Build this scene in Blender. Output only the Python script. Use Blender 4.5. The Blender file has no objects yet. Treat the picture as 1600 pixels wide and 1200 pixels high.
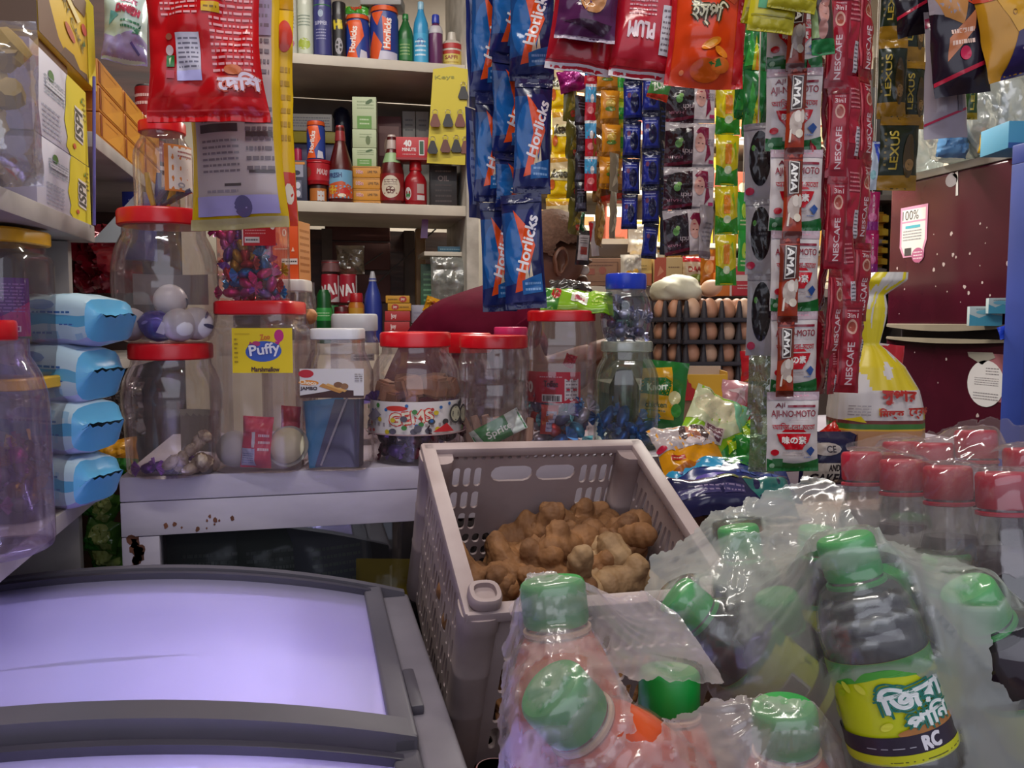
import bpy, bmesh, math, random
import numpy as np
from mathutils import Vector, Matrix, noise, geometry
SC = bpy.context.scene
COL = SC.collection
R_ = math.radians
rnd = random.Random(7)

# ------------------------------------------------------------------ camera, world, lights, exposure
F_PX = 1300.0
CAM = Vector((0, 0, 1.25))
YAW, PITCH = R_(13.4), R_(4.4)
FW = Vector((math.sin(YAW) * math.cos(PITCH), math.cos(YAW) * math.cos(PITCH), -math.sin(PITCH)))
RT = Vector((math.cos(YAW), -math.sin(YAW), 0))
UP = RT.cross(FW)
cam = bpy.data.objects.new('camera', bpy.data.cameras.new('camera'))
COL.objects.link(cam)
cam.data.sensor_width = 36.0
cam.data.lens = 36.0 * F_PX / 1600.0
cam.data.clip_start = 0.02
cam.location = CAM
cam.rotation_euler = (math.pi / 2 - PITCH, 0, -YAW)
SC.camera = cam

w = bpy.data.worlds.new('street_daylight'); SC.world = w; w.use_nodes = True
w.node_tree.nodes['Background'].inputs[0].default_value = (0.66, 0.68, 0.86, 1)
w.node_tree.nodes['Background'].inputs[1].default_value = 0.27

def area(name, loc, aim, sx, sy, power, col):
    l = bpy.data.lights.new(name, 'AREA'); l.shape = 'RECTANGLE'; l.size = sx; l.size_y = sy
    l.energy = power; l.color = col
    o = bpy.data.objects.new(name, l); COL.objects.link(o); o.location = loc
    o.rotation_euler = (Vector(aim) - Vector(loc)).to_track_quat('-Z', 'Y').to_euler()
    return o

area('shop_front_daylight', (-0.3, -1.3, 2.1), (0.2, 1.2, 1.1), 3.2, 1.8, 18, (0.86, 0.88, 1.0))
area('tube_lamp_front', (0.1, 0.35, 2.55), (0.15, 0.75, 0.9), 1.2, 0.05, 10, (1.0, 0.95, 0.88))
area('tube_lamp_middle', (-0.2, 1.45, 2.6), (-0.2, 1.6, 0.9), 1.2, 0.05, 11, (1.0, 0.94, 0.86))
area('tube_lamp_back', (1.35, 2.75, 2.55), (1.35, 2.95, 0.9), 1.2, 0.06, 52, (1.0, 0.95, 0.85))
area('freezer_led_strip', (0.035, 0.58, 0.80), (-0.25, 0.62, 0.5), 0.03, 0.75, 3.4, (0.90, 0.86, 1.0)).rotation_euler = (0, R_(62), 0)
SC.view_settings.view_transform = 'Standard'
SC.view_settings.look = 'None'
SC.view_settings.gamma = 1
SC.view_settings.exposure = 0.55
SC.cycles.transparent_max_bounces = 32
SC.cycles.max_bounces = 8
SC.cycles.caustics_reflective = False
SC.cycles.caustics_refractive = False

# ------------------------------------------------------------------ where a point of the place stands
def ray(px, py):
    return RT * ((px - 800) / F_PX) + UP * (-(py - 600) / F_PX) + FW
def P(px, py, d): return CAM + ray(px, py) * d
def PZ(px, py, z):
    r = ray(px, py); return CAM + r * ((z - CAM.z) / r.z)
def PX(px, py, x):
    r = ray(px, py); return CAM + r * ((x - CAM.x) / r.x)
def PY(px, py, y):
    r = ray(px, py); return CAM + r * ((y - CAM.y) / r.y)
def depth(p): return (Vector(p) - CAM).dot(FW)
def pix(p):
    q = Vector(p) - CAM; d = q.dot(FW)
    return 800 + F_PX * q.dot(RT) / d, 600 - F_PX * q.dot(UP) / d
TO_CAM = -YAW      # rotation about z that makes local -Y face the shop front where the picture was taken

# ------------------------------------------------------------------ materials
_mc = {}
def lin(h):
    h = h.lstrip('#'); o = []
    for i in (0, 2, 4):
        c = int(h[i:i + 2], 16) / 255
        o.append(c / 12.92 if c <= 0.04045 else ((c + 0.055) / 1.055) ** 2.4)
    return (*o, 1)
def newmat(name):
    m = bpy.data.materials.new(name); m.use_nodes = True
    nt = m.node_tree; return m, nt, nt.nodes, nt.links, nt.nodes['Principled BSDF']
def C(h, rough=0.42, metal=0.0, spec=0.5, emit=0.0):
    k = (h, rough, metal, spec, emit)
    if k not in _mc:
        m, nt, N, L, b = newmat('paint_' + h.strip('#'))
        b.inputs['Base Color'].default_value = lin(h)
        b.inputs['Roughness'].default_value = rough; b.inputs['Metallic'].default_value = metal
        b.inputs['Specular IOR Level'].default_value = spec
        if emit:
            b.inputs['Emission Color'].default_value = lin(h); b.inputs['Emission Strength'].default_value = emit
        _mc[k] = m
    return _mc[k]
def film(h): return C(h, 0.19, 0, 0.42)
def noisy(name, c1, c2, scale=8, rough=0.5, bump=0.0, metal=0.0, spec=0.5, stretch=(1, 1, 1), thr=(0.35, 0.7), detail=6, bscale=None):
    if name in _mc: return _mc[name]
    m, nt, N, L, b = newmat(name)
    tc = N.new('ShaderNodeTexCoord'); mp = N.new('ShaderNodeMapping'); mp.inputs['Scale'].default_value = stretch
    nz = N.new('ShaderNodeTexNoise'); nz.inputs['Scale'].default_value = scale; nz.inputs['Detail'].default_value = detail
    cr = N.new('ShaderNodeValToRGB'); e = cr.color_ramp.elements
    e[0].position, e[1].position = thr; e[0].color = lin(c1); e[1].color = lin(c2)
    L.new(tc.outputs['Object'], mp.inputs[0]); L.new(mp.outputs[0], nz.inputs['Vector']); L.new(nz.outputs['Fac'], cr.inputs[0])
    L.new(cr.outputs[0], b.inputs['Base Color'])
    b.inputs['Roughness'].default_value = rough; b.inputs['Metallic'].default_value = metal; b.inputs['Specular IOR Level'].default_value = spec
    if bump:
        n2 = nz
        if bscale:
            n2 = N.new('ShaderNodeTexNoise'); n2.inputs['Scale'].default_value = bscale; L.new(mp.outputs[0], n2.inputs['Vector'])
        bp = N.new('ShaderNodeBump'); bp.inputs['Strength'].default_value = bump; bp.inputs['Distance'].default_value = 0.01
        L.new(n2.outputs['Fac'], bp.inputs['Height']); L.new(bp.outputs[0], b.inputs['Normal'])
    _mc[name] = m
    return m
def clear(name, tint='#f4f2ee', milk=0.10, gloss=0.12, rough=0.08, milkcol='#cfc8c4', fres=.45, bump=0.0, bscale=30, slack=None):
    """thin clear plastic: light passes straight through, a little milk, a fresnel shine"""
    if name in _mc: return _mc[name]
    m, nt, N, L, b = newmat(name)
    out = N['Material Output']; N.remove(b)
    tr = N.new('ShaderNodeBsdfTransparent'); tr.inputs[0].default_value = lin(tint)
    df = N.new('ShaderNodeBsdfDiffuse'); df.inputs[0].default_value = lin(milkcol)
    tl = N.new('ShaderNodeBsdfTranslucent'); tl.inputs[0].default_value = lin(milkcol)
    dm = N.new('ShaderNodeMixShader'); dm.inputs[0].default_value = 0.45
    L.new(df.outputs[0], dm.inputs[1]); L.new(tl.outputs[0], dm.inputs[2])
    m1 = N.new('ShaderNodeMixShader'); m1.inputs[0].default_value = milk
    L.new(tr.outputs[0], m1.inputs[1]); L.new(dm.outputs[0], m1.inputs[2])
    if slack:      # film lying tight on a bottle is clearer than film hanging loose
        at_ = N.new('ShaderNodeAttribute'); at_.attribute_name = 'slack'
        ma = N.new('ShaderNodeMath'); ma.operation = 'MULTIPLY_ADD'; ma.inputs[1].default_value = slack - milk; ma.inputs[2].default_value = milk
        L.new(at_.outputs['Fac'], ma.inputs[0]); L.new(ma.outputs[0], m1.inputs[0])
    gl = N.new('ShaderNodeBsdfGlossy'); gl.inputs[0].default_value = (1, 1, 1, 1); gl.inputs[1].default_value = rough
    fr = N.new('ShaderNodeLayerWeight'); fr.inputs[0].default_value = 0.25
    mm = N.new('ShaderNodeMath'); mm.operation = 'MULTIPLY_ADD'; mm.inputs[1].default_value = fres; mm.inputs[2].default_value = gloss * 0.5
    L.new(fr.outputs['Fresnel'], mm.inputs[0])
    m2 = N.new('ShaderNodeMixShader'); L.new(mm.outputs[0], m2.inputs[0]); L.new(m1.outputs[0], m2.inputs[1]); L.new(gl.outputs[0], m2.inputs[2])
    if bump:
        tc = N.new('ShaderNodeTexCoord'); nz = N.new('ShaderNodeTexNoise'); nz.inputs['Scale'].default_value = bscale; nz.inputs['Detail'].default_value = 3
        bp = N.new('ShaderNodeBump'); bp.inputs['Strength'].default_value = bump; bp.inputs['Distance'].default_value = 0.01
        L.new(tc.outputs['Object'], nz.inputs['Vector']); L.new(nz.outputs['Fac'], bp.inputs['Height'])
        L.new(bp.outputs[0], gl.inputs['Normal']); L.new(bp.outputs[0], df.inputs['Normal'])
    L.new(m2.outputs[0], out.inputs[0])
    _mc[name] = m
    return m
JARMAT = lambda: clear('jar_plastic', '#f3eeee', 0.085, 0.10, 0.07, '#cbbfc2')

# ------------------------------------------------------------------ mesh building
class MB:
    def __init__(s): s.v = []; s.f = []; s.m = []; s.mats = []
    def add(s, vs, fs, mat, M=None):
        if mat not in s.mats: s.mats.append(mat)
        i = s.mats.index(mat); n = len(s.v)
        s.v.extend((M @ Vector(p)) if M is not None else Vector(p) for p in vs)
        for q in fs: s.f.append(tuple(a + n for a in q)); s.m.append(i)
        return s
    def mesh(s, name, ang=40):
        me = bpy.data.meshes.new(name); me.from_pydata(s.v, [], s.f)
        for m in s.mats: me.materials.append(m)
        me.polygons.foreach_set('material_index', s.m)
        me.polygons.foreach_set('use_smooth', [True] * len(s.f))
        me.set_sharp_from_angle(angle=R_(ang)); me.update()
        return me
    def build(s, name, parent=None, loc=(0, 0, 0), rot=(0, 0, 0), ang=40):
        return link(name, s.mesh(name, ang), parent, loc, rot)
def link(name, me, parent=None, loc=(0, 0, 0), rot=(0, 0, 0)):
    o = bpy.data.objects.new(name, me); COL.objects.link(o)
    o.location = loc; o.rotation_euler = rot
    if parent is not None: o.parent = parent
    return o
def tag(o, label=None, cat=None, group=None, kind=None):
    if label: o['label'] = label
    if cat: o['category'] = cat
    if group: o['group'] = group
    if kind: o['kind'] = kind
    return o
def thing(name, label, cat, loc=(0, 0, 0), rot=(0, 0, 0), group=None):
    o = bpy.data.objects.new(name, None); COL.objects.link(o); o.empty_display_size = 0.02
    o.location = loc; o.rotation_euler = rot if hasattr(rot, '__len__') else (0, 0, rot)
    return tag(o, label, cat, group)
def solo(mb, name, label, cat, loc=(0, 0, 0), rot=(0, 0, 0), group=None, ang=40):
    return tag(mb.build(name, None, loc, rot if hasattr(rot, '__len__') else (0, 0, rot), ang), label, cat, group)
def copy_tree(o, parent=None):
    c = o.copy(); COL.objects.link(c)
    if parent is not None: c.parent = parent
    for ch in list(o.children): copy_tree(ch, c)
    return c

def bm_add(mb, bm, mat, M=None):
    bm.verts.index_update()
    mb.add([v.co.copy() for v in bm.verts], [[v.index for v in f.verts] for f in bm.faces], mat, M); bm.free()
def box(mb, lo, hi, mat, bev=0.0, M=None, seg=2):
    bm = bmesh.new(); bmesh.ops.create_cube(bm, size=1)
    lo, hi = Vector(lo), Vector(hi); c = (lo + hi) / 2; s = hi - lo
    for v in bm.verts: v.co = Vector((v.co.x * s.x, v.co.y * s.y, v.co.z * s.z)) + c
    if bev: bmesh.ops.bevel(bm, geom=bm.edges[:], offset=bev, segments=seg, affect='EDGES', profile=0.6)
    bm_add(mb, bm, mat, M); return mb
def lathe(mb, prof, mat, seg=32, sq=0.0, M=None, cap0=False, cap1=False, sx=1.0, sy=1.0):
    """prof: (r, z) from bottom up; sq > 0 squares the section off"""
    vs, fs = [], []
    for r, z in prof:
        for k in range(seg):
            a = 2 * math.pi * k / seg; c, s = math.cos(a), math.sin(a)
            q = 1.0
            if sq: q = (abs(c) ** (2 + 6 * sq) + abs(s) ** (2 + 6 * sq)) ** (-1 / (2 + 6 * sq))
            vs.append((r * q * c * sx, r * q * s * sy, z))
    n = len(prof)
    for i in range(n - 1):
        for k in range(seg):
            k2 = (k + 1) % seg
            fs.append((i * seg + k, i * seg + k2, (i + 1) * seg + k2, (i + 1) * seg + k))
    if cap0: fs.append(tuple(range(seg - 1, -1, -1)))
    if cap1: fs.append(tuple((n - 1) * seg + k for k in range(seg)))
    mb.add(vs, fs, mat, M); return mb
def tube(mb, pts, r, mat, seg=10, M=None, caps=True):
    pts = [Vector(p) for p in pts]; vs, fs = [], []
    rs = r if hasattr(r, '__len__') else [r] * len(pts)
    up = Vector((0.13, 0.21, 0.97))
    for i, p in enumerate(pts):
        t = (pts[min(i + 1, len(pts) - 1)] - pts[max(i - 1, 0)]).normalized()
        a = t.cross(up)
        if a.length < 0.1: a = t.cross(Vector((1, 0, 0)))
        a.normalize(); b = t.cross(a)
        for k in range(seg):
            q = 2 * math.pi * k / seg; vs.append(p + (a * math.cos(q) + b * math.sin(q)) * rs[i])
    for i in range(len(pts) - 1):
        for k in range(seg):
            k2 = (k + 1) % seg; fs.append((i * seg + k, i * seg + k2, (i + 1) * seg + k2, (i + 1) * seg + k))
    if caps: fs += [tuple(range(seg)), tuple((len(pts) - 1) * seg + k for k in range(seg))]
    mb.add(vs, fs, mat, M); return mb
def ball(mb, c, r, mat, sub=3, M=None, nz=0.0, nsc=20, seed=0):
    bm = bmesh.new(); bmesh.ops.create_icosphere(bm, subdivisions=sub, radius=1)
    r = Vector(r) if hasattr(r, '__len__') else Vector((r, r, r)); c = Vector(c)
    for v in bm.verts:
        k = 1 + nz * noise.noise(v.co * nsc + Vector((seed, seed * 2.3, 0)))
        v.co = Vector((v.co.x * r.x, v.co.y * r.y, v.co.z * r.z)) * k + c
    bm_add(mb, bm, mat, M); return mb

# ------------------------------------------------------------------ print: flat shapes laid on a curved face
_tx = {}
def text_tris(s):
    if s in _tx: return _tx[s]
    cu = bpy.data.curves.new('lettering', 'FONT'); cu.body = s; cu.size = 1; cu.resolution_u = 3
    o = bpy.data.objects.new('lettering', cu); COL.objects.link(o)
    dg = bpy.context.evaluated_depsgraph_get()
    cv = o.evaluated_get(dg).to_curve(dg)
    loops = []
    for sp in cv.splines:
        bp = sp.bezier_points; L = []
        for i in range(len(bp)):
            a, b = bp[i], bp[(i + 1) % len(bp)]
            straight = (a.handle_right - a.co).length < 1e-4 and (b.handle_left - b.co).length < 1e-4
            seg = [a.co] if straight else geometry.interpolate_bezier(a.co, a.handle_right, b.handle_left, b.co, 4)[:-1]
            L += [Vector((q[0], q[1])) for q in seg]
        M = [q for i, q in enumerate(L) if (q - L[i - 1]).length > 1e-5]
        if len(M) >= 3: loops.append(M)
    o.evaluated_get(dg).to_curve_clear(); bpy.data.objects.remove(o); bpy.data.curves.remove(cu)
    def area2(l): return sum(l[i - 1].x * l[i].y - l[i].x * l[i - 1].y for i in range(len(l)))
    def inside(p, l):
        r = False
        for i in range(len(l)):
            a, b = l[i - 1], l[i]
            if (a.y > p.y) != (b.y > p.y) and p.x < (b.x - a.x) * (p.y - a.y) / (b.y - a.y) + a.x: r = not r
        return r
    A = [area2(l) for l in loops]; holes = {}
    outer = []
    for i, l in enumerate(loops):
        c = [j for j in range(len(loops)) if j != i and abs(A[j]) > abs(A[i]) and A[j] * A[i] < 0 and inside(l[0], loops[j])]
        if c: holes.setdefault(min(c, key=lambda j: abs(A[j])), []).append(i)
        else: outer.append(i)
    T = []
    for i in outer:
        ls = [loops[i]] + [loops[j] for j in holes.get(i, [])]
        flat = [q for l in ls for q in l]
        for t in geometry.tessellate_polygon([[q.to_3d() for q in l] for l in ls]):
            T.append(tuple((flat[k].x, flat[k].y) for k in t))
    xs = [p[0] for t in T for p in t] or [0, 1]; ys = [p[1] for t in T for p in t] or [0, 1]
    _tx[s] = (T, min(xs), max(xs), min(ys), max(ys))
    return _tx[s]
def poly_tris(pts):
    return [tuple(pts[k] for k in t) for t in geometry.tessellate_polygon([[Vector((p[0], p[1], 0)) for p in pts]])]
def split_tris(T, lim):
    out, st = [], list(T)
    while st:
        a, b, c = st.pop()
        e = [((a[0] - b[0]) ** 2 + (a[1] - b[1]) ** 2, 0), ((b[0] - c[0]) ** 2 + (b[1] - c[1]) ** 2, 1), ((c[0] - a[0]) ** 2 + (c[1] - a[1]) ** 2, 2)]
        m, k = max(e)
        if m <= lim * lim or len(out) > 6000: out.append((a, b, c)); continue
        if k == 1: a, b, c = b, c, a
        elif k == 2: a, b, c = c, a, b
        h = ((a[0] + b[0]) / 2, (a[1] + b[1]) / 2); st += [(a, h, c), (h, b, c)]
    return out
def ell(cx, cy, rx, ry, n=20, rot=0, a0=0, a1=360):
    o = []
    for k in range(n + (a1 - a0 < 360)):
        a = R_(a0 + (a1 - a0) * k / n); x, y = rx * math.cos(a), ry * math.sin(a)
        o.append((cx + x * math.cos(rot) - y * math.sin(rot), cy + x * math.sin(rot) + y * math.cos(rot)))
    return o
def prints(mb, S, layers, W, H, lim=0.02, off=0.0004, step=0.00012, fm=film):
    """layers in fractions of the face (-.5 .. .5): r rect, e ellipse, p polygon, t lettering fitted to a box, d rows of small dashes"""
    rr = random.Random(len(layers) + int(W * 9999))
    for k, l in enumerate(layers):
        kind = l[0]; groups = []
        if kind == 'r':
            _, x0, y0, x1, y1, col = l; groups.append((poly_tris([(x0 * W, y0 * H), (x1 * W, y0 * H), (x1 * W, y1 * H), (x0 * W, y1 * H)]), col))
        elif kind == 'e':
            _, cx, cy, rx, ry, col = l[:6]; groups.append((poly_tris(ell(cx * W, cy * H, rx * W, ry * H, 20, l[6] if len(l) > 6 else 0)), col))
        elif kind == 'p':
            groups.append((poly_tris([(x * W, y * H) for x, y in l[1]]), l[2]))
        elif kind == 'd':
            _, x0, y0, x1, y1, col, rows = l; T = []
            for i in range(rows):
                y = (y1 - (i + 0.5) / rows * (y1 - y0)) * H; hh = 0.19 * (y1 - y0) / rows * H; x = x0
                while x < x1:
                    ln = rr.uniform(0.018, 0.075); xe = min(x + ln, x1)
                    T += poly_tris([(x * W, y - hh), (xe * W, y - hh), (xe * W, y + hh), (x * W, y + hh)])
                    x = xe + 0.013
            groups.append((T, col))
        elif kind == 't':
            _, s, cx, cy, bw, bh, col = l[:7]
            rot = l[7] if len(l) > 7 else 0; bold = l[8] if len(l) > 8 else 0; sh = l[9] if len(l) > 9 else 0
            T0, xa, xb, ya, yb = text_tris(s)
            quarter = abs(math.sin(rot)) > .7
            LW, LH = (H, W) if quarter else (W, H)      # lettering that runs up the face is measured along it
            for (bx, by) in ([(0, 0)] if not bold else [(math.cos(q) * bold, math.sin(q) * bold) for q in (0.4, 1.97, 3.54, 5.1)]):
                T = []
                for t in T0:
                    tt = []
                    for (x, y) in t:
                        X = ((x - xa) / (xb - xa) - 0.5) * bw * LW + bx * bh * LH; Y = ((y - ya) / (yb - ya) - 0.5) * bh * LH + by * bh * LH
                        X += sh * Y
                        c, s_ = math.cos(rot), math.sin(rot)
                        tt.append((cx * W + X * c - Y * s_, cy * H + X * s_ + Y * c))
                    T.append(tuple(tt))
                groups.append((T, col))
        for gi, (T, col) in enumerate(groups):
            T = split_tris(T, lim if kind != 't' else lim * 1.6)
            vs, fs, seen = [], [], {}
            for t in T:
                q = []
                for p in t:
                    kk = (round(p[0], 6), round(p[1], 6))
                    if kk not in seen: seen[kk] = len(vs); vs.append(S(p[0], p[1], off + step * k + gi * 0.00002))
                    q.append(seen[kk])
                if len(set(q)) < 3: continue
                n = (vs[q[1]] - vs[q[0]]).cross(vs[q[2]] - vs[q[0]])
                fs.append(tuple(q))
            mb.add(vs, fs, col if not isinstance(col, str) else fm(col))
def face_surf(o, ux, uy):
    o, ux, uy = Vector(o), Vector(ux), Vector(uy); n = ux.cross(uy)
    return lambda x, y, off: o + ux * x + uy * y + n * off
def cyl_surf(r, z0, a0=0.0):
    f = r if callable(r) else (lambda z: r)
    def S(x, y, off):
        q = f(y + z0) + off; a = x / f(z0) + a0
        return Vector((q * math.sin(a), -q * math.cos(a), z0 + y))
    return S
def wrap(mb, r, z0, z1, a0, a1, mat, off=0.0006, n=24):
    """a label bent round a jar or can, facing -Y at angle 0"""
    f = r if callable(r) else (lambda z: r); vs, fs = [], []
    m = 6
    for i in range(m + 1):
        z = z0 + (z1 - z0) * i / m
        for k in range(n + 1):
            a = a0 + (a1 - a0) * k / n; q = f(z) + off; vs.append((q * math.sin(a), -q * math.cos(a), z))
    for i in range(m):
        for k in range(n): fs.append((i * (n + 1) + k, i * (n + 1) + k + 1, (i + 1) * (n + 1) + k + 1, (i + 1) * (n + 1) + k))
    mb.add(vs, fs, mat); return mb

def pillow(w, h, t, base, layers=(), seal=0.07, seed=0, wr=0.0012, nx=16, ny=22, back=None, pinch=0.05, curl=0.0, sealcol=None, lim=None, fm=film, pw=2.2, nsc=1.0, sides=0.0):
    """a filled foil packet in the XZ plane, printed face towards -Y, centred on the origin"""
    mb = MB(); sd = seed * 3.7 + 0.3
    ns = nsc * 1.6 / max(w, h)
    def mid(x, y):
        p = Vector((x * ns * 2.2, y * ns * 1.6, sd))
        rid = abs(noise.noise(p * 1.9 + Vector((5, 3, 1))))
        return wr * 2.2 * noise.noise(p) + wr * 1.6 * (0.5 - rid) + curl * (y / h) ** 2 * h
    def bul(x, y):
        u, v = min(1, abs(2 * x / w)), min(1, abs(2 * y / h))
        vv = max(0.0, 1 - (v / (1 - seal)) ** 3.2); uu = max(0.0, 1 - (u / (1 - sides)) ** pw)
        return t / 2 * (uu * vv) ** 0.62
    def pos(x, y, off, s):
        v = min(1, abs(2 * y / h)); k = 1 - pinch * max(0.0, 1 - (v / (1 - seal)) ** 2)
        b = bul(x, y); p = Vector((x * ns * 4, y * ns * 4, sd + 9))
        cr = wr * (0.9 * noise.noise(p) + 0.22 * noise.noise(p * 2.7)) * (0.4 + min(1, b / (t / 2 + 1e-6)))
        if v > 1 - seal and s < 0: cr += 0.00035 * math.sin(x / w * 90)
        m = mid(x, y)
        return Vector((x * k, m - b - 0.0003 - off + cr if s < 0 else m + b * 0.8, y + 0.01 * h * noise.noise(Vector((x * ns * 2, sd, 4))) * (v > 0.85)))
    S = lambda x, y, off: pos(x, y, off, -1)
    bf, bb = (fm(base) if isinstance(base, str) else base), (fm(back or base) if isinstance(back or base, str) else (back or base))
    sc = fm(sealcol) if sealcol else bf
    for s in (-1, 1):
        vs = [pos((i / nx - 0.5) * w, (j / ny - 0.5) * h, 0, s) for j in range(ny + 1) for i in range(nx + 1)]
        g = {}
        for j in range(ny):
            v = abs((j + 0.5) / ny * 2 - 1)
            mt = (sc if v > 1 - seal else bf) if s < 0 else bb
            for i in range(nx):
                q = (j * (nx + 1) + i, j * (nx + 1) + i + 1, (j + 1) * (nx + 1) + i + 1, (j + 1) * (nx + 1) + i)
                g.setdefault(mt, []).append(q if s < 0 else q[::-1])
        n0 = len(mb.v); mb.v.extend(vs)
        for mt, fs in g.items():
            if mt not in mb.mats: mb.mats.append(mt)
            i_ = mb.mats.index(mt)
            for q in fs: mb.f.append(tuple(a + n0 for a in q)); mb.m.append(i_)
    prints(mb, S, layers, w, h, lim or max(w, h) / 26, off=min(.0007, .012 * w), fm=fm)
    return mb

def panel(mb, outer, holes, th, mat, M=None):
    """a plate in the XZ plane with holes cut through, thickness th along +Y"""
    loops = [outer] + list(holes); vs, fc = [], []
    for l in loops:
        fc.append(list(range(len(vs), len(vs) + len(l)))); vs += [Vector(p) for p in l]
    r = geometry.delaunay_2d_cdt(vs, [], fc, 2, 1e-6)
    V, Fs = r[0], r[2]; n = len(V)
    mb.add([(v.x, 0, v.y) for v in V] + [(v.x, th, v.y) for v in V], [tuple(f) for f in Fs] + [tuple(a + n for a in reversed(f)) for f in Fs], mat, M)
    for l in loops:
        m = len(l)
        mb.add([(p[0], 0, p[1]) for p in l] + [(p[0], th, p[1]) for p in l], [(i, (i + 1) % m, (i + 1) % m + m, i + m) for i in range(m)], mat, M)
    return mb
def capsule(cx, cy, w, h, n=5):
    r = min(w, h) / 2; o = []
    if h >= w:
        for k in range(n + 1): a = math.pi * k / n; o.append((cx + r * math.cos(a), cy + h / 2 - r + r * math.sin(a)))
        for k in range(n + 1): a = math.pi + math.pi * k / n; o.append((cx + r * math.cos(a), cy - h / 2 + r + r * math.sin(a)))
    else:
        for k in range(n + 1): a = -math.pi / 2 + math.pi * k / n; o.append((cx + w / 2 - r + r * math.cos(a), cy + r * math.sin(a)))
        for k in range(n + 1): a = math.pi / 2 + math.pi * k / n; o.append((cx - w / 2 + r + r * math.cos(a), cy + r * math.sin(a)))
    return o
def fit(x0, x1, y0, y1, d):
    """foot point, width and height of a thing seen between those columns and rows at that distance"""
    return P((x0 + x1) / 2, y1, d), (x1 - x0) * d / F_PX, (y1 - y0) * d / F_PX
# ------------------------------------------------------------------ the room
def struct(name, mb): return tag(mb.build(name), kind='structure')
XL, XR, YB, ZC = -0.78, 2.62, 3.75, 2.78
m_floor = noisy('concrete_floor', '#5d5853', '#8a837b', 5, 0.8, 0.15)
m_paint = noisy('cream_wall_paint', '#b9ae9f', '#d8cfc0', 3, 0.75, 0.05)
m_wood_dark = noisy('dark_brown_boards', '#2c1a15', '#47291f', 6, 0.6, 0.1, stretch=(1, 1, 8))
m_shelf = noisy('shelf_cream_paint', '#b4ab9c', '#cfc6b6', 7, 0.55, 0.05)
m_board = noisy('shelf_grey_board', '#8d8683', '#b3aca8', 9, 0.6, 0.12, thr=(0.3, 0.75))
struct('floor', box(MB(), (XL - .1, -2.2, -0.1), (XR + .1, YB + .1, 0), m_floor))
struct('ceiling', box(MB(), (XL - .1, -0.25, ZC), (XR + .1, YB + .1, ZC + .1), m_paint))
struct('wall_left', box(MB(), (XL - .1, -0.25, 0), (XL, YB, ZC), m_wood_dark))
struct('wall_right', box(MB(), (XR, -0.25, 0), (XR + .1, YB, ZC), m_paint))
struct('wall_back', box(MB(), (XL - .1, YB, 0), (XR + .1, YB + .1, ZC), m_paint))

# --- left shelf unit: two bays of painted boards along the wall
YD = PX(145, 366, -0.30).y
t = thing('shelf_unit', 'grey painted board shelves along the left wall stacked with boxes and tissue packs', 'shelf', (0, 0, 0))
ZP, ZB, ZA = PX(170, 745, -0.30).z, PX(145, 352, -0.30).z, PX(220, 268, -0.30).z
def brd(name, lo, hi, m=m_board, par=None, bev=0.002): return box(MB(), lo, hi, m, bev).build(name, par or t)
brd('shelf_board', (XL, 0.25, ZP - 0.022), (-0.30, YD + 0.015, ZP))
brd('shelf_board', (XL, 0.25, ZB - 0.024), (-0.30, YD + 0.012, ZB))
brd('shelf_board', (XL, YD + 0.03, ZA - 0.022), (-0.30, 2.10, ZA))
brd('shelf_board', (XL, YD + 0.03, 1.16), (-0.34, 2.10, 1.18))
brd('divider', (XL, YD - 0.03, 0.3), (-0.325, YD - 0.012, ZB - 0.025))
brd('divider', (XL, 2.10, 0.3), (-0.30, 2.12, 2.3), m_wood_dark)
brd('back_panel', (XL, YD, 0.3), (XL + 0.01, 2.1, 2.3), m_wood_dark)
tube(MB(), [PX(147, 120, -0.296), PX(147, 352, -0.296)], 0.0022, C('#4b4494')).build('corner_wire', t)

# --- back shelf unit
YS = 2.27
xl, xr = PY(330, 90, YS).x, PY(727, 90, YS).x
ZS1, ZS2 = PY(580, 91, YS).z, PY(580, 317, YS).z
ZS3 = PY(560, 535, YS + .1).z
t = thing('shelf_unit', 'cream painted back shelves holding sprays and sauce bottles behind the shopkeeper', 'shelf', (0, 0, 0))
brd('shelf_board', (xl, YS, ZS1 - 0.026), (xr, YS + .34, ZS1), m_shelf, t)
brd('shelf_board', (xl, YS, ZS2 - 0.028), (xr, YS + .34, ZS2), m_shelf, t)
brd('shelf_board', (xl, YS, ZS3 - 0.03), (xr, YS + .40, ZS3), m_shelf, t)
brd('post', (xr, YS - .01, 0.4), (xr + 0.034, YS + 0.34, 2.5), noisy('post_white_paint', '#a29c92', '#d3cdc2', 14, 0.6, 0.1), t)
brd('back_panel', (xl, YS + .41, ZS3), (xr + .02, YS + .42, ZS2 - .03), m_wood_dark, t)
brd('back_panel', (xl, YS + .345, ZS2), (xr + .02, YS + .355, ZS1 - .026), noisy('shelf_back_board', '#4a4038', '#6b5d50', 5, 0.7), t)
for px_ in (512, 640): 
    a = PY(px_, 440, YS + .39); box(MB(), (a.x - .016, YS + .385, ZS3), (a.x + .016, YS + .41, ZS2 - .03), noisy('batten_wood', '#453a34', '#5e5048', 9, 0.7)).build('batten', t)
for z_, px_ in ((.12, 560), (.22, 560), (.31, 560)):
    a = PY(px_, 440, YS + .4); box(MB(), (a.x - .10, YS + .395, ZS3 + z_), (a.x + .10, YS + .41, ZS3 + z_ + .085), C('#4b2219', 0.6), .003).build('slat', t)
wm = MB()
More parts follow.
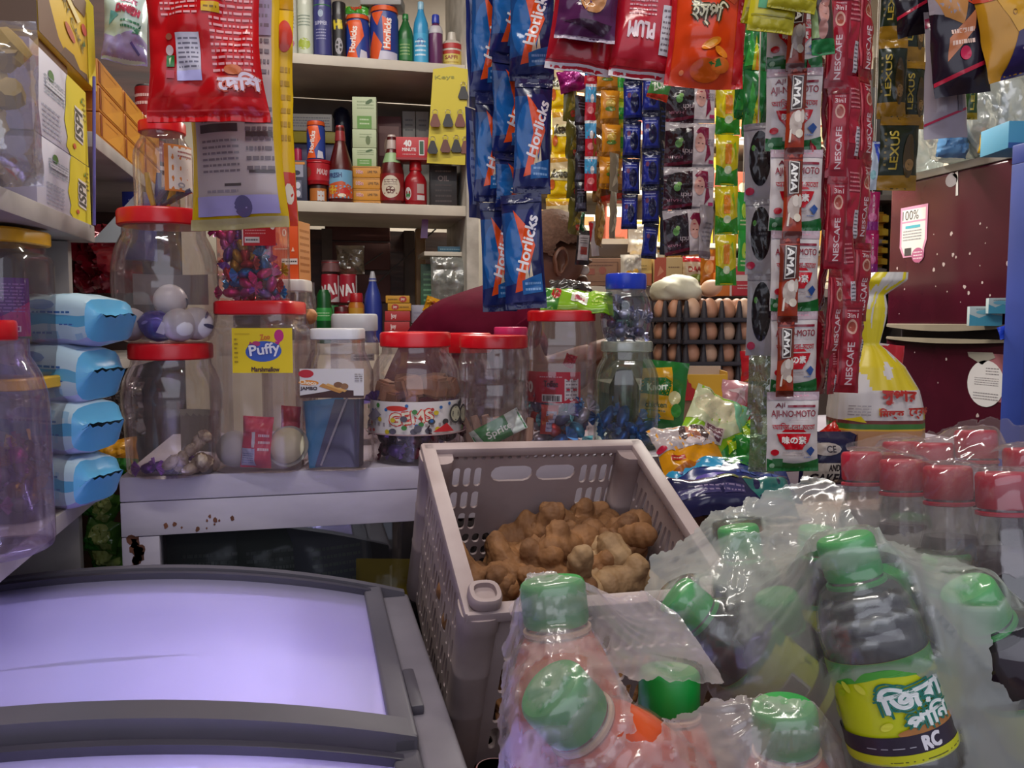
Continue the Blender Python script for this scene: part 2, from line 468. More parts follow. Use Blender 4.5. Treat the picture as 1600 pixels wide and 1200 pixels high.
for (a, b) in (((598, 395), (470, 480)), ((700, 340), (560, 470)), ((735, 360), (650, 440)), ((707, 152), (600, 240)), ((745, 150), (640, 240))):
    tube(wm, [PY(a[0], a[1], YS + .33), PY(b[0], b[1], YS + .33)], 0.0022, C('#3b322c', 0.5))
    p0, p1 = PY(a[0], a[1], YS + .33), PY(b[0], b[1], YS + .33)
    tube(MB(), [p0, p1], 0.0022, C('#3b322c', 0.5)).build('brace_wire', t)
# --- long brown edge post standing right of the bottom bay
solo(box(MB(), (0, 0, 0), (.03, .03, ZS2 - ZS3 - .032), noisy('bamboo_post', '#7d5d38', '#a9875a', 7, 0.55, .1, stretch=(4, 4, .4)), .006), 'bamboo_post', 'pale brown bamboo post beside the bottom bay of the back shelves', 'post', PY(651, 530, YS + .3) * 1 + Vector((0, 0, 0)))
bpy.context.scene.objects['bamboo_post'].location.z = ZS3 + .001

# ------------------------------------------------------------------ display counter with a glass front
YC, ZCT = 1.245, 1.03
m_alu = noisy('worn_aluminium', '#a49bab', '#c3bbc6', 5, 0.4, 0.03, stretch=(1, 1, 3), thr=(0.3, 0.7))
m_rust = noisy('rust', '#4a2a1e', '#7b4a34', 40, 0.8)
t = thing('display_counter', 'aluminium framed glass display counter carrying the candy jars', 'counter', (0, YC, 0))
x0, x1 = -0.268, 1.16
box(MB(), (x0, 0, ZCT - 0.035), (x1, 0.46, ZCT), m_alu, .002).build('top_frame', t)
fr = MB()
box(fr, (x0, 0.001, ZCT - 0.085), (x1, .03, ZCT - .036), m_alu, .0015)
fr.build('front_rail', t)
for px_ in (x0, 0.55):
    box(MB(), (px_, 0.002, 0.02), (px_ + 0.05, .03, ZCT - .086), m_alu, .0015).build('upright', t)
box(MB(), (x0, 0.002, 0.0), (x1, .03, 0.1), m_alu, .0015).build('bottom_rail', t)
rms = [MB(), MB()]
rr = random.Random(3)
for k in range(26):
    cx, cz = x0 + rr.uniform(.012, .034), ZCT - rr.uniform(.085, .15)
    if k > 14: cx, cz = x0 + rr.uniform(.05, .16), ZCT - rr.uniform(.06, .083)
    s_ = rr.uniform(.003, .009) * (1 if k < 14 else .4)
    pts = [(cx + s_ * rr.uniform(.6, 1.2) * math.cos(a), cz + 1.3 * s_ * rr.uniform(.6, 1.2) * math.sin(a)) for a in np.linspace(0, 6.28, 10)[:-1]]
    T = poly_tris(pts)
    for q in T: rms[k > 14].add([(p[0], 0.0004 if p[1] > ZCT - .0855 else 0.0016, p[1]) for p in q], [(0, 1, 2)], m_rust)
for r_m in rms: r_m.build('rust_stain', t)
wg = MB(); wg.add([(x0 + .05, .012, .1), (0.55, .012, .1), (.55, .012, ZCT - .085), (x0 + .05, .012, ZCT - .085)], [(0, 1, 2, 3)], clear('counter_glass', '#d7d9dc', .05, .25, .03, '#8f8f96'))
wg.build('glass_front', t)
box(MB(), (x0 + .03, .05, .55), (x1, .42, .56), C('#77737a', .5)).build('inner_shelf', t)
box(MB(), (x0 + .0, .44, .0), (x1, .455, ZCT - .036), C('#39343a', .7)).build('back_panel', t)
box(MB(), (x0, .03, .0), (x0 + .012, .44, ZCT - .036), C('#55505a', .6)).build('side_panel', t)
# things seen dimly through the glass front
for i, (px_, z_, c_, n_) in enumerate(((330, .56, '#5d6b66', 'clouded'), (425, .56, '#54645a', 'greenish'), (520, .56, '#6a6f7a', 'greyish'))):
    p_ = PY(px_, 850, YC + .2)
    solo(pillow(.15, .17, .06, c_, [('d', -.3, -.2, .3, .2, '#7e8a84', 5)], seed=40 + i), 'snack_packet', n_ + ' foil packet lying behind the display counter glass', 'packet', (p_.x, YC + .2, z_ + .27), (R_(-14), 0, R_(8 * i)))
solo(pillow(.09, .13, .03, '#b99a1c', [], seed=45), 'snack_packet', 'small yellow packet behind the display counter glass near the crate', 'packet', (PY(598, 890, YC + .05).x, YC + .08, .80), (R_(-20), 0, R_(-15)))

# ------------------------------------------------------------------ chest freezer with arched sliding lids
FX0, FX1, FY0, FY1, FZ = -0.66, 0.118, 0.10, 1.135, 0.860
m_frz = noisy('freezer_grey', '#4c4953', '#5d5963', 4, 0.42, .03)
m_frzd = noisy('freezer_dark', '#33303c', '#403c4a', 5, 0.38, .03)
m_liner = C('#d9d6e2', .35)
t = thing('chest_freezer', 'chest freezer with two arched sliding glass lids in grey frames', 'freezer', (0, 0, 0))
b = MB()
box(b, (FX0, FY0, .04), (FX1, FY0 + .05, FZ - .02), m_frz, .004); box(b, (FX0, FY1 - .05, .04), (FX1, FY1, FZ - .02), m_frz, .004)
box(b, (FX0, FY0 + .05, .04), (FX0 + .05, FY1 - .05, FZ - .02), m_frz, .004); box(b, (FX1 - .05, FY0 + .05, .04), (FX1, FY1 - .05, FZ - .02), m_frz, .004)
box(b, (FX0, FY0, .0), (FX1, FY1, .045), m_frz, .004)
b.build('cabinet', t)
li = MB(); i0, i1, j0, j1 = FX0 + .051, FX1 - .051, FY0 + .051, FY1 - .051
zz0, zz1 = .30, FZ - .03
li.add([(i0, j0, zz0), (i1, j0, zz0), (i1, j1, zz0), (i0, j1, zz0), (i0, j0, zz1), (i1, j0, zz1), (i1, j1, zz1), (i0, j1, zz1)],
       [(0, 1, 2, 3), (0, 4, 5, 1), (1, 5, 6, 2), (2, 6, 7, 3), (3, 7, 4, 0)], m_liner)
li.build('liner', t)
def arch(x, k=0.0):
    u = (x - (-0.27)) / 0.37; return FZ + .008 + k + 0.054 * (1 - u * u)
def arch_bar(mb, y0, y1, dz0, dz1, mat, xa=FX0 + .01, xb=0.082, n=24):
    vs, fs = [], []
    for i in range(n + 1):
        x = xa + (xb - xa) * i / n; z = arch(x)
        vs += [(x, y0, z + dz0), (x, y1, z + dz0), (x, y1, z + dz1), (x, y0, z + dz1)]
    for i in range(n):
        a = 4 * i
        for q in ((0, 1), (1, 2), (2, 3), (3, 0)): fs.append((a + q[0], a + q[1], a + 4 + q[1], a + 4 + q[0]))
    fs += [(0, 1, 2, 3), (4 * n, 4 * n + 3, 4 * n + 2, 4 * n + 1)]
    mb.add(vs, fs, mat)
# outer rim: long rails and arched ends
m_rail = noisy('freezer_rail', '#67626c', '#7f7984', 6, .38, .03)
for a_, b_ in ((FX1 - .034, FX1 + .004), (FX0 - .004, FX0 + .034)): box(MB(), (a_, FY0, FZ - .022), (b_, FY1 + .004, FZ + .010), m_rail, .006, seg=3).build('long_rail', t)
e = MB(); arch_bar(e, FY1 - .008, FY1 + .006, -.06, .012, m_frz, FX0 + .0, FX1 - .002); e.build('end_rail', t)
e = MB(); arch_bar(e, FY0 - .004, FY0 + .03, -.07, .016, m_frz, FX0 + .0, FX1 - .002); e.build('end_rail', t)
e = MB(); arch_bar(e, FY1 - .056, FY1 - .050, -.085, -.006, m_liner, FX0 + .05, FX1 - .05); e.build('added_liner_strip', t)  # pale strip added to lighten the dark band seen through the lid
m_lid = clear('freezer_lid_glass', '#c0bae8', 0.62, 0.26, 0.32, '#aca7d2', bump=.05, bscale=6)
def lid(y0, y1, dz, nm):
    g = MB(); n, m = 26, 10; vs, fs = [], []
    for j in range(m + 1):
        for i in range(n + 1):
            x = FX0 + .03 + (0.066 - FX0 - .03) * i / n; vs.append((x, y0 + (y1 - y0) * j / m, arch(x) + dz - .002))
    for j in range(m):
        for i in range(n): fs.append((j * (n + 1) + i, j * (n + 1) + i + 1, (j + 1) * (n + 1) + i + 1, (j + 1) * (n + 1) + i))
    g.add(vs, fs, m_lid)
    L = g.build('lid_glass', t)
    f = MB(); arch_bar(f, y1 - .002, y1 + .008, dz - .012, dz + .006, m_frzd); f.build('lid_bar', L)
    f = MB(); arch_bar(f, y0 - .030, y0 + .004, dz - .022, dz + .008, m_frz); f.build('lid_bar', L)
    f = MB(); box(f, (.060, y0 - .03, arch(.07) + dz - .018), (.084, y1 + .016, arch(.07) + dz + .006), m_frz, .004, seg=3); f.build('lid_side', L)
    return L
L1 = lid(.735, 1.112, .004, 'far')
box(MB(), (.0845, .775, FZ + .008), (.098, .865, FZ + .020), C('#4a4650', .45), .004).build('finger_grip', L1)
L2 = lid(.16, .690, -.008, 'near')
# frozen cartons inside, seen dimly through the glass
fc_ = [('#c9a9d2', '#e4d2ea', 'pink lilac'), ('#c8c4e0', '#aaa2d2', 'pale'), ('#d2b48e', '#e6cfa0', 'tan orange'), ('#b4b2d8', '#d4d2ec', 'lilac'), ('#c4c9e2', '#9fa8d4', 'bluish'), ('#d8d4e4', '#b8b0d8', 'white')]
q = random.Random(91)
for i in range(4):
    for j in range(6):
        c_, c2, nm = fc_[(i * 5 + j * 7 + (i * j) % 3) % 6]; hh = q.uniform(.40, .455); x_, y_ = -.525 + i * .154, .215 + j * .158
        mb = box(MB(), (-.072, -.074, 0), (.072, .074, hh), C(c_, .5), .005)
        prints(mb, face_surf((0, 0, hh), (1, 0, 0), (0, 1, 0)), [('e', q.uniform(-.1, .1), q.uniform(-.1, .1), .34, .28, c2), ('d', -.4, -.44, .4, -.3, c2, 2)], .144, .148)
        solo(mb, 'ice_cream_carton', f'{nm} ice cream carton under the freezer glass, {("outer left", "inner left", "inner right", "outer right")[i]} column, {("nearest", "second", "third", "fourth", "fifth", "farthest")[j]} row', 'ice cream carton', (x_, y_, .302), (0, 0, q.uniform(-.03, .03)), 'ice cream cartons in the freezer')

# ------------------------------------------------------------------ low table that carries the bottles, on the right
t = thing('display_table', 'low wooden table in the front right under the bagged bottles', 'table', (0, 0, 0))
TZ = 0.915
m_tab = noisy('table_wood', '#5a4636', '#7b624c', 6, .6, .1, stretch=(1, 6, 1))
box(MB(), (.128, .14, TZ - .03), (1.25, .575, TZ), m_tab, .003).build('tabletop', t)
box(MB(), (.42, .576, TZ - .03), (1.25, .84, TZ), m_tab, .003).build('tabletop', t)
for a_, b_ in ((.14, .16), (1.2, .16), (.43, .79), (1.2, .79)): box(MB(), (a_, b_, 0), (a_ + .04, b_ + .04, TZ - .031), m_tab, .003).build('leg', t)

# ------------------------------------------------------------------ fridge on the right
XF = PX(1487, 400, 1.87).x; YF0, YF1, ZF = 1.90, 2.43, 1.711
ZD = (1.195, 1.222)
m_fr = noisy('fridge_maroon', '#3a0d1c', '#4b1224', 4, .24, .0)
m_chip = C('#b9a7a6', .6)
t = thing('refrigerator', 'tall maroon fridge with chipped doors and old stickers', 'fridge', (0, 0, 0))
box(MB(), (XF + .055, YF0, .03), (XF + .62, YF1, ZF), C('#3a3438', .4), .006).build('cabinet', t)
box(MB(), (XF + .0, YF0 - .005, ZF - .018), (XF + .62, YF1 + .005, ZF + .006), C('#8f8a86', .4), .004).build('top_trim', t)
def fdoor(z0, z1, nm):
    mb = box(MB(), (XF, YF0, z0), (XF + .05, YF1, z1), m_fr, .008, seg=3)
    r5 = random.Random(int(z0 * 100)); S = face_surf((XF, YF1, z0), (0, -1, 0), (0, 0, 1))
    for k in range(34):
        y_, z_ = r5.uniform(.02, YF1 - YF0 - .02), r5.uniform(.03, (z1 - z0) - .03) ** 1.0
        if z0 > 1.2: z_ = r5.uniform(.02, .33)
        s_ = r5.choice([.0022, .003, .004, .006]); 
        pts = [(y_ + s_ * r5.uniform(.6, 1.2) * math.cos(a), z_ + s_ * 1.2 * r5.uniform(.6, 1.2) * math.sin(a)) for a in np.linspace(0, 6.28, 9)[:-1]]
        mb.add([S(p[0], p[1], .0004) for p in pts], [tuple(range(8))], m_chip)
    return mb.build('door', t)
d1, d2 = fdoor(.06, ZD[0], 'lower'), fdoor(ZD[1], ZF - .02, 'upper')
def fhandle(z, sgn, par):
    vs, fs = [], []; n = 16
    for i in range(n + 1):
        v = i / n; y = YF1 - .005 - (YF1 - YF0 - .012) * v; w = .010 + .012 * math.sin(math.pi * v)
        za, zb = (z, z - w) if sgn < 0 else (z, z - w * .7)
        o = .022 * math.sin(math.pi * v) ** .6 + .004
        vs += [(XF - .0, y, za), (XF - o, y, za - .002), (XF - o, y, zb), (XF, y, zb)]
    for i in range(n):
        for q in range(3): fs.append((4 * i + q, 4 * i + q + 1, 4 * i + 5 + q, 4 * i + 4 + q))
    return MB().add(vs, fs, C('#8d8373', .35)).build('handle', par)
fhandle(ZD[1] + .016, -1, d2); fhandle(ZD[0] + .0, 1, d1)
def fsticker(name, par, pix4, layers, base='#d9d6d6', pts=None, lift=.0012):
    y0, y1 = PX(pix4[0], (pix4[1] + pix4[3]) / 2, XF).y, PX(pix4[2], (pix4[1] + pix4[3]) / 2, XF).y
    xm = (pix4[0] + pix4[2]) / 2; z1, z0 = PX(xm, pix4[1], XF).z, PX(xm, pix4[3], XF).z
    W, H = abs(y0 - y1), z1 - z0; yc, zc = (y0 + y1) / 2, (z0 + z1) / 2
    S = face_surf((XF - lift, yc, zc), (0, -1, 0), (0, 0, 1)); mb = MB()
    prints(mb, S, [('p', pts or [(-.5, -.5), (.5, -.5), (.5, .5), (-.5, .5)], base)] + layers, W, H, fm=lambda h: C(h, .5))
    return mb.build(name, par)
up = [(-.5, .2), (-.5, .5), (.5, .5), (.5, -.1), (.42, -.25), (.42, -.4), (.25, -.5), (.05, -.45), (0, -.38), (-.35, -.38), (-.5, -.2)]
fsticker('offer_sticker', d2, (1407, 322, 1449, 412), [('p', [(a * .92, b * .94) for a, b in up], '#c98aa8'), ('p', [(a * .86, b * .9) for a, b in up], '#d5d2cf'), ('r', -.45, .22, .45, .25, '#c98aa8'), ('t', '100%', -.12, .35, .6, .16, '#3d3a3f'),
   ('r', -.3, .12, .25, .17, '#4aa3b5'), ('d', -.38, -.1, .3, .1, '#8c8f95', 4), ('r', -.3, -.35, -.05, -.22, '#3f3a3d'), ('e', .2, -.36, .22, .13, '#a8587d'), ('d', .04, -.44, .36, -.28, '#d9c3cd', 3)], '#c98aa8', up)
fsticker('round_sticker', d1, (1512, 563, 1570, 636), [('d', 0, .18, .35, .36, '#7d787c', 3), ('d', -.3, -.05, .35, .14, '#8f8a8e', 4), ('d', -.32, -.36, .35, -.18, '#8f8a8e', 3)], '#d5d1d3', ell(0, 0, .5, .5, 26))
fsticker('tape_scrap', d1, (1512, 550, 1556, 570), [], '#948f86', [(-.5, .45), (.4, .5), (.5, .1), (.2, -.2), (.05, -.5), (-.2, -.2), (-.45, .1)])
fsticker('pink_card', d1, (1540, 553, 1571, 628), [], '#9c5f68', lift=.0003)
fsticker('maker_badge', d2, (1478, 270, 1497, 292), [], '#8c868c', ell(0, 0, .5, .5, 16))
fsticker('tape_scrap', d2, (1488, 268, 1499, 306), [], '#c9c4c4', [(-.5, .4), (.3, .5), (.45, -.5), (.1, -.5), (.1, .2)])
# blue framed cooler edge at the frame's right side
t = thing('glass_cooler', 'blue framed glass door cooler standing beside the maroon fridge', 'cooler', (0, 0, 0))
XB = PX(1590, 400, 1.0).x
pb0, pb1 = P(1579, 640, 1.98), P(1600, 640, 1.98)
m_blue = noisy('blue_paint', '#2b3f8c', '#3a4fa8', 4, .4)
bx_ = pb0.x; by_ = pb0.y
box(MB(), (bx_, by_ - .03, 0.02), (bx_ + .028, by_ + .03, 1.615), m_blue, .003).build('door_frame', t)
box(MB(), (bx_ + .0, by_ - .035, 1.615), (bx_ + .56, by_ + .03, 1.66), m_blue, .003).build('door_frame', t)
box(MB(), (bx_ + .53, by_ - .03, 0.02), (bx_ + .56, by_ + .03, 1.615), m_blue, .003).build('door_frame', t)
wg = MB(); wg.add([(bx_ + .028, by_ - .01, .02), (bx_ + .53, by_ - .01, .02), (bx_ + .53, by_ - .01, 1.615), (bx_ + .028, by_ - .01, 1.615)], [(0, 1, 2, 3)], clear('cooler_glass', '#cfd9e6', .35, .25, .06, '#a9bccb'))
wg.build('glass_pane', t)
# ------------------------------------------------------------------ candy jars
RED = lambda: C('#c8101e', .28)
PROF = {
    'globe': [(.70, 0), (.80, .02), (.86, .06), (.93, .18), (.985, .34), (1, .5), (.985, .66), (.93, .78), (.84, .87), (.78, .92), (.77, 1)],
    'pot':   [(.84, 0), (.90, .02), (.93, .06), (.95, .3), (.97, .5), (1, .58), (1, .7), (.96, .80), (.86, .9), (.80, .94), (.79, 1)],
    'square': [(.90, 0), (.97, .015), (1, .04), (1, .86), (.985, .89), (.93, .92), (.88, .935), (.88, 1)],
    'sloped': [(.92, 0), (.98, .015), (1, .05), (1, .70), (.99, .74), (.80, .88), (.76, .9), (.76, 1)],
    'gems': [(.88, 0), (.95, .015), (.97, .05), (.97, .30), (1, .33), (1, .36), (.975, .39), (.975, .60), (1, .63), (1, .665), (.97, .69), (.95, .78), (.86, .87), (.73, .94), (.72, 1)],
    'straight': [(.92, 0), (.98, .015), (1, .04), (1, .38), (.975, .40), (1, .42), (1, .66), (.975, .68), (1, .70), (1, .90), (.95, .94), (.93, 1)],
    'shoulder': [(.90, 0), (.97, .015), (1, .05), (1, .66), (.98, .74), (.90, .83), (.80, .89), (.74, .92), (.74, 1)],
}
def jar(label, x0, x1, y0, y1, prof, lid, lidpx, z=ZCT, at=None, d=None, sq=0.0, lidr=None, mat=None, seg=40, rot=0.0, ribs=0, lidm=None, yback=0.0, name='candy_jar'):
    """a jar seen between those columns and rows, standing at height z; returns thing, radius, body height"""
    if at is None:
        if d is None:
            p = PZ((x0 + x1) / 2, y1, z); d0 = depth(p)
        else: p = P((x0 + x1) / 2, y1, d); d0 = d
        r = (x1 - x0) / 2 * d0 / F_PX / (1 - .5 * (x1 - x0) / F_PX)
        g = Vector((math.sin(YAW), math.cos(YAW), 0))
        at = Vector((p.x, p.y, z)) + g * (r * .9 + yback) if d is None else Vector((p.x, p.y, z))
        # keep the column centred after moving it back
        s = depth(at); q = ray((x0 + x1) / 2, y1); at.x, at.y = (CAM + q * s).x, (CAM + q * s).y
    s = depth(at); r = (x1 - x0) / 2 * s / F_PX; H = (y1 - y0) * s / F_PX * 1.01
    lh = lidpx * s / F_PX; hb = H - lh * .92
    t = thing(name, label, 'jar', at, (0, 0, TO_CAM + rot))
    pr = [(a * r, b * hb) for a, b in PROF[prof]]
    mb = MB(); lathe(mb, pr, mat or JARMAT(), seg, sq, cap0=True)
    if ribs:
        for i, v in enumerate(mb.v):
            if .06 * hb < v.z < .88 * hb:
                a = math.atan2(v.y, v.x); k = 1 + .02 * math.cos(ribs * a); v.x *= k; v.y *= k
    mb.build('body', t, ang=60)
    lr = (lidr or pr[-1][0] / r + .06) * r
    if lid is not None:
        m = lid if not isinstance(lid, str) else C(lid, .28)
        L = MB(); z0 = hb - lh * .08
        lathe(L, [(lr * .97, z0), (lr, z0 + lh * .08), (lr, z0 + lh * .82), (lr * .97, z0 + lh * .96), (lr * .90, z0 + lh), (lr * .86, z0 + lh * .93), (lr * .3, z0 + lh * .93)], m, max(seg, 40), sq * .8, cap1=True, cap0=True)
        L.build('lid', t, ang=35)
    return t, r, hb, H
def jlabel(t, r, z0, z1, px0, px1, base, layers, back=False, sqr=False, name='label', rough=.4):
    """a sticker on a jar's wall; px0..px1 are fractions of the jar's width as seen"""
    mb = MB(); fm = lambda h: C(h, rough)
    if sqr:
        W, H = (px1 - px0) * 2 * r, z1 - z0
        S = face_surf(((px0 + px1 - 1) * r, -r - .0006, (z0 + z1) / 2), (1, 0, 0), (0, 0, 1))
    else:
        a0, a1 = math.asin(max(-1, 2 * px0 - 1)), math.asin(min(1, 2 * px1 - 1)); W, H = (a1 - a0) * r, z1 - z0
        S = cyl_surf(r + .0006, (z0 + z1) / 2, (a0 + a1) / 2)
    rr = min(W, H) * .0
    prints(mb, S, [('r', -.5, -.5, .5, .5, base)] + layers, W, H, lim=.012, fm=fm)
    o = mb.build(name, t)
    if back: o.rotation_euler = (0, 0, math.pi)
    return o

_cd = {}
def candy_mesh(c1, c2, L=.022, R=.009, seed=0, fan=True, rough=.22):
    k = (c1, c2, L, R, seed, fan)
    if k in _cd: return _cd[k]
    mb = MB(); m1, m2 = C(c1, rough, .55), C(c2, rough, .55)
    ball(mb, (0, 0, 0), (L * .5, R, R * .9), m1, 2, nz=.12, nsc=2.2, seed=seed)
    if fan:
        for s in (-1, 1):
            vs = [(s * L * .44, 0, 0)]; n = 9
            for i in range(n):
                a = -1.0 + 2.0 * i / (n - 1); vs.append((s * (L * .44 + R * 1.5 * math.cos(a)), (.002 if i % 2 else -.002), R * 1.5 * math.sin(a)))
            mb.add(vs, [(0, i + 1, i + 2) for i in range(n - 1)], m2)
    _cd[k] = mb.mesh('wrapped_candy'); return _cd[k]
def fill(t_at, r, z0, n, kinds, label, group, name='wrapped_candy', cat='candy', seed=1, zspread=1.0, rot=True, layer=6, gap=.02, sq=False, rfrac=.72):
    """n loose pieces lying in layers in a jar"""
    q = random.Random(seed); out = []
    for i in range(n):
        lay, k = divmod(i, layer); a = 2 * math.pi * (k / layer) + lay * .5 + q.uniform(-.25, .25)
        rr = r * (rfrac if k % 3 else rfrac * .45) * q.uniform(.9, 1.05)
        me, lb = kinds[i % len(kinds)]
        o = link(name, me, None, (t_at[0] + rr * math.cos(a), t_at[1] + rr * math.sin(a), t_at[2] + z0 + lay * gap + q.uniform(0, .004)),
                 (q.uniform(-.6, .6), q.uniform(-.9, .9), q.uniform(0, 6.28)) if rot else (0, 0, q.uniform(0, 6.28)))
        out.append(tag(o, lb + ' ' + label, cat, group))
    return out

# --- the column at the left end of the counter
tA, rA, hA, HA = jar('big clear globe jar with red lid holding nut snacks, bottom of the column of three', 200, 347, 550, 750, 'pot', RED(), 25, lidr=.84, yback=.0)
jlabel(tA, rA * .95, .02, .085, .1, .62, '#b5ad98', [], back=True)
locA = tA.location.copy()
m_nut = noisy('nut_snack', '#8f7762', '#cdbba4', 60, .7, .3)
nut = MB(); ball(nut, (0, 0, 0), (.011, .007, .007), m_nut, 3, nz=.25, nsc=2.5); nutm = nut.mesh('nut_snack')
q = random.Random(5)
for k in range(20):
    f = k / 20; a = q.uniform(-.2, .2)
    if k < 12: x, y, z = q.uniform(-.005, .05), q.uniform(-.045, -.0), .010 + q.uniform(0, .012)
    else: x, y, z = .012 + (k - 12) * .005, -.035, .022 + (k - 12) * .0048
    o = link('nut_snack', nutm, None, (locA.x + x, locA.y + y, locA.z + z), (q.uniform(0, 3), q.uniform(0, 3), q.uniform(0, 3)))
    o.scale = (q.uniform(.8, 1.2),) * 3
    tag(o, 'pale nut snack piece lying in the lowest globe jar with the red lid', 'snack', 'nut snacks in the lowest globe jar')
for k in range(4):
    o = link('wrapped_candy', candy_mesh('#5d2c86', '#a96bc0', seed=k), None, (locA.x - .03 + k * .014, locA.y - .03 + .01 * (k % 2), locA.z + .012), (0, .3 * k, k))
    tag(o, 'purple foil candy lying in the lowest globe jar with the red lid', 'candy', 'purple candies in the lowest globe jar')
tB, rB, hB, HB = jar('big dusty globe jar with red lid holding white balls, middle of the column of three', 189, 346, 350, 551, 'globe', RED(), 25, z=ZCT + HA, at=Vector((locA.x - .004, locA.y, ZCT + HA)), lidr=.86)
locB = tB.location.copy()
jlabel(tB, rB * .93, .055, .10, .2, .95, '#a59c98', [], back=True)
wb, bb = MB(), MB()
ball(wb, (0, 0, 0), .0235, C('#d9d6da', .35), 3)
prints(wb, lambda x, y, off: (Vector((x, -.0235, y)).normalized() * (.0238 + off)), [('p', ell(.1, 0, .3, .07, 12, .8), '#4a4a66'), ('p', ell(-.3, .2, .06, .25, 12, .3), '#6a6a80'), ('e', .2, .3, .1, .1, '#7b7b93')], .045, .045)
ball(bb, (0, 0, 0), (.027, .022, .021), C('#3a2ea0', .2, .3), 3, nz=.15, nsc=2)
prints(bb, lambda x, y, off: (Vector((x, -.024, y)).normalized() * (.0262 + off)), [('r', .2, -.1, .5, .3, '#d6d5e6'), ('p', ell(-.2, 0, .12, .05, 12, .8), '#7d78c8')], .05, .045)
wbm, bbm = wb.mesh('sweet_ball'), bb.mesh('sweet_ball')
for k, (x, y, z, me, lb) in enumerate(((-.044, -.018, .026, wbm, 'white patterned ball against the left wall of the dusty globe jar'), (.000, -.030, .024, bbm, 'blue foil ball in the middle of the dusty globe jar'),
        (.046, -.012, .027, wbm, 'white patterned ball against the right wall of the dusty globe jar'), (.004, .004, .060, wbm, 'white patterned ball resting on top of the others in the dusty globe jar'), (.03, -.032, .025, wbm, 'white patterned ball beside the blue foil ball in the dusty globe jar'))):
    v = Matrix.Rotation(TO_CAM, 3, 'Z') @ Vector((x, y, 0))
    tag(link('sweet_ball', me, None, (locB.x + v.x, locB.y + v.y, locB.z + z), (0, .5 * k, TO_CAM + .6 * k if k != 1 else TO_CAM)), lb, 'ball', 'balls in the dusty globe jar')
tC, rC, hC, HC = jar('small clear jar with red lid and orange edged label, top of the column of three', 222, 309, 219, 351, 'shoulder', RED(), 17, at=Vector((locB.x + .003, locB.y - .01, locB.z + HB)), lidr=.80)
locC = tC.location.copy(); k_ = depth(locC) / F_PX
jlabel(tC, rC, .022, .085, .70, 1.0, '#c77a3c', [('r', -.38, -.46, .5, .46, '#d8d2ce'), ('d', -.1, .22, .45, .40, '#9a5a5a', 2), ('e', 0, -.36, .12, .06, '#9a9aa5')])
jlabel(tC, rC * .74, hC - .0, hC + .003, .0, 1.0, '#c03a44', [], name='neck_ring')
for k in range(7):
    c = ('#d9b41c', '#4a4a8a', '#3d3a5c', '#d9b41c', '#5a4a70', '#44446e', '#3f3a52')[k]
    mb = MB(); tube(mb, [(0, 0, 0), (.002, 0, .02), (.008, 0, .045)], [.0035, .0045, .0035], C(c, .3), 8)
    o = solo(mb, 'candy_stick', ('yellow' if k in (0, 3) else 'dark blue') + ' candy stick standing in the small jar on top of the column', 'candy', (locC.x - .012 + .006 * (k % 4), locC.y - .014 + .006 * (k % 3), locC.z + .004), (0, R_(-20 + 12 * k), TO_CAM), 'candy sticks in the small top jar')

# --- marshmallow jar and the foil candy jar above it
tD, rD, hD, HD = jar('tall square clear jar with red lid and yellow marshmallow sticker', 347, 481, 487, 741, 'square', RED(), 21, sq=.7, lidr=.9, yback=.008)
locD = tD.location.copy(); kD = HD / 254.0
def jy(py, y1, k): return (y1 - py) * k
jlabel(tD, rD, jy(592, 741, kD), jy(527, 741, kD), .325, .985, '#e6c81b', [
    ('p', ell(.28, .33, .08, .14, 14), '#c2297a'), ('p', [(.2, .2), (.3, .2), (.26, .1)], '#c2297a'), ('p', ell(.02, -.02, .3, .23, 24, .12), '#3d5db0'), ('p', ell(-.1, .15, .07, .06, 12), '#b5386f'), ('p', [(-.2, .2), (-.1, .1), (-.14, .05), (-.22, .12)], '#a23a5a'),
    ('t', 'Puffy', .04, -.0, .50, .30, '#2a3f96', .13, .09), ('t', 'Puffy', .04, -.0, .50, .30, '#e7e6ea', .13, .03), ('t', 'Zoo', .05, .30, .16, .12, '#d4722c', .1, .05), ('t', 'Marshmallow', .05, -.42, .46, .10, '#4a2a35', 0, .05), ('d', -.46, -.3, -.40, .3, '#a68a1a', 6), ('r', -.45, .36, -.2, .38, '#caa91a')], sqr=True)
# pieces inside it
o = pillow(.045, .075, .022, '#d2364a', [('p', [(-.5, .2), (.1, .2), (.2, .5), (-.5, .5)], '#e0566a'), ('r', -.46, -.46, .02, -.12, '#b9bbd6'), ('d', -.42, -.42, -.02, -.2, '#7d80a5', 5), ('r', -.10, -.1, .0, .2, '#cfc8cf'), ('d', .1, -.2, .46, .2, '#f0d5d8', 3)], seed=51, wr=.003)
def inj(t, x, y, z):  # a point in a jar's own axes
    v = Matrix.Rotation(t.rotation_euler.z, 3, 'Z') @ Vector((x, y, 0)); return (t.location.x + v.x, t.location.y + v.y, t.location.z + z)
solo(o, 'sweet_packet', 'crumpled red packet standing inside the yellow stickered square jar', 'packet', inj(tD, .0, -.036, .042), (R_(-6), R_(3), TO_CAM))
cup = MB(); lathe(cup, [(.018, -.006), (.026, -.004), (.027, .0), (.022, .008), (.012, .013)], C('#d8cfae', .35), 24, cap0=True, cap1=True)
lathe(cup, [(.024, -.008), (.031, -.006), (.031, -.0045)], C('#c9c6bd', .35), 24, cap0=True)
solo(cup, 'jelly_cup', 'pale round jelly cup lying in the yellow stickered square jar', 'candy', inj(tD, .042, -.030, .036), (R_(70), R_(-12), TO_CAM))
cup = MB(); lathe(cup, [(.018, -.006), (.026, -.004), (.027, .0), (.022, .008), (.012, .013)], C('#b9b5ae', .35), 24, cap0=True, cap1=True)
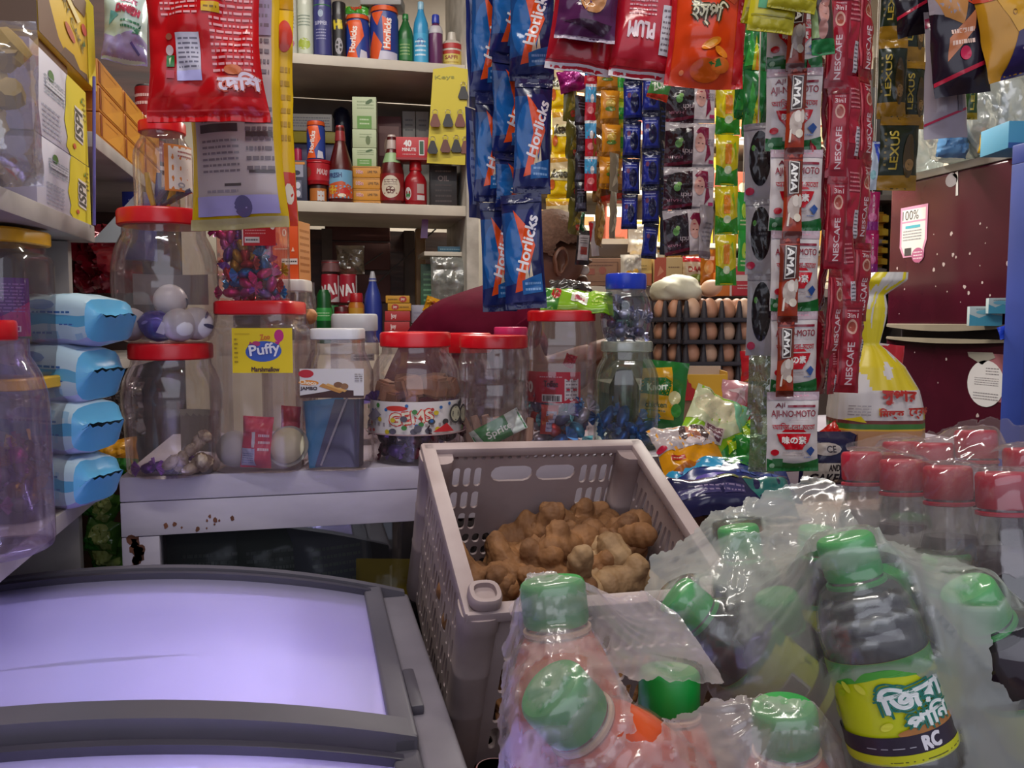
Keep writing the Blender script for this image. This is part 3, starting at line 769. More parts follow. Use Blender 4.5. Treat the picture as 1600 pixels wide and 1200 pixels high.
solo(cup, 'jelly_cup', 'grey jelly cup leaning in the far corner of the marshmallow jar', 'candy', inj(tD, -.038, -.02, .03), (R_(75), R_(30), TO_CAM))
solo(pillow(.03, .06, .014, '#b02438', [('r', -.4, -.3, .4, .1, '#c8455a')], seed=53, wr=.003), 'sweet_packet', 'small dark red packet behind the jelly cup in the square jar', 'packet', inj(tD, .036, .012, .06), (0, R_(4), TO_CAM))
tE, rE, hE, HE = jar('square ribbed clear jar full of shiny foil candies above the marshmallow jar', 345, 440, 340, 486, 'square', '#c4182a', 14, sq=.7, at=Vector((locD.x - .008, locD.y, locD.z + HD)), ribs=24, seg=64)
locE = tE.location.copy(); kE = HE / 146.0
jlabel(tE, rE, jy(405, 486, kE), jy(352, 486, kE), .47, 1.0, '#b81d2c', [('r', -.5, -.5, -.46, .5, '#d9c9c9'), ('d', -.4, -.2, .2, .45, '#d98a90', 8), ('r', -.42, -.42, .02, -.26, '#d5d2d6'), ('d', -.38, -.4, -.02, -.28, '#55505a', 1), ('t', '0', .42, .1, .14, .3, '#e8e0dc', 0, .05)], sqr=True)
cols = [('#c21a6c', '#e05a9c', 'magenta'), ('#1c5fa0', '#5aa0d8', 'blue'), ('#b0202c', '#d85a5a', 'red'), ('#a8791f', '#e0bb55', 'gold'), ('#5f2a86', '#a86ac8', 'violet'), ('#b23a8c', '#e8a0cc', 'pink')]
kinds = [(candy_mesh(a, b, .026, .0085, i), n) for i, (a, b, n) in enumerate(cols)]
q = random.Random(11)
for k in range(40):
    lay, j = divmod(k, 6); me, nm = kinds[(k * 5 + lay) % 6]
    x = (-.026 + .026 * (j % 3)) + q.uniform(-.006, .006); y = -.026 + .022 * (j // 3) + q.uniform(-.004, .004)
    if lay >= 4: x = -.028 + .011 * j - .004 * (lay - 4); x = min(x, .02)
    up = q.random() < (.2 if lay < 3 else .8)
    tag(link('foil_candy', me, None, inj(tE, x, y, .010 + lay * .0135 + q.uniform(0, .004)), (0, R_(q.uniform(60, 110)) if up else q.uniform(-.5, .5), TO_CAM + (q.uniform(-.6, .6)))), nm + ' foil candy inside the square ribbed jar', 'candy', nm + ' foil candies in the square ribbed jar')
# orange carton and jars behind
p_, w_, h_ = fit(436, 474, 352, 441, 1.42)
mb = box(MB(), (-w_ * .9, 0, 0), (w_ / 2, .05, h_), C('#d4501c', .45), .001)
prints(mb, face_surf((-.2 * w_, -.0005, h_ / 2), (1, 0, 0), (0, 0, 1)), [('r', .0, -.24, .48, -.14, '#d6d0cc'), ('d', .02, -.22, .46, -.16, '#4a4448', 1), ('p', [(.3, -.02), (.4, -.02), (.35, .06)], '#e8c8b0'), ('d', -.2, 0, .2, .05, '#e8c8b0', 1), ('t', 'O', .1, .3, .1, .12, '#f0e0d0', 0, .05)], w_ * 1.4, h_)
prints(mb, face_surf((w_ / 2 + .0005, .025, h_ / 2), (0, 1, 0), (0, 0, 1)), [('r', -.5, -.5, .5, .5, '#c98a56'), ('d', -.4, -.4, .4, .4, '#a86a3c', 7)], .05, h_)
box_or = (mb, p_, h_)
tF, rF, hF, HF = jar('clear jar with white lid and orange snack behind the foil candy jar', 418, 490, 440, 700, 'square', '#cfcac6', 18, sq=.6, d=1.42, yback=0)
solo(mb, 'carton', 'orange carton with barcode standing on the white lidded jar at the back', 'carton', (tF.location.x - .0, tF.location.y - .01, ZCT + HF), (0, 0, TO_CAM - .15))
for k in range(5):
    mb = MB(); ball(mb, (0, 0, 0), (.018, .014, .012), noisy('orange_biscuit', '#9c5f33', '#c48a55', 30, .7, .2), 3, nz=.2, nsc=2, seed=k)
    solo(mb, 'biscuit', 'orange biscuit in the white lidded jar behind the foil candies', 'biscuit', inj(tF, -.02 + .014 * k, -.01, HF - .062 + .004 * (k % 2)), (k, 0, k), 'biscuits in the white lidded jar')
tF2, *_ = jar('empty tall clear box jar behind the marshmallow jar', 466, 496, 452, 700, 'square', None, 2, sq=.8, d=1.50)

# --- wafer jar and the white lidded jar behind it
tG, rG, hG, HG = jar('square clear jar with white lid and brown wafer label', 482, 581, 525, 737, 'sloped', '#cfcdd0', 17, sq=.6, lidr=.78, yback=.008)
kG = HG / 212.0
jlabel(tG, rG, jy(627, 737, kG), jy(584, 737, kG), .02, .985, '#cfcac8', [('p', [(-.5, -.5), (.5, -.5), (.5, -.28), (.1, -.2), (-.2, -.32), (-.5, -.42)], '#3f2320'), ('e', -.40, .33, .12, .14, '#b8222e'), ('p', ell(-.36, .02, .16, .09, 14, -.1), '#d8862a'), ('t', 'Choco', -.37, .03, .26, .13, '#f0e6d0', -.1, .05), ('t', 'JAMBO', -.36, -.19, .26, .14, '#3a2a2e', 0, .06),
   ('p', [(-.2, -.1), (.12, -.34), (.18, -.26), (-.14, .0)], '#b8803c'), ('p', [(-.1, -.06), (.2, -.3), (.24, -.24), (-.06, .0)], '#d0a05a'), ('e', .1, -.05, .07, .1, '#7a5236'), ('e', .2, -.1, .06, .1, '#8a6240'), ('r', .34, -.42, .5, -.2, '#cfcac8'), ('d', .36, .05, .48, .35, '#8a8080', 4)], sqr=True)
solo(box(MB(), (-.03, 0, 0), (.03, .0015, .10), C('#2f7fb0', .4)), 'blue_card', 'blue card standing inside the wafer jar', 'card', inj(tG, -.01, -.028, .004), (R_(-8), R_(-6), TO_CAM))
mb = MB(); mb.add([(-.03, 0, 0), (.035, 0, 0), (.036, .004, .10), (.0, .0, .10)], [(0, 1, 2, 3)], C('#2c2a52', .4)); mb.add([(.036, .004, .1), (.035, 0, 0), (.036, .03, 0), (.037, .032, .1)], [(0, 1, 2, 3)], C('#252244', .4))
solo(mb, 'folded_card', 'dark violet folded card standing in the wafer jar', 'card', inj(tG, .0, -.034, .004), (R_(-3), 0, TO_CAM))
mb = MB(); tube(mb, [(-.02, 0, .003), (.022, 0, .108)], .0016, C('#a8a2a6', .35), 8)
solo(mb, 'drinking_straw', 'thin pale straw leaning across the wafer jar', 'straw', inj(tG, .0, -.038, .004), (0, 0, TO_CAM))
tH, rH, hH, HH = jar('clear jar with thick white lid behind the wafer jar', 522, 592, 492, 690, 'square', '#c9cbcd', 26, sq=.35, d=1.50, lidr=.96)
jlabel(tH, rH, HH - .082, HH - .07, .5, .95, '#b5b2b0', [('d', -.4, -.4, .4, .4, '#5a5658', 2)])

# --- chocolate button jar with sugar blocks
tI, rI, hI, HI = jar('ribbed clear jar with red lid, brown sugar blocks and a spotted sweets label', 580, 722, 533, 729, 'gems', RED(), 23, lidr=.77, yback=.006)
kI = HI / 196.0; locI = tI.location.copy()
Z = lambda py: jy(py, 729, kI)
jlabel(tI, rI * .985, Z(683), Z(634), 0.0, 1.0, '#cfc6c2', [('t', 'GEMS', -.0, .03, .30, .34, '#c23a2e', .12, .16), ('t', 'GEMS', -.0, .03, .30, .34, '#d8d0b8', .12, .05), ('e', -.1, .3, .08, .08, '#c23a2e')] +
   [('e', random.Random(k).uniform(-.48, .48), random.Random(k + 50).uniform(-.45, .45), .012 + .006 * (k % 3), .05 + .02 * (k % 3), ('#2f5f9a', '#c2a82a', '#3f3a3c', '#a8322e', '#3f7a3a', '#55505a')[k % 6]) for k in range(44)] +
   [('p', [(.14, -.4), (.24, -.15), (.3, -.42)], '#c2282e'), ('p', [(-.36, .0), (-.25, .3), (-.2, .1), (-.28, -.1)], '#77707a'), ('e', .32, .1, .06, .3, '#3f3a3a'), ('e', .32, .1, .045, .23, '#b0aa90'), ('e', .42, .05, .06, .3, '#3f3a3a'), ('e', .42, .05, .045, .23, '#b0aa90'), ('r', -.5, -.5, .5, -.46, '#a88a88')])
m_jag = noisy('jaggery', '#8a5a3c', '#b9876a', 22, .65, .25)
q = random.Random(21)
for k, (x, y, s, zt) in enumerate(((-.005, -.040, .022, .0), (.034, -.034, .020, .002), (-.040, -.026, .018, -.008), (.052, -.012, .018, .0), (-.048, .006, .018, -.004), (.015, .0, .022, .0), (-.02, .03, .02, 0), (.03, .035, .02, 0), (.0, -.052, .012, -.012), (-.028, -.046, .013, -.010))):
    bm = bmesh.new(); bmesh.ops.create_cube(bm, size=1); bmesh.ops.bevel(bm, geom=bm.edges[:], offset=.12, segments=2, affect='EDGES'); bmesh.ops.subdivide_edges(bm, edges=bm.edges[:], cuts=1, use_grid_fill=True)
    for v in bm.verts: v.co = v.co * (1 + .18 * noise.noise(v.co * 2.3 + Vector((k, 0, 0)))) * s * 1.5; v.co.z *= 1.05
    mb = MB(); bm_add(mb, bm, m_jag)
    solo(mb, 'sugar_block', 'brown sugar block in the ribbed jar with the spotted label', 'sugar block', inj(tI, x, y, Z(634) + .006 + s * .6 + zt), (q.uniform(-.3, .3), q.uniform(-.3, .3), q.uniform(0, 3)), 'sugar blocks in the ribbed jar')
kinds = [(candy_mesh('#3a1420', '#5a2430', .03, .012, 1), 'dark maroon'), (candy_mesh('#46182a', '#64303c', .03, .012, 2), 'dark maroon'), (candy_mesh('#5a3a8a', '#8a6ac0', .03, .013, 3), 'violet')]
fill(locI, rI, .016, 28, kinds, 'wrapped sweet at the bottom of the spotted label jar', 'wrapped sweets under the sugar blocks', seed=4, layer=8, gap=.022, rfrac=.76)
tJ, *_ = jar('clear jar with domed red lid behind the sugar block jar', 686, 772, 527, 700, 'shoulder', RED(), 30, d=1.47, lidr=.92)
tK, rK, hK, HK = jar('straight clear jar with red lid holding a green and white packet', 717, 826, 535, 722, 'straight', RED(), 20, lidr=.97, yback=.006)
locK = tK.location.copy()
solo(pillow(.036, .085, .014, '#2c7a3c', [('r', -.5, .22, .5, .5, '#c8cfc8'), ('t', 'Sprite', .05, .02, .5, .4, '#dfe8df', 1.571, .03), ('p', [(-.5, -.5), (.5, -.5), (.5, -.3), (-.5, -.4)], '#b8c2b6')], seed=61, wr=.003), 'sweet_packet', 'green and white packet leaning in the straight red lidded jar', 'packet', inj(tK, .008, -.040, .048), (0, R_(62), TO_CAM))
m_tan = C('#a9826f', .6)
for k in range(7):
    mb = MB(); tube(mb, [(0, 0, 0), (.004, .002, .03), (.0, 0, .06)], [.009, .010, .006], m_tan, 8)
    solo(mb, 'dried_stick', 'tan dried snack stick standing inside the straight red lidded jar', 'snack', inj(tK, -.036 + .013 * k, -.012 + .012 * (k % 3), .006), (R_(-5 + 4 * (k % 4)), R_(-14 + 5 * k), TO_CAM), 'dried sticks in the straight jar')
tL, rL, hL, HL = jar('small clear jar with pink lid behind the red lidded jars', 772, 824, 519, 690, 'straight', '#d0306a', 15, d=1.56, lidr=1.0)
tM, rM, hM, HM = jar('tall clear jar with red lid and crimson barcode label', 822, 930, 497, 706, 'straight', RED(), 17, lidr=.97, yback=.01, sq=.15)
kM = HM / 209.0; locM = tM.location.copy(); Z = lambda py: jy(py, 706, kM)
jlabel(tM, rM, Z(634), Z(588), .02, .745, '#b3122e', [('r', .24, -.42, .46, .28, '#cfc6c6'), ('d', .26, -.4, .44, .26, '#8a7a80', 6), ('r', -.12, -.46, .2, -.22, '#cfc6c6')] + [('r', -.1 + .025 * k, -.44, -.1 + .025 * k + (.012 if k % 3 else .018), -.26, '#3a3034') for k in range(11)] + [('t', 'Toffee', .03, .12, .22, .2, '#4a1a24', 0, .05), ('t', '90', -.40, -.0, .2, .34, '#e0cfcf', 0, .07), ('d', -.15, .3, .2, .38, '#d8a8b0', 1)])
cols = [('#1f66b4', '#4f9ad8', 'bright blue'), ('#c2342e', '#e07a4a', 'red'), ('#2a8ab0', '#7ad0d8', 'turquoise'), ('#3a3a6c', '#7a7ab0', 'dark blue'), ('#b8b4c0', '#d8d4e0', 'silver')]
kinds = [(candy_mesh(a, b, .034, .013, i), n) for i, (a, b, n) in enumerate(cols)]
fill(locM, rM, .014, 26, kinds, 'wrapped candy in the jar with the crimson label', 'wrapped candies in the crimson label jar', seed=9, layer=7, gap=.019)
solo(pillow(.03, .05, .012, '#c2483e', [('r', -.2, -.4, .4, .3, '#b9b6d2'), ('d', -.15, -.35, .35, .25, '#6a6a92', 4)], seed=63, wr=.002), 'sweet_packet', 'small red and lilac packet in the crimson label jar', 'packet', inj(tM, -.022, -.046, .052), (0, R_(3), TO_CAM))
solo(pillow(.02, .024, .008, '#c01c3a', [], seed=64, wr=.003), 'sweet_packet', 'tiny crimson packet stuck high inside the crimson label jar', 'packet', inj(tM, .016, .01, Z(575)), (R_(20), R_(20), TO_CAM))
tN, rN, hN, HN = jar('greenish clear jar with see-through lid holding blue wrapped sweets', 928, 1026, 543, 707, 'shoulder', clear('pale_lid', '#e6ece6', .42, .2, .2, '#b9c4bb'), 16, mat=clear('greenish_jar', '#e3ece4', .10, .12, .08, '#a9b8ab'), lidr=.8, yback=.012, sq=.15)
locN = tN.location.copy()
mb = MB()
kinds = [(candy_mesh('#1e4fa8', '#4a86d6', .05, .012, i), 'blue') for i in range(3)]
fill(locN, rN, .014, 16, kinds, 'long wrapped sweet in the greenish clear jar', 'blue sweets in the greenish jar', seed=14, layer=6, gap=.02, rfrac=.6)
mb = MB(); lathe(mb, [(.02, 0), (.026, .01), (.026, .10), (.012, .13)], clear('brown_bag', '#8a7a5c', .25, .15, .2, '#6a5c44'), 20, cap0=True)
solo(mb, 'plastic_sleeve', 'brown tinted plastic sleeve standing in the greenish jar', 'sleeve', (locN.x + .004, locN.y + .02, locN.z + .004), (0, 0, 0))
tO, rO, hO, HO = jar('small globe jar with blue lid full of silver candies, on the greenish jar', 934, 1013, 442, 545, 'globe', C('#1f3fc0', .3), 24, at=Vector((locN.x - .002, locN.y, locN.z + HN)), lidr=.80, mat=clear('bluish_jar', '#e6e9f0', .07, .12, .06, '#b0b6c4'))
locO = tO.location.copy()
cols = [('#8f8fa5', '#c9c9d8', 'silver'), ('#5a5a86', '#a0a0c0', 'greyish violet'), ('#3f5a52', '#8aa89a', 'grey green'), ('#a8a5b8', '#d8d8e6', 'pale silver')]
kinds = [(candy_mesh(a, b, .024, .0095, i), n) for i, (a, b, n) in enumerate(cols)]
fill(locO, rO * .95, .012, 20, kinds, 'wrapped candy in the blue lidded globe jar', 'silver candies in the blue lidded jar', seed=19, layer=6, gap=.015, rfrac=.6)
# packets lying over the red lid
pk = pillow(.125, .07, .022, '#7fae26', [('p', [(-.5, -.5), (-.28, -.5), (-.22, .5), (-.5, .5)], '#3a7a2a'), ('e', -.30, .05, .07, .2, '#b02a30'), ('p', [(-.1, -.2), (.12, -.3), (.16, .05), (-.06, .2)], '#d8d6c2'), ('r', -.04, -.12, .1, .0, '#b04a5a'), ('d', .2, -.3, .42, .2, '#c2d86a', 4), ('p', [(-.5, -.5), (.5, -.5), (.5, -.42), (-.5, -.44)], '#6a9a1a')], seed=66, wr=.005, pinch=.03)
solo(pk, 'snack_packet', 'lime green snack packet lying across the lid of the crimson label jar', 'packet', (locM.x + .022, locM.y - .02, locM.z + HM + .018), (R_(-52), R_(4), TO_CAM))
pk = pillow(.075, .045, .012, '#2a2526', [('r', -.2, -.2, .3, .1, '#4a4444')], seed=67, wr=.004)
solo(pk, 'snack_packet', 'black foil packet on top of the lime green packet', 'packet', (locM.x + .026, locM.y + .03, locM.z + HM + .046), (R_(-62), R_(2), TO_CAM))

# --- jars on the left plank
tP, rP, hP, HP = jar('large clear jar with red lid at the near end of the left plank', -118, 76, 515, 872, 'shoulder', RED(), 32, z=ZP, d=.84, lidr=.58, mat=clear('violet_jar', '#efe6f4', .14, .12, .07, '#b7a4c4'))
tQ2, r2, h2, H2 = jar('clear jar with yellow lid holding gold foil sweets, under the purple label jar', -56, 92, 586, 800, 'square', '#d9ac1a', 19, z=ZP, d=1.0, lidr=.93, sq=.4)
kinds = [(candy_mesh('#a8821c', '#e6c860', .03, .011, 1), 'gold'), (candy_mesh('#b02a8c', '#e07ac8', .03, .011, 2), 'magenta'), (candy_mesh('#a8a2a8', '#d8d2d8', .03, .011, 3), 'silver'), (candy_mesh('#6a4a1c', '#b08a40', .03, .011, 4), 'bronze')]
fill(tQ2.location, r2, .014, 28, kinds, 'foil sweet in the yellow lidded jar on the left plank', 'foil sweets in the lower yellow lidded jar', seed=23, layer=7, gap=.02)
tQ, rQ, hQ, HQ = jar('clear jar with yellow lid and purple printed label, on another yellow lidded jar', -74, 76, 362, 586, 'square', '#d9a41a', 23, at=Vector((tQ2.location.x - .010, tQ2.location.y, ZP + H2)), lidr=.98, sq=.35)
kQ = HQ / 224; Z = lambda py: jy(py, 586, kQ)
jlabel(tQ, rQ, Z(524), Z(437), .1, .975, '#5a1f86', [('p', [(-.5, -.5), (.5, -.5), (.5, -.1), (-.5, -.3)], '#8a1f7a'), ('p', [(.1, -.5), (.5, -.5), (.5, .1), (.2, -.2)], '#b02a86'), ('d', -.1, -.1, .45, .42, '#9a6ac0', 9), ('r', .0, -.46, .22, -.28, '#c9b8cf')] + [('r', .01 + .02 * k, -.44, .018 + .02 * k, -.3, '#3a2044') for k in range(10)] + [('r', .32, -.42, .4, -.32, '#e6d8ec'), ('r', .335, -.40, .385, -.34, '#b02a86')], sqr=False)
# ------------------------------------------------------------------ goods on the left shelves
def lbox(name, label, cat, xf, pn, pf, pz, yt, yb, depth_x, base, layers=(), near=(), group=None, bev=.0012, fm=None, part=None, top=()):
    """a carton against the plane x = xf facing the aisle: its near and far columns, and rows yt..yb read at column pz (yb may be a height in m)"""
    y0, y1 = PX(pn, 300, xf).y, PX(pf, 300, xf).y
    z1 = PX(pz, yt, xf).z; z0 = yb if yb < 5 else PX(pz, yb, xf).z
    fm = fm or (lambda h: C(h, .45))
    mb = box(MB(), (-depth_x, 0, 0), (0, y1 - y0, z1 - z0), fm(base), bev)
    prints(mb, face_surf((.0002, (y1 - y0) / 2, (z1 - z0) / 2), (0, 1, 0), (0, 0, 1)), list(layers), y1 - y0, z1 - z0, fm=fm)
    if near: prints(mb, face_surf((-depth_x / 2, -.0002, (z1 - z0) / 2), (1, 0, 0), (0, 0, 1)), list(near), depth_x, z1 - z0, fm=fm)
    return solo(mb, name, label, cat, (xf, y0, z0), (0, 0, 0), group), z0, z1
W_ = '#c5c3d2'
wl = [('r', .12, -.5, .5, .5, '#d8c814'), ('p', [(.12, -.5), (.12, .5), (.09, .4), (.07, .1), (.03, -.1), (.08, -.3), (.05, -.42)], '#d8c814'), ('p', ell(-.18, .28, .05, .07, 10), '#4f7a3c'), ('r', -.28, .12, .04, .2, '#d2d2df'), ('d', -.3, .02, .05, .26, '#8d9aa6', 6), ('d', -.35, -.45, -.05, -.1, '#9a9cae', 6),
      ('p', [(.22, -.25), (.40, -.22), (.42, .2), (.26, .18)], '#e6dfae'), ('t', 'ISPI', .31, -.04, .36, .15, '#d8d4d4', 1.52, .12), ('t', 'ISPI', .31, -.04, .36, .15, '#3d3a33', 1.52, .03), ('d', .40, .05, .46, .40, '#8a801c', 5), ('e', .2, -.36, .03, .035, '#c2512a'), ('p', [(.36, .28), (.4, .3), (.38, .36)], '#3f7a2c')]
o1, z0_, z1_ = lbox('snack_carton', 'white carton with yellow end, lower of the pair on the left shelf', 'carton', -.305, 58, 140, 100, 236, ZB, .17, W_, wl, [('r', -.5, -.5, .5, .5, '#9f97ad'), ('r', -.1, -.3, .3, .3, '#6f688c'), ('p', [(-.4, -.4), (.0, -.2), (-.1, .1), (-.4, .0)], '#4f4a55')], bev=.001)
o2, z0_, z2_ = lbox('snack_carton', 'white carton with yellow end, stacked on a like carton on the left shelf', 'carton', -.305, 56, 139, 100, 112, z1_ + .001, .17, W_, wl, [('r', -.5, -.5, .5, .5, '#8f87a5'), ('r', -.2, -.2, .4, .3, '#5f5a8c')], bev=.001)
yc = '#d8b414'
lbox('cake_carton', 'yellow dry cake display carton with torn brown edges above the white cartons', 'carton', -.305, 70, 156, 110, -40, z2_ + .018, .17, yc,
     [('r', -.5, .3, .5, .5, '#d8c814'), ('r', .34, -.5, .5, .5, '#dcc818'), ('p', [(-.5, -.5), (-.5, .45), (-.42, .2), (-.32, -.1), (-.2, -.35), (-.02, -.5)], '#6a4528'), ('p', [(-.18, -.5), (-.1, -.38), (.06, -.36), (.16, -.45), (.3, -.42), (.34, -.5)], '#5a3a22'), ('p', [(-.3, .45), (-.1, .28), (.1, .2), (.3, .22), (.34, .42), (.1, .5), (-.2, .5)], '#6d4a2a'), ('p', [(-.2, .5), (0, .36), (.24, .38), (.3, .5)], '#553820'),
      ('t', 'DRY CAKE', .04, .0, .44, .09, '#5a5218', -.42, .04), ('p', ell(.0, -.16, .1, .05, 14, -.6), '#b5562c'), ('e', .27, .06, .05, .06, '#c2402a'), ('p', [(.22, -.16), (.28, -.12), (.26, -.06)], '#3f6a2c'), ('p', [(-.3, .3), (-.2, .34), (.2, .1), (.14, .04)], '#e8d89a')],
     [('r', -.5, -.5, .5, .5, '#4f3826')])
solo(box(MB(), (-.12, 0, 0), (0, .14, .0165), C('#7a5434', .7), .001), 'cardboard_tray', 'brown cardboard tray under the yellow dry cake carton', 'tray', (-.312, PX(64, 100, -.305).y, z2_ + .001))
xd = -.335; pa, pb_ = PX(61, 40, xd), PX(72, 40, xd); zd = PX(61, 66, xd).z
mb = box(MB(), (-.16, 0, 0), (0, pb_.y - pa.y, .16), noisy('grey_box', '#3b343a', '#4c444a', 6, .5), .002)
prints(mb, face_surf((.0003, (pb_.y - pa.y) / 2, .08), (0, 1, 0), (0, 0, 1)), [('r', -.5, -.5, .5, .5, '#5a3a24')], pb_.y - pa.y, .16, fm=lambda h: C(h, .6))
solo(mb, 'dark_carton', 'dark grey carton with a brown side at the near end of the upper left stack', 'carton', (xd, pa.y, zd))
solo(box(MB(), (-.16, 0, 0), (0, pb_.y - pa.y, zd - z2_ - .0015), m_board, .001), 'board_piece', 'grey board piece under the dark grey carton', 'board', (xd, pa.y, z2_ + .001))
# clear bag of pasta shapes, blue pack
m_bag = clear('crinkled_bag', '#e8e6ee', .12, .30, .10, '#c4c2d2', bump=.6, bscale=18)
px_ = P(4, 338, .86)
tb = pillow(.125, .165, .08, m_bag, seed=71, wr=.006, back=m_bag, pinch=.0)
solo(tb, 'plastic_bag', 'clear crinkled bag holding yellow pasta beside the white cartons', 'bag', (px_.x - .02, px_.y, ZB + .086), (0, 0, TO_CAM))
q = random.Random(8)
for k in range(16):
    mb = MB(); tube(mb, [(-.016, 0, 0), (0, .002, .004), (.016, 0, -.002)], [.011, .014, .010], C(('#c2a032', '#d0b45a', '#b0902c')[k % 3], .45), 8)
    solo(mb, 'pasta_shape', 'yellow pasta shape inside the clear crinkled bag on the left shelf', 'pasta', (px_.x - .02 + q.uniform(-.035, .04), px_.y + q.uniform(-.008, .012), ZB + .026 + .0078 * k), (q.uniform(0, 3), q.uniform(0, 3), q.uniform(0, 3)), 'pasta shapes in the clear bag')
solo(box(MB(), (-.075, 0, 0), (-.026, .012, .046), C('#252a66', .35), .004), 'blue_packet', 'dark blue packet lying low beside the clear bag on the left shelf', 'packet', (P(20, 330, .82).x, P(20, 330, .82).y, ZB + .001), (0, 0, TO_CAM))
# orange cartons on the far upper shelf
ys = [(PX(153, 200, -.305).y, PX(191, 200, -.305).y), (PX(192, 200, -.305).y, PX(221, 200, -.305).y), (PX(222, 200, -.305).y, PX(246, 200, -.305).y)]
hz = (PX(155, 97, -.305).z - ZA) / 3
om = lambda h: C(h, .4)
for i, (ya, yb_) in enumerate(ys):
    for k in range(3):
        mb = box(MB(), (-.2, 0, 0), (0, yb_ - ya - .002, hz - .0015), om('#c47d14'), .0012)
        prints(mb, face_surf((.0002, (yb_ - ya) / 2, hz / 2), (0, 1, 0), (0, 0, 1)), [('r', -.42, -.42, .42, .42, '#cf8a1c'), ('p', [(-.3, -.42), (.2, -.42), (.42, .1), (.42, .42)], '#d89624'), ('r', -.49, -.4, -.44, .4, '#a04a14'), ('d', -.3, .2, .2, .3, '#b57014', 1)], yb_ - ya, hz, fm=om)
        prints(mb, face_surf((-.1, -.0002, hz / 2), (1, 0, 0), (0, 0, 1)), [('r', -.45, -.4, .45, .4, '#b8721a')], .2, hz, fm=om)
        solo(mb, 'orange_carton', f'orange carton, {("nearest", "middle", "farthest")[i]} column of the upper left shelf, {("bottom", "middle", "top")[k]} row', 'carton', (-.302, ya, ZA + .0005 + k * hz), (0, 0, 0), 'orange cartons on the upper left shelf')
p_, w_, h_ = fit(160, 224, -8, 112, 1.22)
pk = pillow(w_ * 1.05, h_ * 1.0, .05, '#a9bcb8', [('p', [(-.5, -.5), (.5, -.5), (.5, -.22), (.2, -.16), (-.2, -.24), (-.5, -.14)], '#8f86b4'), ('e', -.3, .4, .14, .1, '#3fa9b4'), ('p', [(-.3, .1), (-.1, .02), (-.34, -.08)], '#5a9aa0'), ('t', 'DANISH', .1, .10, .5, .11, '#a83a52', -.12, .1), ('t', 'Soft', .12, .25, .36, .08, '#b86a86', -.1, .06), ('d', -.05, -.16, .36, -.02, '#3f7a5c', 2), ('p', [(.2, -.2), (.4, -.05), (.34, -.2)], '#2f5f4a'), ('p', [(.15, -.3), (.2, -.28), (.36, -.4), (.32, -.42)], '#4f4a8a')], seed=73, wr=.005)
solo(pk, 'sugar_bag', 'pale teal bag with pink lettering standing above the orange cartons', 'bag', (p_.x - .0, p_.y + .03, ZA + 3 * hz + h_ * .5 - .002), (R_(-6), R_(3), TO_CAM + .3))

def vessel(name, label, cat, x0, x1, y0, y1, prof, body, Y=None, z=None, d=None, cap=None, labs=(), group=None, rot=0, at=None, sq=0.0, seg=24):
    """bottle, can or tub: prof as fractions, cap = (z0, z1, r, colour), labs = [(z0, z1, a0, a1, base, layers)]"""
    cx = (x0 + x1) / 2
    p = PY(cx, y1, Y) if Y is not None else P(cx, y1, d)
    if z is not None: p = Vector((p.x, p.y, z))
    if at is not None: p = Vector(at)
    s = depth(p); r = (x1 - x0) / 2 * s / F_PX; h = (y1 - y0) * s / F_PX
    t = thing(name, label, cat, p, (0, 0, TO_CAM + rot), group)
    pr = [(a * r, b * h) for a, b in prof]
    mb = MB(); lathe(mb, pr, body if not isinstance(body, str) else C(body, .3), seg, sq, cap0=True, cap1=True); mb.build('body', t, ang=50)
    def rad(zz):
        for (ra, za), (rb, zb) in zip(pr, pr[1:]):
            if za <= zz <= zb and zb > za: return ra + (rb - ra) * (zz - za) / (zb - za)
        return pr[-1][0]
    if cap:
        for c in (cap if isinstance(cap, list) else [cap]):
            L = MB(); a, b, cr, col = c[:4]
            top = c[4] if len(c) > 4 else .94
            lathe(L, [(cr * r * .98, a * h), (cr * r, (a + .08 * (b - a)) * h), (cr * r * top, (a + .9 * (b - a)) * h), (cr * r * top * .9, b * h)], col if not isinstance(col, str) else C(col, .3), seg, sq, cap0=True, cap1=True)
            L.build('cap', t)
    for (a, b, a0, a1, base, lay) in labs:
        L = MB(); wrap(L, rad, a * h, b * h, a0, a1, C(base, .4), .0005)
        W, H = (a1 - a0) * rad((a + b) / 2 * h), (b - a) * h
        prints(L, cyl_surf(rad, (a + b) / 2 * h, (a0 + a1) / 2), lay, W, H, lim=.012, off=.0008, fm=lambda c: C(c, .4))
        L.build('label', t)
    return t
CYL = [(.94, 0), (1, .02), (1, .98), (.94, 1)]
BOT = [(.9, 0), (1, .03), (1, .58), (.9, .68), (.55, .80), (.36, .88), (.36, 1)]
JARP = [(.92, 0), (1, .03), (1, .80), (.92, .86), (.92, 1)]
def ss(y): return YS + y
# top shelf
T1 = ZS1 + .0005
vessel('spray_bottle', 'dark bottle with yellow label at the left end of the top back shelf', 'bottle', 425, 443, 2, 88, BOT, '#231c1e', Y=ss(.05), z=T1, labs=[(.05, .32, -1.2, 1.2, '#c8a83c', [])])
vessel('air_freshener', 'white air freshener can with pink cap on the top back shelf', 'can', 443, 465, -14, 88, CYL, '#b9b6ac', Y=ss(.05), z=T1, cap=(.78, .99, .96, '#a04a5c'), labs=[(.05, .76, -1.4, 1.4, '#b8b8b0', [('d', -.3, 0, .3, .3, '#7a8a8a', 4), ('p', ell(0, -.3, .3, .1, 12), '#a86a80')])])
vessel('air_freshener', 'white air freshener can with green cap on the top back shelf', 'can', 466, 490, -14, 88, CYL, '#b9bcac', Y=ss(.05), z=T1, cap=(.80, .99, .96, '#2f7a3c'), labs=[(.05, .78, -1.4, 1.4, '#b9beac', [('d', -.3, .05, .3, .3, '#6a7a6a', 4), ('p', ell(0, -.3, .3, .12, 12), '#9aaa3c')])])
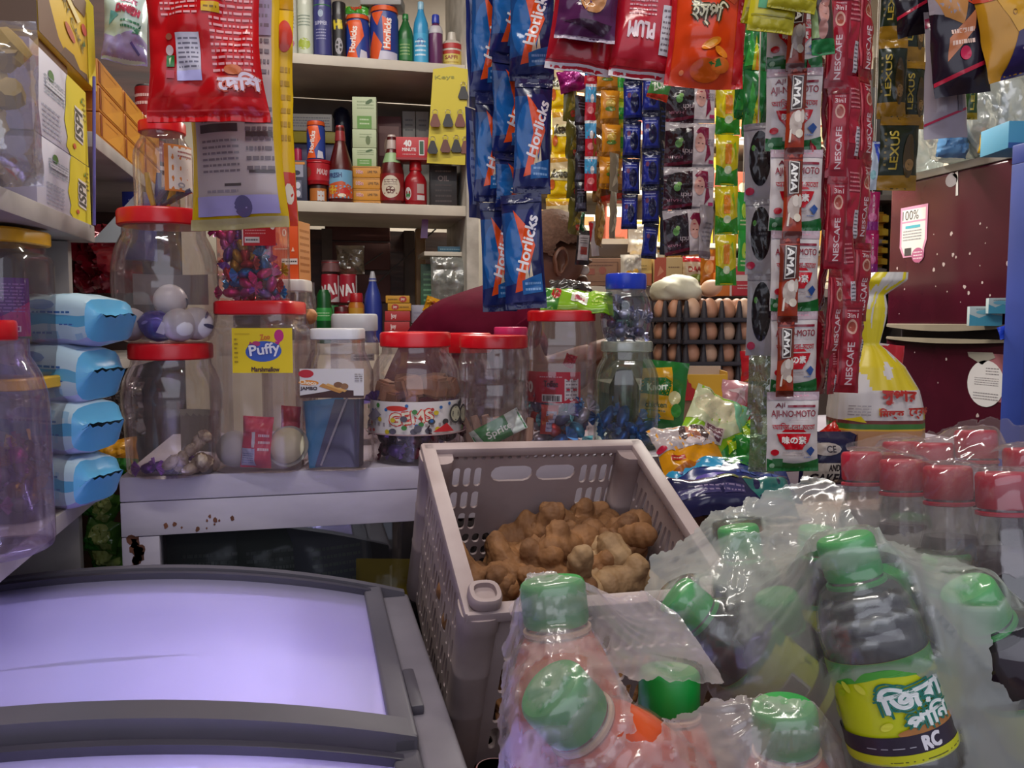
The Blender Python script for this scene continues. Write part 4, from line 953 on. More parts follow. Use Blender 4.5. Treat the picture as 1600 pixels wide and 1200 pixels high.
vessel('air_freshener', 'dark blue spray can with green band and clear cap on the top back shelf', 'can', 491, 519, -16, 88, CYL, '#34356c', Y=ss(.05), z=T1, cap=[(.76, .81, 1.02, '#2c6a3c'), (.81, .99, .98, clear('cap_clear', '#dfe6e6', .3, .3, .1, '#a8b0b0'))], labs=[(.05, .74, -1.4, 1.4, '#33346e', [('t', 'SUMMER', 0, .16, .5, .08, '#b4b4cc', 0, .02), ('d', -.2, -.2, .2, .05, '#8a8aae', 4), ('e', 0, .36, .1, .08, '#8a9ab0')])])
vessel('insect_spray', 'black and yellow insect spray can on the top back shelf', 'can', 520, 541, 0, 88, CYL, '#1d1a1c', Y=ss(.05), z=T1, cap=(.80, .99, .94, '#5a4a1c'), labs=[(.05, .78, -1.4, 1.4, '#1f1c1c', [('t', 'Hi', -.0, .26, .4, .2, '#c8b428', .1, .1), ('p', ell(.05, -.25, .2, .2, 10), '#8a868a')])])
hl = [('p', [(-.5, .5), (-.25, .5), (-.5, .1)], '#d4521c'), ('p', [(-.28, .5), (.15, .5), (.24, .1), (.0, -.25), (.06, -.5), (-.38, -.5), (-.1, -.1)], '#d4521c'), ('t', 'Horlicks', -.08, .0, .66, .17, '#e4d8d0', 1.45, .05), ('p', [(.1, -.5), (.36, -.5), (.32, -.3), (.14, -.26)], '#c0bcc8')]
vessel('malt_drink_jar', 'smaller blue malt drink jar with orange lid on the top back shelf', 'jar', 541, 578, 17, 88, JARP, '#23387c', Y=ss(.06), z=T1, cap=(.90, 1, 1.0, '#c8501e'), labs=[(.04, .86, -1.45, 1.45, '#223a86', hl)])
hl2 = [('p', [(-.32, .5), (-.5, .5), (-.5, -.1), (-.38, .2)], '#20357e'), ('p', [(-.34, .5), (.02, .5), (-.12, .2)], '#cf4f1e'), ('p', [(-.5, -.5), (-.1, -.5), (.0, -.2), (-.22, .1)], '#cf4f1e'), ('p', [(.0, .4), (.2, .3), (.2, -.3), (.04, -.3)], '#cf4f1e'), ('t', 'Horlicks', .12, .05, .62, .16, '#e4d8d0', 1.5, .05), ('p', [(-.1, -.5), (.4, -.5), (.4, -.34), (-.05, -.32)], '#b8b4c6')]
vessel('malt_drink_jar', 'larger blue malt drink jar with orange lid on the top back shelf', 'jar', 579, 623, 2, 88, JARP, '#23387c', Y=ss(.06), z=T1, cap=(.90, 1, 1.0, '#c8501e'), labs=[(.04, .88, -1.45, 1.45, '#20357e', hl2)])
gp = PY(556, 10, ss(.06)); solo(pillow(.07, .036, .02, '#3f8a2c', [('e', 0, 0, .25, .3, '#b0402c'), ('p', [(-.4, -.3), (-.2, .2), (-.4, .3)], '#9ac04a')], seed=80, wr=.004), 'snack_packet', 'green packet lying on the smaller blue malt drink jar', 'packet', (gp.x, gp.y, T1 + 71 * depth(gp) / F_PX + .017), (R_(-40), 0, TO_CAM))
lp = PY(600, -4, ss(.06)); solo(box(MB(), (-.06, -.03, 0), (.05, .05, .03), C('#8c8a86', .5), .004), 'grey_tray', 'grey tray resting on the larger blue malt drink jar', 'tray', (lp.x, lp.y, T1 + 86 * depth(lp) / F_PX + .002), (0, 0, TO_CAM))
vessel('dish_soap_bottle', 'dark green soap bottle on the top back shelf', 'bottle', 622, 646, 8, 88, BOT, '#1f5a2a', Y=ss(.06), z=T1, cap=(.9, 1, .42, '#2c7a3a'), labs=[(.1, .5, -1.1, 1.1, '#2a6a34', [('d', -.3, -.3, .3, .3, '#8aa86a', 4)])])
vessel('soap_bottle', 'light blue cleaner bottle on the top back shelf', 'bottle', 646, 670, -12, 88, BOT, '#2f8ab8', Y=ss(.06), z=T1, cap=(.88, 1, .42, '#8ab4c8'), labs=[(.05, .5, -1.2, 1.2, '#3f9ac4', [('d', -.3, -.3, .3, .3, '#cfe0ea', 4), ('e', 0, .2, .2, .14, '#1f5a9a')])])
vessel('toilet_cleaner_bottle', 'purple bottle with dark blue cap on the top back shelf', 'bottle', 670, 692, 6, 88, [(.9, 0), (1, .03), (1, .7), (.8, .78), (.42, .84), (.42, 1)], '#5c2a52', Y=ss(.06), z=T1, cap=(.84, 1, .56, '#2a3a9c'), labs=[(.64, .78, -1.5, 1.5, '#b4b0b4', [])])
vessel('lotion_bottle', 'white bottle with yellow label and pale cap at the top back shelf end', 'bottle', 690, 722, 28, 88, [(.9, 0), (1, .04), (1, .68), (.8, .76), (.5, .8), (.4, 1)], '#b8b0a4', Y=ss(.08), z=T1, cap=(.78, 1, .42, '#c4c8bc'), labs=[(.05, .5, -1.2, 1.2, '#c8b45a', [('t', 'SAFFI', 0, .1, .5, .2, '#8a3a2c', 0, .05), ('r', -.4, .3, .4, .5, '#a83a2c'), ('d', -.3, -.4, .3, -.1, '#a8862c', 2)]), (.55, .68, -1.2, 1.2, '#a82c2c', [])])
# second shelf
T2 = ZS2 + .0005
def bbox(name, label, cat, x0, x1, y0, y1, Y, dy, base, layers=(), z=None, group=None, rz=0.0, fm=None, bev=.0012):
    p = PY((x0 + x1) / 2, y1, Y); s = depth(p); w, h = (x1 - x0) * s / F_PX, (y1 - y0) * s / F_PX
    fm = fm or (lambda c: C(c, .45))
    mb = box(MB(), (-w / 2, 0, 0), (w / 2, dy, h), fm(base), bev)
    prints(mb, face_surf((0, -.0002, h / 2), (1, 0, 0), (0, 0, 1)), list(layers), w, h, fm=fm)
    o = solo(mb, name, label, cat, (p.x, p.y, z if z is not None else p.z), (0, 0, TO_CAM * .6 + rz), group); return o, h
o, h1 = bbox('dark_carton', 'dark blue carton with white symbols at the left end of the second back shelf', 'carton', 452, 480, 249, 313, ss(.03), .06, '#1d2038', [('r', -.3, .1, .3, .4, '#8a8a9a'), ('p', ell(-.05, .2, .2, .06, 10), '#1d2038'), ('r', -.2, -.4, .2, .02, '#5a5c70'), ('e', 0, -.1, .14, .08, '#b9b9c4'), ('e', 0, -.3, .14, .08, '#b9b9c4'), ('r', -.4, .4, .4, .46, '#c07a2c')], z=T2)
vessel('shampoo_bottle', 'purple bottle with pink cap behind the dark carton on the second back shelf', 'bottle', 456, 478, 208, 300, [(1, 0), (1, .6), (.8, .7), (.55, .76), (.5, 1)], '#5a1f4c', Y=ss(.16), z=T2, cap=(.76, 1, .55, '#a8284c'))
t_ = vessel('pickle_jar', 'brown pickle jar with pale label under the red tub on the second back shelf', 'jar', 484, 512, 286, 313, CYL, '#3a1d16', Y=ss(.05), z=T2, labs=[(.1, .8, -1.0, 1.2, '#a8622c', [('r', .0, -.5, .35, .3, '#b8b4b4')])])
k2 = depth(t_.location) / F_PX
t_ = vessel('red_tub', 'red tub with white lettering between the brown jar and the blue malt jar', 'tub', 475, 514, 249, 286, [(.86, 0), (.9, .02), (1, .88), (1.04, .9), (1.04, 1)], '#a81420', at=(t_.location.x, t_.location.y, T2 + 27 * k2 + .001), labs=[(.15, .85, -1.4, 1.4, '#a81622', [('t', 'MAXI', .2, .0, .3, .3, '#c8a0a0', -.1, .06), ('e', -.25, 0, .12, .3, '#8a3a2c')])], cap=(.88, 1, 1.05, '#b41826'), z=None, d=2.3)
vessel('malt_drink_jar', 'small blue malt drink jar with orange lid standing on the red tub', 'jar', 477, 505, 187, 247, JARP, '#23387c', d=2.3, at=(t_.location.x - .004, t_.location.y, T2 + 64.5 * k2 + .001), cap=(.88, 1, 1.0, '#c8501e'), labs=[(.04, .86, -1.45, 1.45, '#223a86', hl)])
o, hh = bbox('toothpaste_carton', 'yellow carton lying under the white carton on the second back shelf', 'carton', 452, 524, 183, 200, ss(.2), .06, '#a8981c', [], z=T2 + .19)
bbox('toothpaste_carton', 'white carton with fine print lying tilted on the second back shelf', 'carton', 455, 518, 156, 182, ss(.2), .06, '#a9a59c', [('d', -.45, -.3, .45, .35, '#77747a', 4)], z=T2 + .19 + hh + .002, rz=0).__class__
o, hh = bbox('blue_carton', 'violet carton carrying the yellow carton at the back of the second back shelf', 'carton', 452, 530, 200, 312, ss(.21), .07, '#2c2450', [], z=T2); 
vessel('blue_sack', 'dark navy rolled sack at the back of the second back shelf', 'sack', 522, 550, 148, 312, [(1, 0), (1, .9), (.8, .97), (.3, 1)], '#161a30', Y=ss(.28), z=T2)
KET = [(.88, 0), (.98, .03), (1, .08), (1, .42), (.94, .5), (.52, .74), (.40, .80), (.38, .92), (.38, .97)]
vessel('ketchup_bottle', 'ketchup bottle with bright fruit label and red cap on the second back shelf', 'bottle', 514, 552, 193, 313, KET, '#4a0c0c', Y=ss(.05), z=T2, cap=(.80, 1, .44, '#8a2a2c', .8), labs=[(.06, .42, -1.35, 1.35, '#6a9ab8', [('p', [(-.5, -.5), (.5, -.5), (.5, -.1), (.1, .1), (-.5, -.05)], '#b8502c'), ('e', -.2, -.2, .14, .16, '#c8a02c'), ('e', .2, -.28, .16, .14, '#b82420'), ('t', 'FRESH', -.1, .3, .4, .16, '#2c3a6a', .05, .04), ('e', .1, -.4, .12, .06, '#d8d0b8')])])
vessel('ketchup_bottle', 'ketchup bottle with oval cream label and pale cap on the second back shelf', 'bottle', 594, 632, 205, 313, KET, '#4e0d10', Y=ss(.05), z=T2, cap=(.80, 1, .44, '#b8a8a0', .8), labs=[(.06, .44, -1.35, 1.35, '#7a1418', [('e', 0, .0, .30, .42, '#c8bca8'), ('e', .0, -.12, .14, .14, '#5a2a22'), ('d', -.2, .05, .2, .3, '#7a6a60', 3)]), (.60, .74, -1.2, 1.2, '#8aa878', [])])
gb = [('d', -.3, .1, .4, .4, '#8a9a72', 3), ('p', ell(.2, .35, .16, .06, 10, .4), '#3f5a2c'), ('r', -.3, -.5, .3, -.1, '#5a8a34'), ('d', -.2, -.4, .2, -.15, '#b8c8a0', 2)]
z_ = T2
for i in range(4):
    o, hh = bbox('spice_carton', f'yellow lime tea carton, {("bottom", "second", "third", "top")[i]} of the four under the green cartons', 'carton', 549 + (i % 2), 597 - 2 * (i % 2), 294 if i else 304, 311, ss(.05), .08, '#c0821c', [('r', -.45, .38, .45, .42, '#8a5a14'), ('t', 'Hiba', -.22, 0, .22, .3, '#d8d0c8', 0, .12), ('t', 'Hiba', -.22, 0, .22, .3, '#a82c20', 0, .03), ('t', 'LIME TEA', .22, 0, .34, .2, '#6a4a14', 0, .03)], z=z_, group='yellow lime tea cartons'); z_ += hh + .001
for i, (ya, yb_) in enumerate(((228, 256), (199, 227), (149, 198))):
    o, hh = bbox('tea_carton', f'pale green carton, {("lowest", "middle", "tallest and topmost")[i]} of the three on the yellow cartons', 'carton', 551, 588, ya, yb_, ss(.055), .06, '#a9b48e', gb if i != 1 else [('d', -.2, 0, .3, .3, '#8a9a72', 2), ('e', .15, -.1, .1, .25, '#5a6a3c')], z=z_, group='green tea cartons'); z_ += hh + .001
bbox('cereal_carton', 'dark red carton behind the green cartons on the second back shelf', 'carton', 590, 628, 160, 311, ss(.25), .05, '#5a201c', [('r', -.4, .1, .4, .4, '#8a5a50'), ('e', 0, .2, .2, .1, '#b08a6a')], z=T2)
for i in range(2):
    bbox('cereal_carton', ('left', 'right')[i] + ' white and orange carton of the pair behind the battery box', 'carton', 630 + 21 * i, 650 + 21 * i, 150, 311, ss(.27), .05, '#aaa59c', [('p', [(-.5, .05), (.5, .15), (.5, .2), (-.5, .18)], '#a8782c'), ('d', -.3, .3, .3, .44, '#6a6460', 3), ('e', 0, .15, .3, .05, '#c08a3c')], z=T2)
RB = [(.9, 0), (1, .04), (1, .55), (.85, .66), (.5, .76), (.5, 1)]
t_ = vessel('sauce_bottle', 'red plastic bottle with small labels under the red battery box', 'bottle', 632, 667, 245, 313, RB, '#8f0f1a', Y=ss(.05), z=T2, cap=(.8, 1, .56, '#a8141e'), labs=[(.1, .52, -1.2, 1.2, '#94101c', [('e', -.25, -.1, .14, .34, '#c8c0c0'), ('e', -.25, -.2, .1, .14, '#3f7a4a'), ('r', .1, -.1, .38, .4, '#a8908c'), ('r', .1, -.46, .4, -.2, '#c0b8b8')])])
o, hh = bbox('battery_carton', 'red carton with white print and a green cell balanced on the red bottle', 'carton', 619, 670, 205, 240, ss(.02), .07, '#b01420', [('t', '40', -.15, .22, .22, .26, '#dcd4d4', 0, .08), ('t', 'MINUTE', -.1, -.05, .42, .14, '#dcd4d4', 0, .04), ('d', -.3, -.3, .1, -.22, '#d8a0a0', 1), ('r', .2, -.3, .36, .36, '#d8d0d0'), ('r', .22, -.26, .34, .32, '#1f4a2c'), ('r', -.5, -.5, .5, -.4, '#8a0f18')], z=T2 + 68.5 * depth(t_.location) / F_PX)
bbox('engine_oil_carton', 'dark brown carton with faint print at the right end of the second back shelf', 'carton', 672, 714, 247, 312, ss(.06), .08, '#1f1412', [('t', 'OIL', .0, .2, .4, .12, '#7a6a64', 0, .05), ('d', -.3, -.4, .3, .1, '#3a2a26', 4), ('d', -.3, .32, .3, .42, '#5a4a44', 1)], z=T2)
# keyring card
pc = PY(699, 180, ss(-.012)); sc_ = depth(pc) / F_PX
S = face_surf((0, 0, 0), (1, 0, 0), (0, 0, 1)); mb = MB(); Wc, Hc = 60 * sc_, 150 * sc_
mb.add([(-Wc / 2, .001, -Hc / 2), (Wc / 2, .001, -Hc / 2), (Wc / 2, .001, Hc / 2 * .96), (Wc * .1, .001, Hc / 2), (-Wc / 2 * .8, .001, Hc / 2 * .92)], [(0, 1, 2, 3, 4)], C('#c2b018', .5))
mb.add([(-Wc / 2, .0022, -Hc / 2), (Wc / 2, .0022, -Hc / 2), (Wc / 2, .0022, Hc / 2 * .96), (Wc * .1, .0022, Hc / 2), (-Wc / 2 * .8, .0022, Hc / 2 * .92)], [(4, 3, 2, 1, 0)], C('#c2b018', .5))
prints(mb, S, [('t', 'Keys', -.1, .38, .5, .05, '#8a8a2c', .1, .02)], Wc, Hc, off=0.0, fm=lambda c: C(c, .5))
solo(mb, 'display_card', 'yellow card hung with leather key fobs on the back shelf post', 'card', pc, (0, R_(2), TO_CAM * .6))
for k, (fx, fy, nm, c) in enumerate(((724, 145, 'black', '#1c1616'), (680, 188, 'brown', '#6a301c'), (700, 188, 'black', '#1c1616'), (719, 188, 'brown', '#6a301c'), (676, 230, 'black', '#1c1616'), (696, 228, 'brown', '#5c2a1a'), (713, 228, 'black', '#1c1616'), (727, 230, 'brown', '#6a301c'))):
    t = thing('key_fob', nm + ' leather key fob on the yellow card, ' + ('alone at its top', 'first of the upper row', 'second of the upper row', 'third of the upper row', 'first of the lower row', 'second of the lower row', 'third of the lower row', 'last of the lower row')[k], 'key fob', PY(fx, fy, ss(-.022)), (0, 0, TO_CAM * .6), 'key fobs on the yellow card')
    mb = MB(); panel(mb, [(x * .034, y * .034) for x, y in ((0, .52), (.16, .46), (.36, -.1), (.42, -.3), (.3, -.5), (-.3, -.5), (-.42, -.3), (-.36, -.1), (-.16, .46))], [], .004, C(c, .45)); mb.build('leather', t)
    mb = MB(); tube(mb, [(.007 * math.cos(a), .001, .021 + .007 * math.sin(a)) for a in np.linspace(0, 6.283, 14)], .0009, C('#a89a80', .3, .9), 6, caps=False); mb.build('ring', t)
# bottom bay
T3 = ZS3 + .0005
def bb(*a, **k): return bbox(*a, **k)
for i, x_ in enumerate((503, 531)):
    vessel('drink_can', ('left', 'right')[i] + ' red and white drink tub of the pair in the bottom back bay', 'tub', x_, x_ + 27, 474, 531, CYL, '#3a7a4a' if i == 0 else '#6a1420', Y=ss(.12), z=T3)
    t_ = vessel('drink_can', ('left', 'right')[i] + ' can with white script in the bottom back bay', 'can', x_, x_ + 27, 427, 472, CYL, '#8a1424', d=2.2, at=tuple(PY(x_ + 13.5, 472, ss(.12)).xy) + (T3 + 57.5 * 2.45 / F_PX,), labs=[(.04, .96, -1.5, 1.5, '#96182a', [('t', 'VA1', 0, -.05, .6, .4, '#d8d0d0', .2, .06), ('p', [(-.5, -.5), (.0, -.5), (.3, -.3), (.5, -.3), (.5, -.5)], '#b8b0b0'), ('r', .38, -.5, .5, .5, '#c0b8b8')])])
vessel('plastic_jar', 'small red lidded jar on the left script can in the bottom back bay', 'jar', 503, 532, 410, 428, CYL, '#6f4a4a', d=2.4, at=tuple(PY(517, 428, ss(.12)).xy) + (T3 + 103.5 * 2.45 / F_PX,), cap=(.75, 1, 1.02, '#8a2a30'))
pk = pillow(.08, .08, .05, clear('hazy_bag', '#cfc6b4', .35, .2, .2, '#a89a84', bump=.5), seed=84, wr=.005)
solo(pk, 'plastic_bag', 'hazy plastic bag of rusks above the right script can', 'bag', PY(547, 406, ss(.12)), (0, 0, TO_CAM))
vessel('soda_bottle', 'green soda bottle with green label in the bottom back bay', 'bottle', 494, 521, 462, 545, [(.9, 0), (1, .05), (1, .5), (.95, .62), (.8, .72), (.8, .9), (.5, 1)], '#0f4a20', Y=ss(.02), z=T3, labs=[(.42, .66, -1.4, 1.4, '#2a8a3c', [('d', -.3, -.2, .3, .2, '#a8d0a0', 2)])])
vessel('honey_jar', 'small amber jar with red lid in the bottom back bay', 'jar', 545, 570, 455, 532, [(.8, 0), (1, .1), (1, .75), (.7, .85), (.7, 1)], '#a8621c', Y=ss(.05), z=T3, cap=(.82, 1, .85, '#a01820'), labs=[(.2, .7, -1.2, 1.2, '#b8862c', [('e', 0, 0, .3, .3, '#c8b06a'), ('r', -.5, -.5, .5, -.3, '#a02820')])])
vessel('small_jar', 'dark red jar beside the green soda bottle in the bottom back bay', 'jar', 523, 546, 476, 532, CYL, '#4a0f18', Y=ss(.05), z=T3, cap=(.8, 1, 1.02, '#7a1420'))
vessel('glass_cleaner_bottle', 'blue spray bottle with white nozzle in the bottom back bay', 'bottle', 569, 598, 425, 535, [(.9, 0), (1, .05), (1, .5), (.8, .68), (.4, .84), (.4, .9)], '#2a3a8a', Y=ss(.08), z=T3, cap=(.86, 1, .42, '#a8a8ae', .5))
z_ = T3
for i in range(3):
    o, hh = bb('soap_carton', f'red soap carton, {("bottom", "middle", "top")[i]} of the three in the bottom back bay', 'carton', 600 + i, 641 - (i == 1) * 1, 514, 530, ss(.03), .07, '#a8282a', [('t', 'Joy', -.15, 0, .22, .5, '#d8b8b8', .1, .06), ('r', -.5, -.5, .5, -.4, '#7a181c')], z=z_, group='red soap cartons'); z_ += hh + .001
for i in range(2):
    o, hh = bb('soap_carton', f'yellow soap carton, {("lower", "upper")[i]} of the two on the red cartons', 'carton', 606 - 3 * i, 642 - 2 * i, 473, 484.5, ss(.035), .06, '#bf8a1c', [('e', .22 - .4 * (i == 0), 0, .16, .4, '#a82c24'), ('t', 'joy', .22 - .4 * (i == 0), 0, .16, .4, '#d8c8b8', 0, .05), ('d', -.4 + .4 * (i == 0), -.2, 0 + .4 * (i == 0), .2, '#7a5a14', 1)], z=z_, group='yellow soap cartons'); z_ += hh + .001
for i, (xa, ya, yb_) in enumerate(((643, 505, 533), (643, 476, 504))):
    bb('white_carton', ('lower', 'upper') [i] + ' lilac white carton beside the soap cartons in the bottom back bay', 'carton', xa, xa + 40, ya, yb_, ss(.06), .06, '#9a98a8', [('r', -.02, -.5, .0, .5, '#77748a'), ('d', -.4, -.3, -.1, .2, '#8a889c', 2)], z=T3 + (.001 + 29 * 2.36 / F_PX) * i)
bb('tea_carton', 'dark green carton with white code label in the bottom back bay', 'carton', 658, 680, 410, 530, ss(.14), .05, '#1d4a2c', [('d', -.3, .0, .3, .4, '#6a9a72', 6), ('r', -.3, -.28, .3, -.16, '#b0b8b0')], z=T3)
solo(pillow(.11, .13, .05, clear('white_carrier_bag', '#d8dad6', .55, .25, .22, '#bfc2bc', bump=.6), seed=86, wr=.008), 'plastic_bag', 'crumpled white plastic bag by the post in the bottom back bay', 'bag', PY(703, 438, ss(.06)), (0, 0, TO_CAM))
pk = pillow(.05, .045, .02, '#c28a1c', [('e', 0, 0, .2, .3, '#8a3a1c')], seed=87, wr=.004)
solo(pk, 'snack_packet', 'orange packet beside the shopkeeper on the bottom back bay', 'packet', PY(677, 478, ss(.03)), (0, R_(20), TO_CAM))
t_ = PY(692, 402, ss(.12)); box_m = MB(); box(box_m, (-.06, -.05, 0), (.06, .1, .012), m_shelf, .001)
solo(box_m, 'small_shelf', 'short white shelf plank fixed beside the post in the bottom back bay', 'shelf', (t_.x, t_.y, t_.z), (0, 0, 0))
bb('toothpaste_carton', 'teal carton lying on the short white plank', 'carton', 684, 722, 390, 399, ss(.10), .04, '#2f6a86', [('d', -.4, -.3, .4, .3, '#8ab4c4', 1)], z=t_.z + .013)
solo(MB().add([(0, 0, 0), (.02, 0, .0), (.022, .004, .05), (.006, .0, .07)], [(0, 1, 2, 3)], C('#8a5a9a', .25)), 'foil_scrap', 'shiny violet foil scrap hanging in the bottom back bay', 'foil', PY(657, 372, ss(.1)), (0, 0, TO_CAM))

# goods in the far left bay and on the plank
vessel('coffee_tin', 'red and black tin with white lettering behind the orange cartons', 'tin', 216, 258, 84, 244, CYL, '#1d1416', d=1.75, z=ZA, labs=[(.5, .98, -1.5, 1.5, '#7a1418', [('t', 'Coke', .1, -.12, .7, .22, '#d0c8c8', 0, .06), ('d', -.4, .1, .4, .4, '#b89a9a', 2)]), (.28, .48, -1.5, 1.5, '#6f1620', [('d', -.3, -.2, .4, .3, '#b8a0a0', 2)]), (.2, .24, -1.5, 1.5, '#b0a8a8', []), (.04, .16, -1.5, 1.5, '#8a6a4a', [])])
p_, w_, h_ = fit(192, 226, 300, 352, 1.46)
mb = box(MB(), (-w_ / 2, 0, 0), (w_ / 2, .05, h_ + .06), C('#1c2670', .35), .001); prints(mb, face_surf((0, -.0003, h_ / 2 + .06), (1, 0, 0), (0, 0, 1)), [('t', 'AIR', .16, .0, .5, .2, '#c0c4d8', 0, .05), ('d', -.2, .2, .4, .3, '#8a90b8', 1), ('d', -.3, -.4, .4, -.2, '#4a54a0', 2)], w_, h_, fm=lambda c: C(c, .35))
solo(mb, 'blue_carton', 'dark blue carton lettered in white under the upper left shelf', 'carton', (p_.x, p_.y, p_.z - .06), (0, 0, TO_CAM))
mb = MB(); n = 10; vs = []
for i in range(n + 1):
    v = i / n; wdt = (1 - v) * .040 + .001
    vs += [(-.02 + .05 * v - wdt * .6 + .012 * v * v, .004 * math.sin(v * 4), .085 * v), (-.02 + .05 * v + wdt * .4 + .012 * v * v, .006 * math.sin(v * 3), .085 * v)]
mb.add(vs, [(2 * i, 2 * i + 1, 2 * i + 3, 2 * i + 2) for i in range(n)], C('#a9b0b4', .5)); mb.add([v + Vector((0, .0012, 0)) for v in map(Vector, vs)], [(2 * i + 2, 2 * i + 3, 2 * i + 1, 2 * i) for i in range(n)], C('#a9b0b4', .5))
solo(mb, 'paper_curl', 'curled white paper strip standing under the upper left shelf', 'paper', P(186, 379, 1.30), (0, 0, TO_CAM))
pk = pillow(.075, .11, .045, C('#6a0a1c', .12, .3), seed=90, wr=.010, nsc=2.2)
solo(pk, 'foil_bag', 'crumpled dark red foil bag beside the left shelf divider', 'bag', P(142, 404, 1.34), (0, 0, TO_CAM))
solo(pillow(.09, .11, .05, '#7a2018', [], seed=91, wr=.008), 'foil_bag', 'brick red packet behind the globe jars in the dark bay', 'bag', P(186, 410, 1.5), (0, 0, TO_CAM))
solo(pillow(.10, .16, .05, '#2a1c1c', [('e', .1, 0, .3, .2, '#4a3a2a')], seed=92, wr=.008), 'foil_bag', 'dark packet under the middle board of the left bay', 'bag', P(180, 660, 1.45), (0, 0, TO_CAM))
solo(pillow(.075, .06, .03, '#c8861a', [('p', [(-.5, -.5), (.5, -.5), (.5, -.1), (0, .0), (-.5, -.3)], '#2f7a2a'), ('e', .1, .2, .3, .2, '#d89a2c')], seed=93, wr=.003), 'snack_packet', 'orange and green packet at the far end of the left plank', 'packet', P(178, 717, 1.30), (R_(-15), R_(-10), TO_CAM))
solo(pillow(.09, .09, .03, clear('dark_clear_bag', '#b4a8a8', .2, .35, .12, '#6a5f62', bump=.8), seed=94, wr=.008), 'plastic_bag', 'crumpled clear bag in the dark bay behind the tissue packs', 'bag', P(182, 640, 1.36), (0, 0, TO_CAM))
for i, (px_, py_, d_, rz_) in enumerate(((160, 790, 1.30, 30), (160, 838, 1.30, 12), (166, 868, 1.32, -10))):
    solo(pillow(.055, .055, .03, '#4f7a34', [('e', 0, .1, .3, .3, '#a8b46a'), ('p', [(-.5, -.5), (.1, -.5), (-.2, 0), (-.5, -.1)], '#2a6a24'), ('r', .1, -.3, .4, -.1, '#8a9a5a')], seed=95 + i, wr=.004), 'snack_packet', ('green packet just under the left plank end', 'green packet in the gap beside the counter, below another', 'green packet at the bottom of the gap by the freezer')[i], 'packet', P(px_, py_, d_), (0, R_(rz_), TO_CAM))
# tissue packs
def tissue(L, W, H, seed):
    mb = MB(); n, m = 30, 28; vs = []
    def sec(u, k):
        e = max(0.0, 1 - abs(u) ** 5) ** .5; fin = max(0, (abs(u) - .80) / .20)
        a = 2 * math.pi * k / m; c, s = math.cos(a), math.sin(a)
        q = (abs(c) ** 4 + abs(s) ** 4) ** -.25
        hh = H / 2 * (e * (1 - fin) + .03) ; ww = W / 2 * (1 - .25 * fin)
        x = u * L / 2; y, z = ww * q * c, hh * q * s + .10 * H * fin * fin
        j = noise.noise(Vector((u * 3, c * 1.6, s * 1.6 + seed * 5))) * .004 + .0022 * fin * math.sin(k * 3.1)
        return Vector((x + j * .3, y * (1 + j * 4), z + j))
    us = [-1 + 2 * i / n for i in range(n + 1)]
    S_ = [[sec(u, k) for k in range(m)] for u in us]
    idx = lambda i, k: i * m + (k % m)
    flat = [p for r in S_ for p in r]; g = {}
    for i in range(n):
        u = (us[i] + us[i + 1]) / 2
        for k in range(m):
            a = 2 * math.pi * (k + .5) / m; s = math.sin(a); c = math.cos(a)
            col = '#bcd6e4'
            if abs(u) > .82: col = '#5aa6d0'
            elif c < -.5 and -.15 < s < .12: col = '#62aed6'
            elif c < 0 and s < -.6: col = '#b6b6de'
            elif noise.noise(Vector((u * 5, s * 3, seed))) > .32: col = '#a2cbe2'
            g.setdefault(col, []).append((idx(i, k), idx(i, k + 1), idx(i + 1, k + 1), idx(i + 1, k)))
    first = True
    for col, fs in g.items():
        used = sorted({a for f in fs for a in f}); mp = {a: i for i, a in enumerate(used)}
        mb.add([flat[a] for a in used], [tuple(mp[a] for a in f) for f in fs], C(col, .3))
    S = lambda x, y, off: (lambda u, h: Vector((x, -W / 2 * .985 - off - .0015 + .35 * abs(u) ** 6 * W / 2 * .2, h)))(2 * x / L, y)
    prints(mb, S, [('d', -.2, .10, .26, .2, '#3f6fae', 1), ('d', -.1, -.3, .1, -.2, '#5a78b8', 1), ('d', .16, -.12, .3, -.05, '#4a6aae', 1), ('p', ell(-.02, .3, .14, .1, 10), '#6a88cc')], L, H, lim=.02, fm=lambda c: C(c, .35))
    return mb
for i, (xr_, y0_, y1_, ro) in enumerate(((168, 679, 762, 3), (172, 606, 690, 2), (172, 523, 612, 5), (192, 445, 524, 1))):
    p_ = P(xr_ - 84, (y0_ + y1_) / 2, 1.06)
    k_ = 1.085 / F_PX
    solo(tissue(.150, .085, (y1_ - y0_) * k_ * .96, i), 'tissue_pack', f'light blue tissue pack on the left plank, {("bottom", "second", "third", "top")[i]} of four from below', 'tissue pack', (p_.x, p_.y, ZP + .0335 + i * .0665), (0, R_(ro * .6), TO_CAM - R_(10 + 4 * (i % 2))), 'light blue tissue packs')
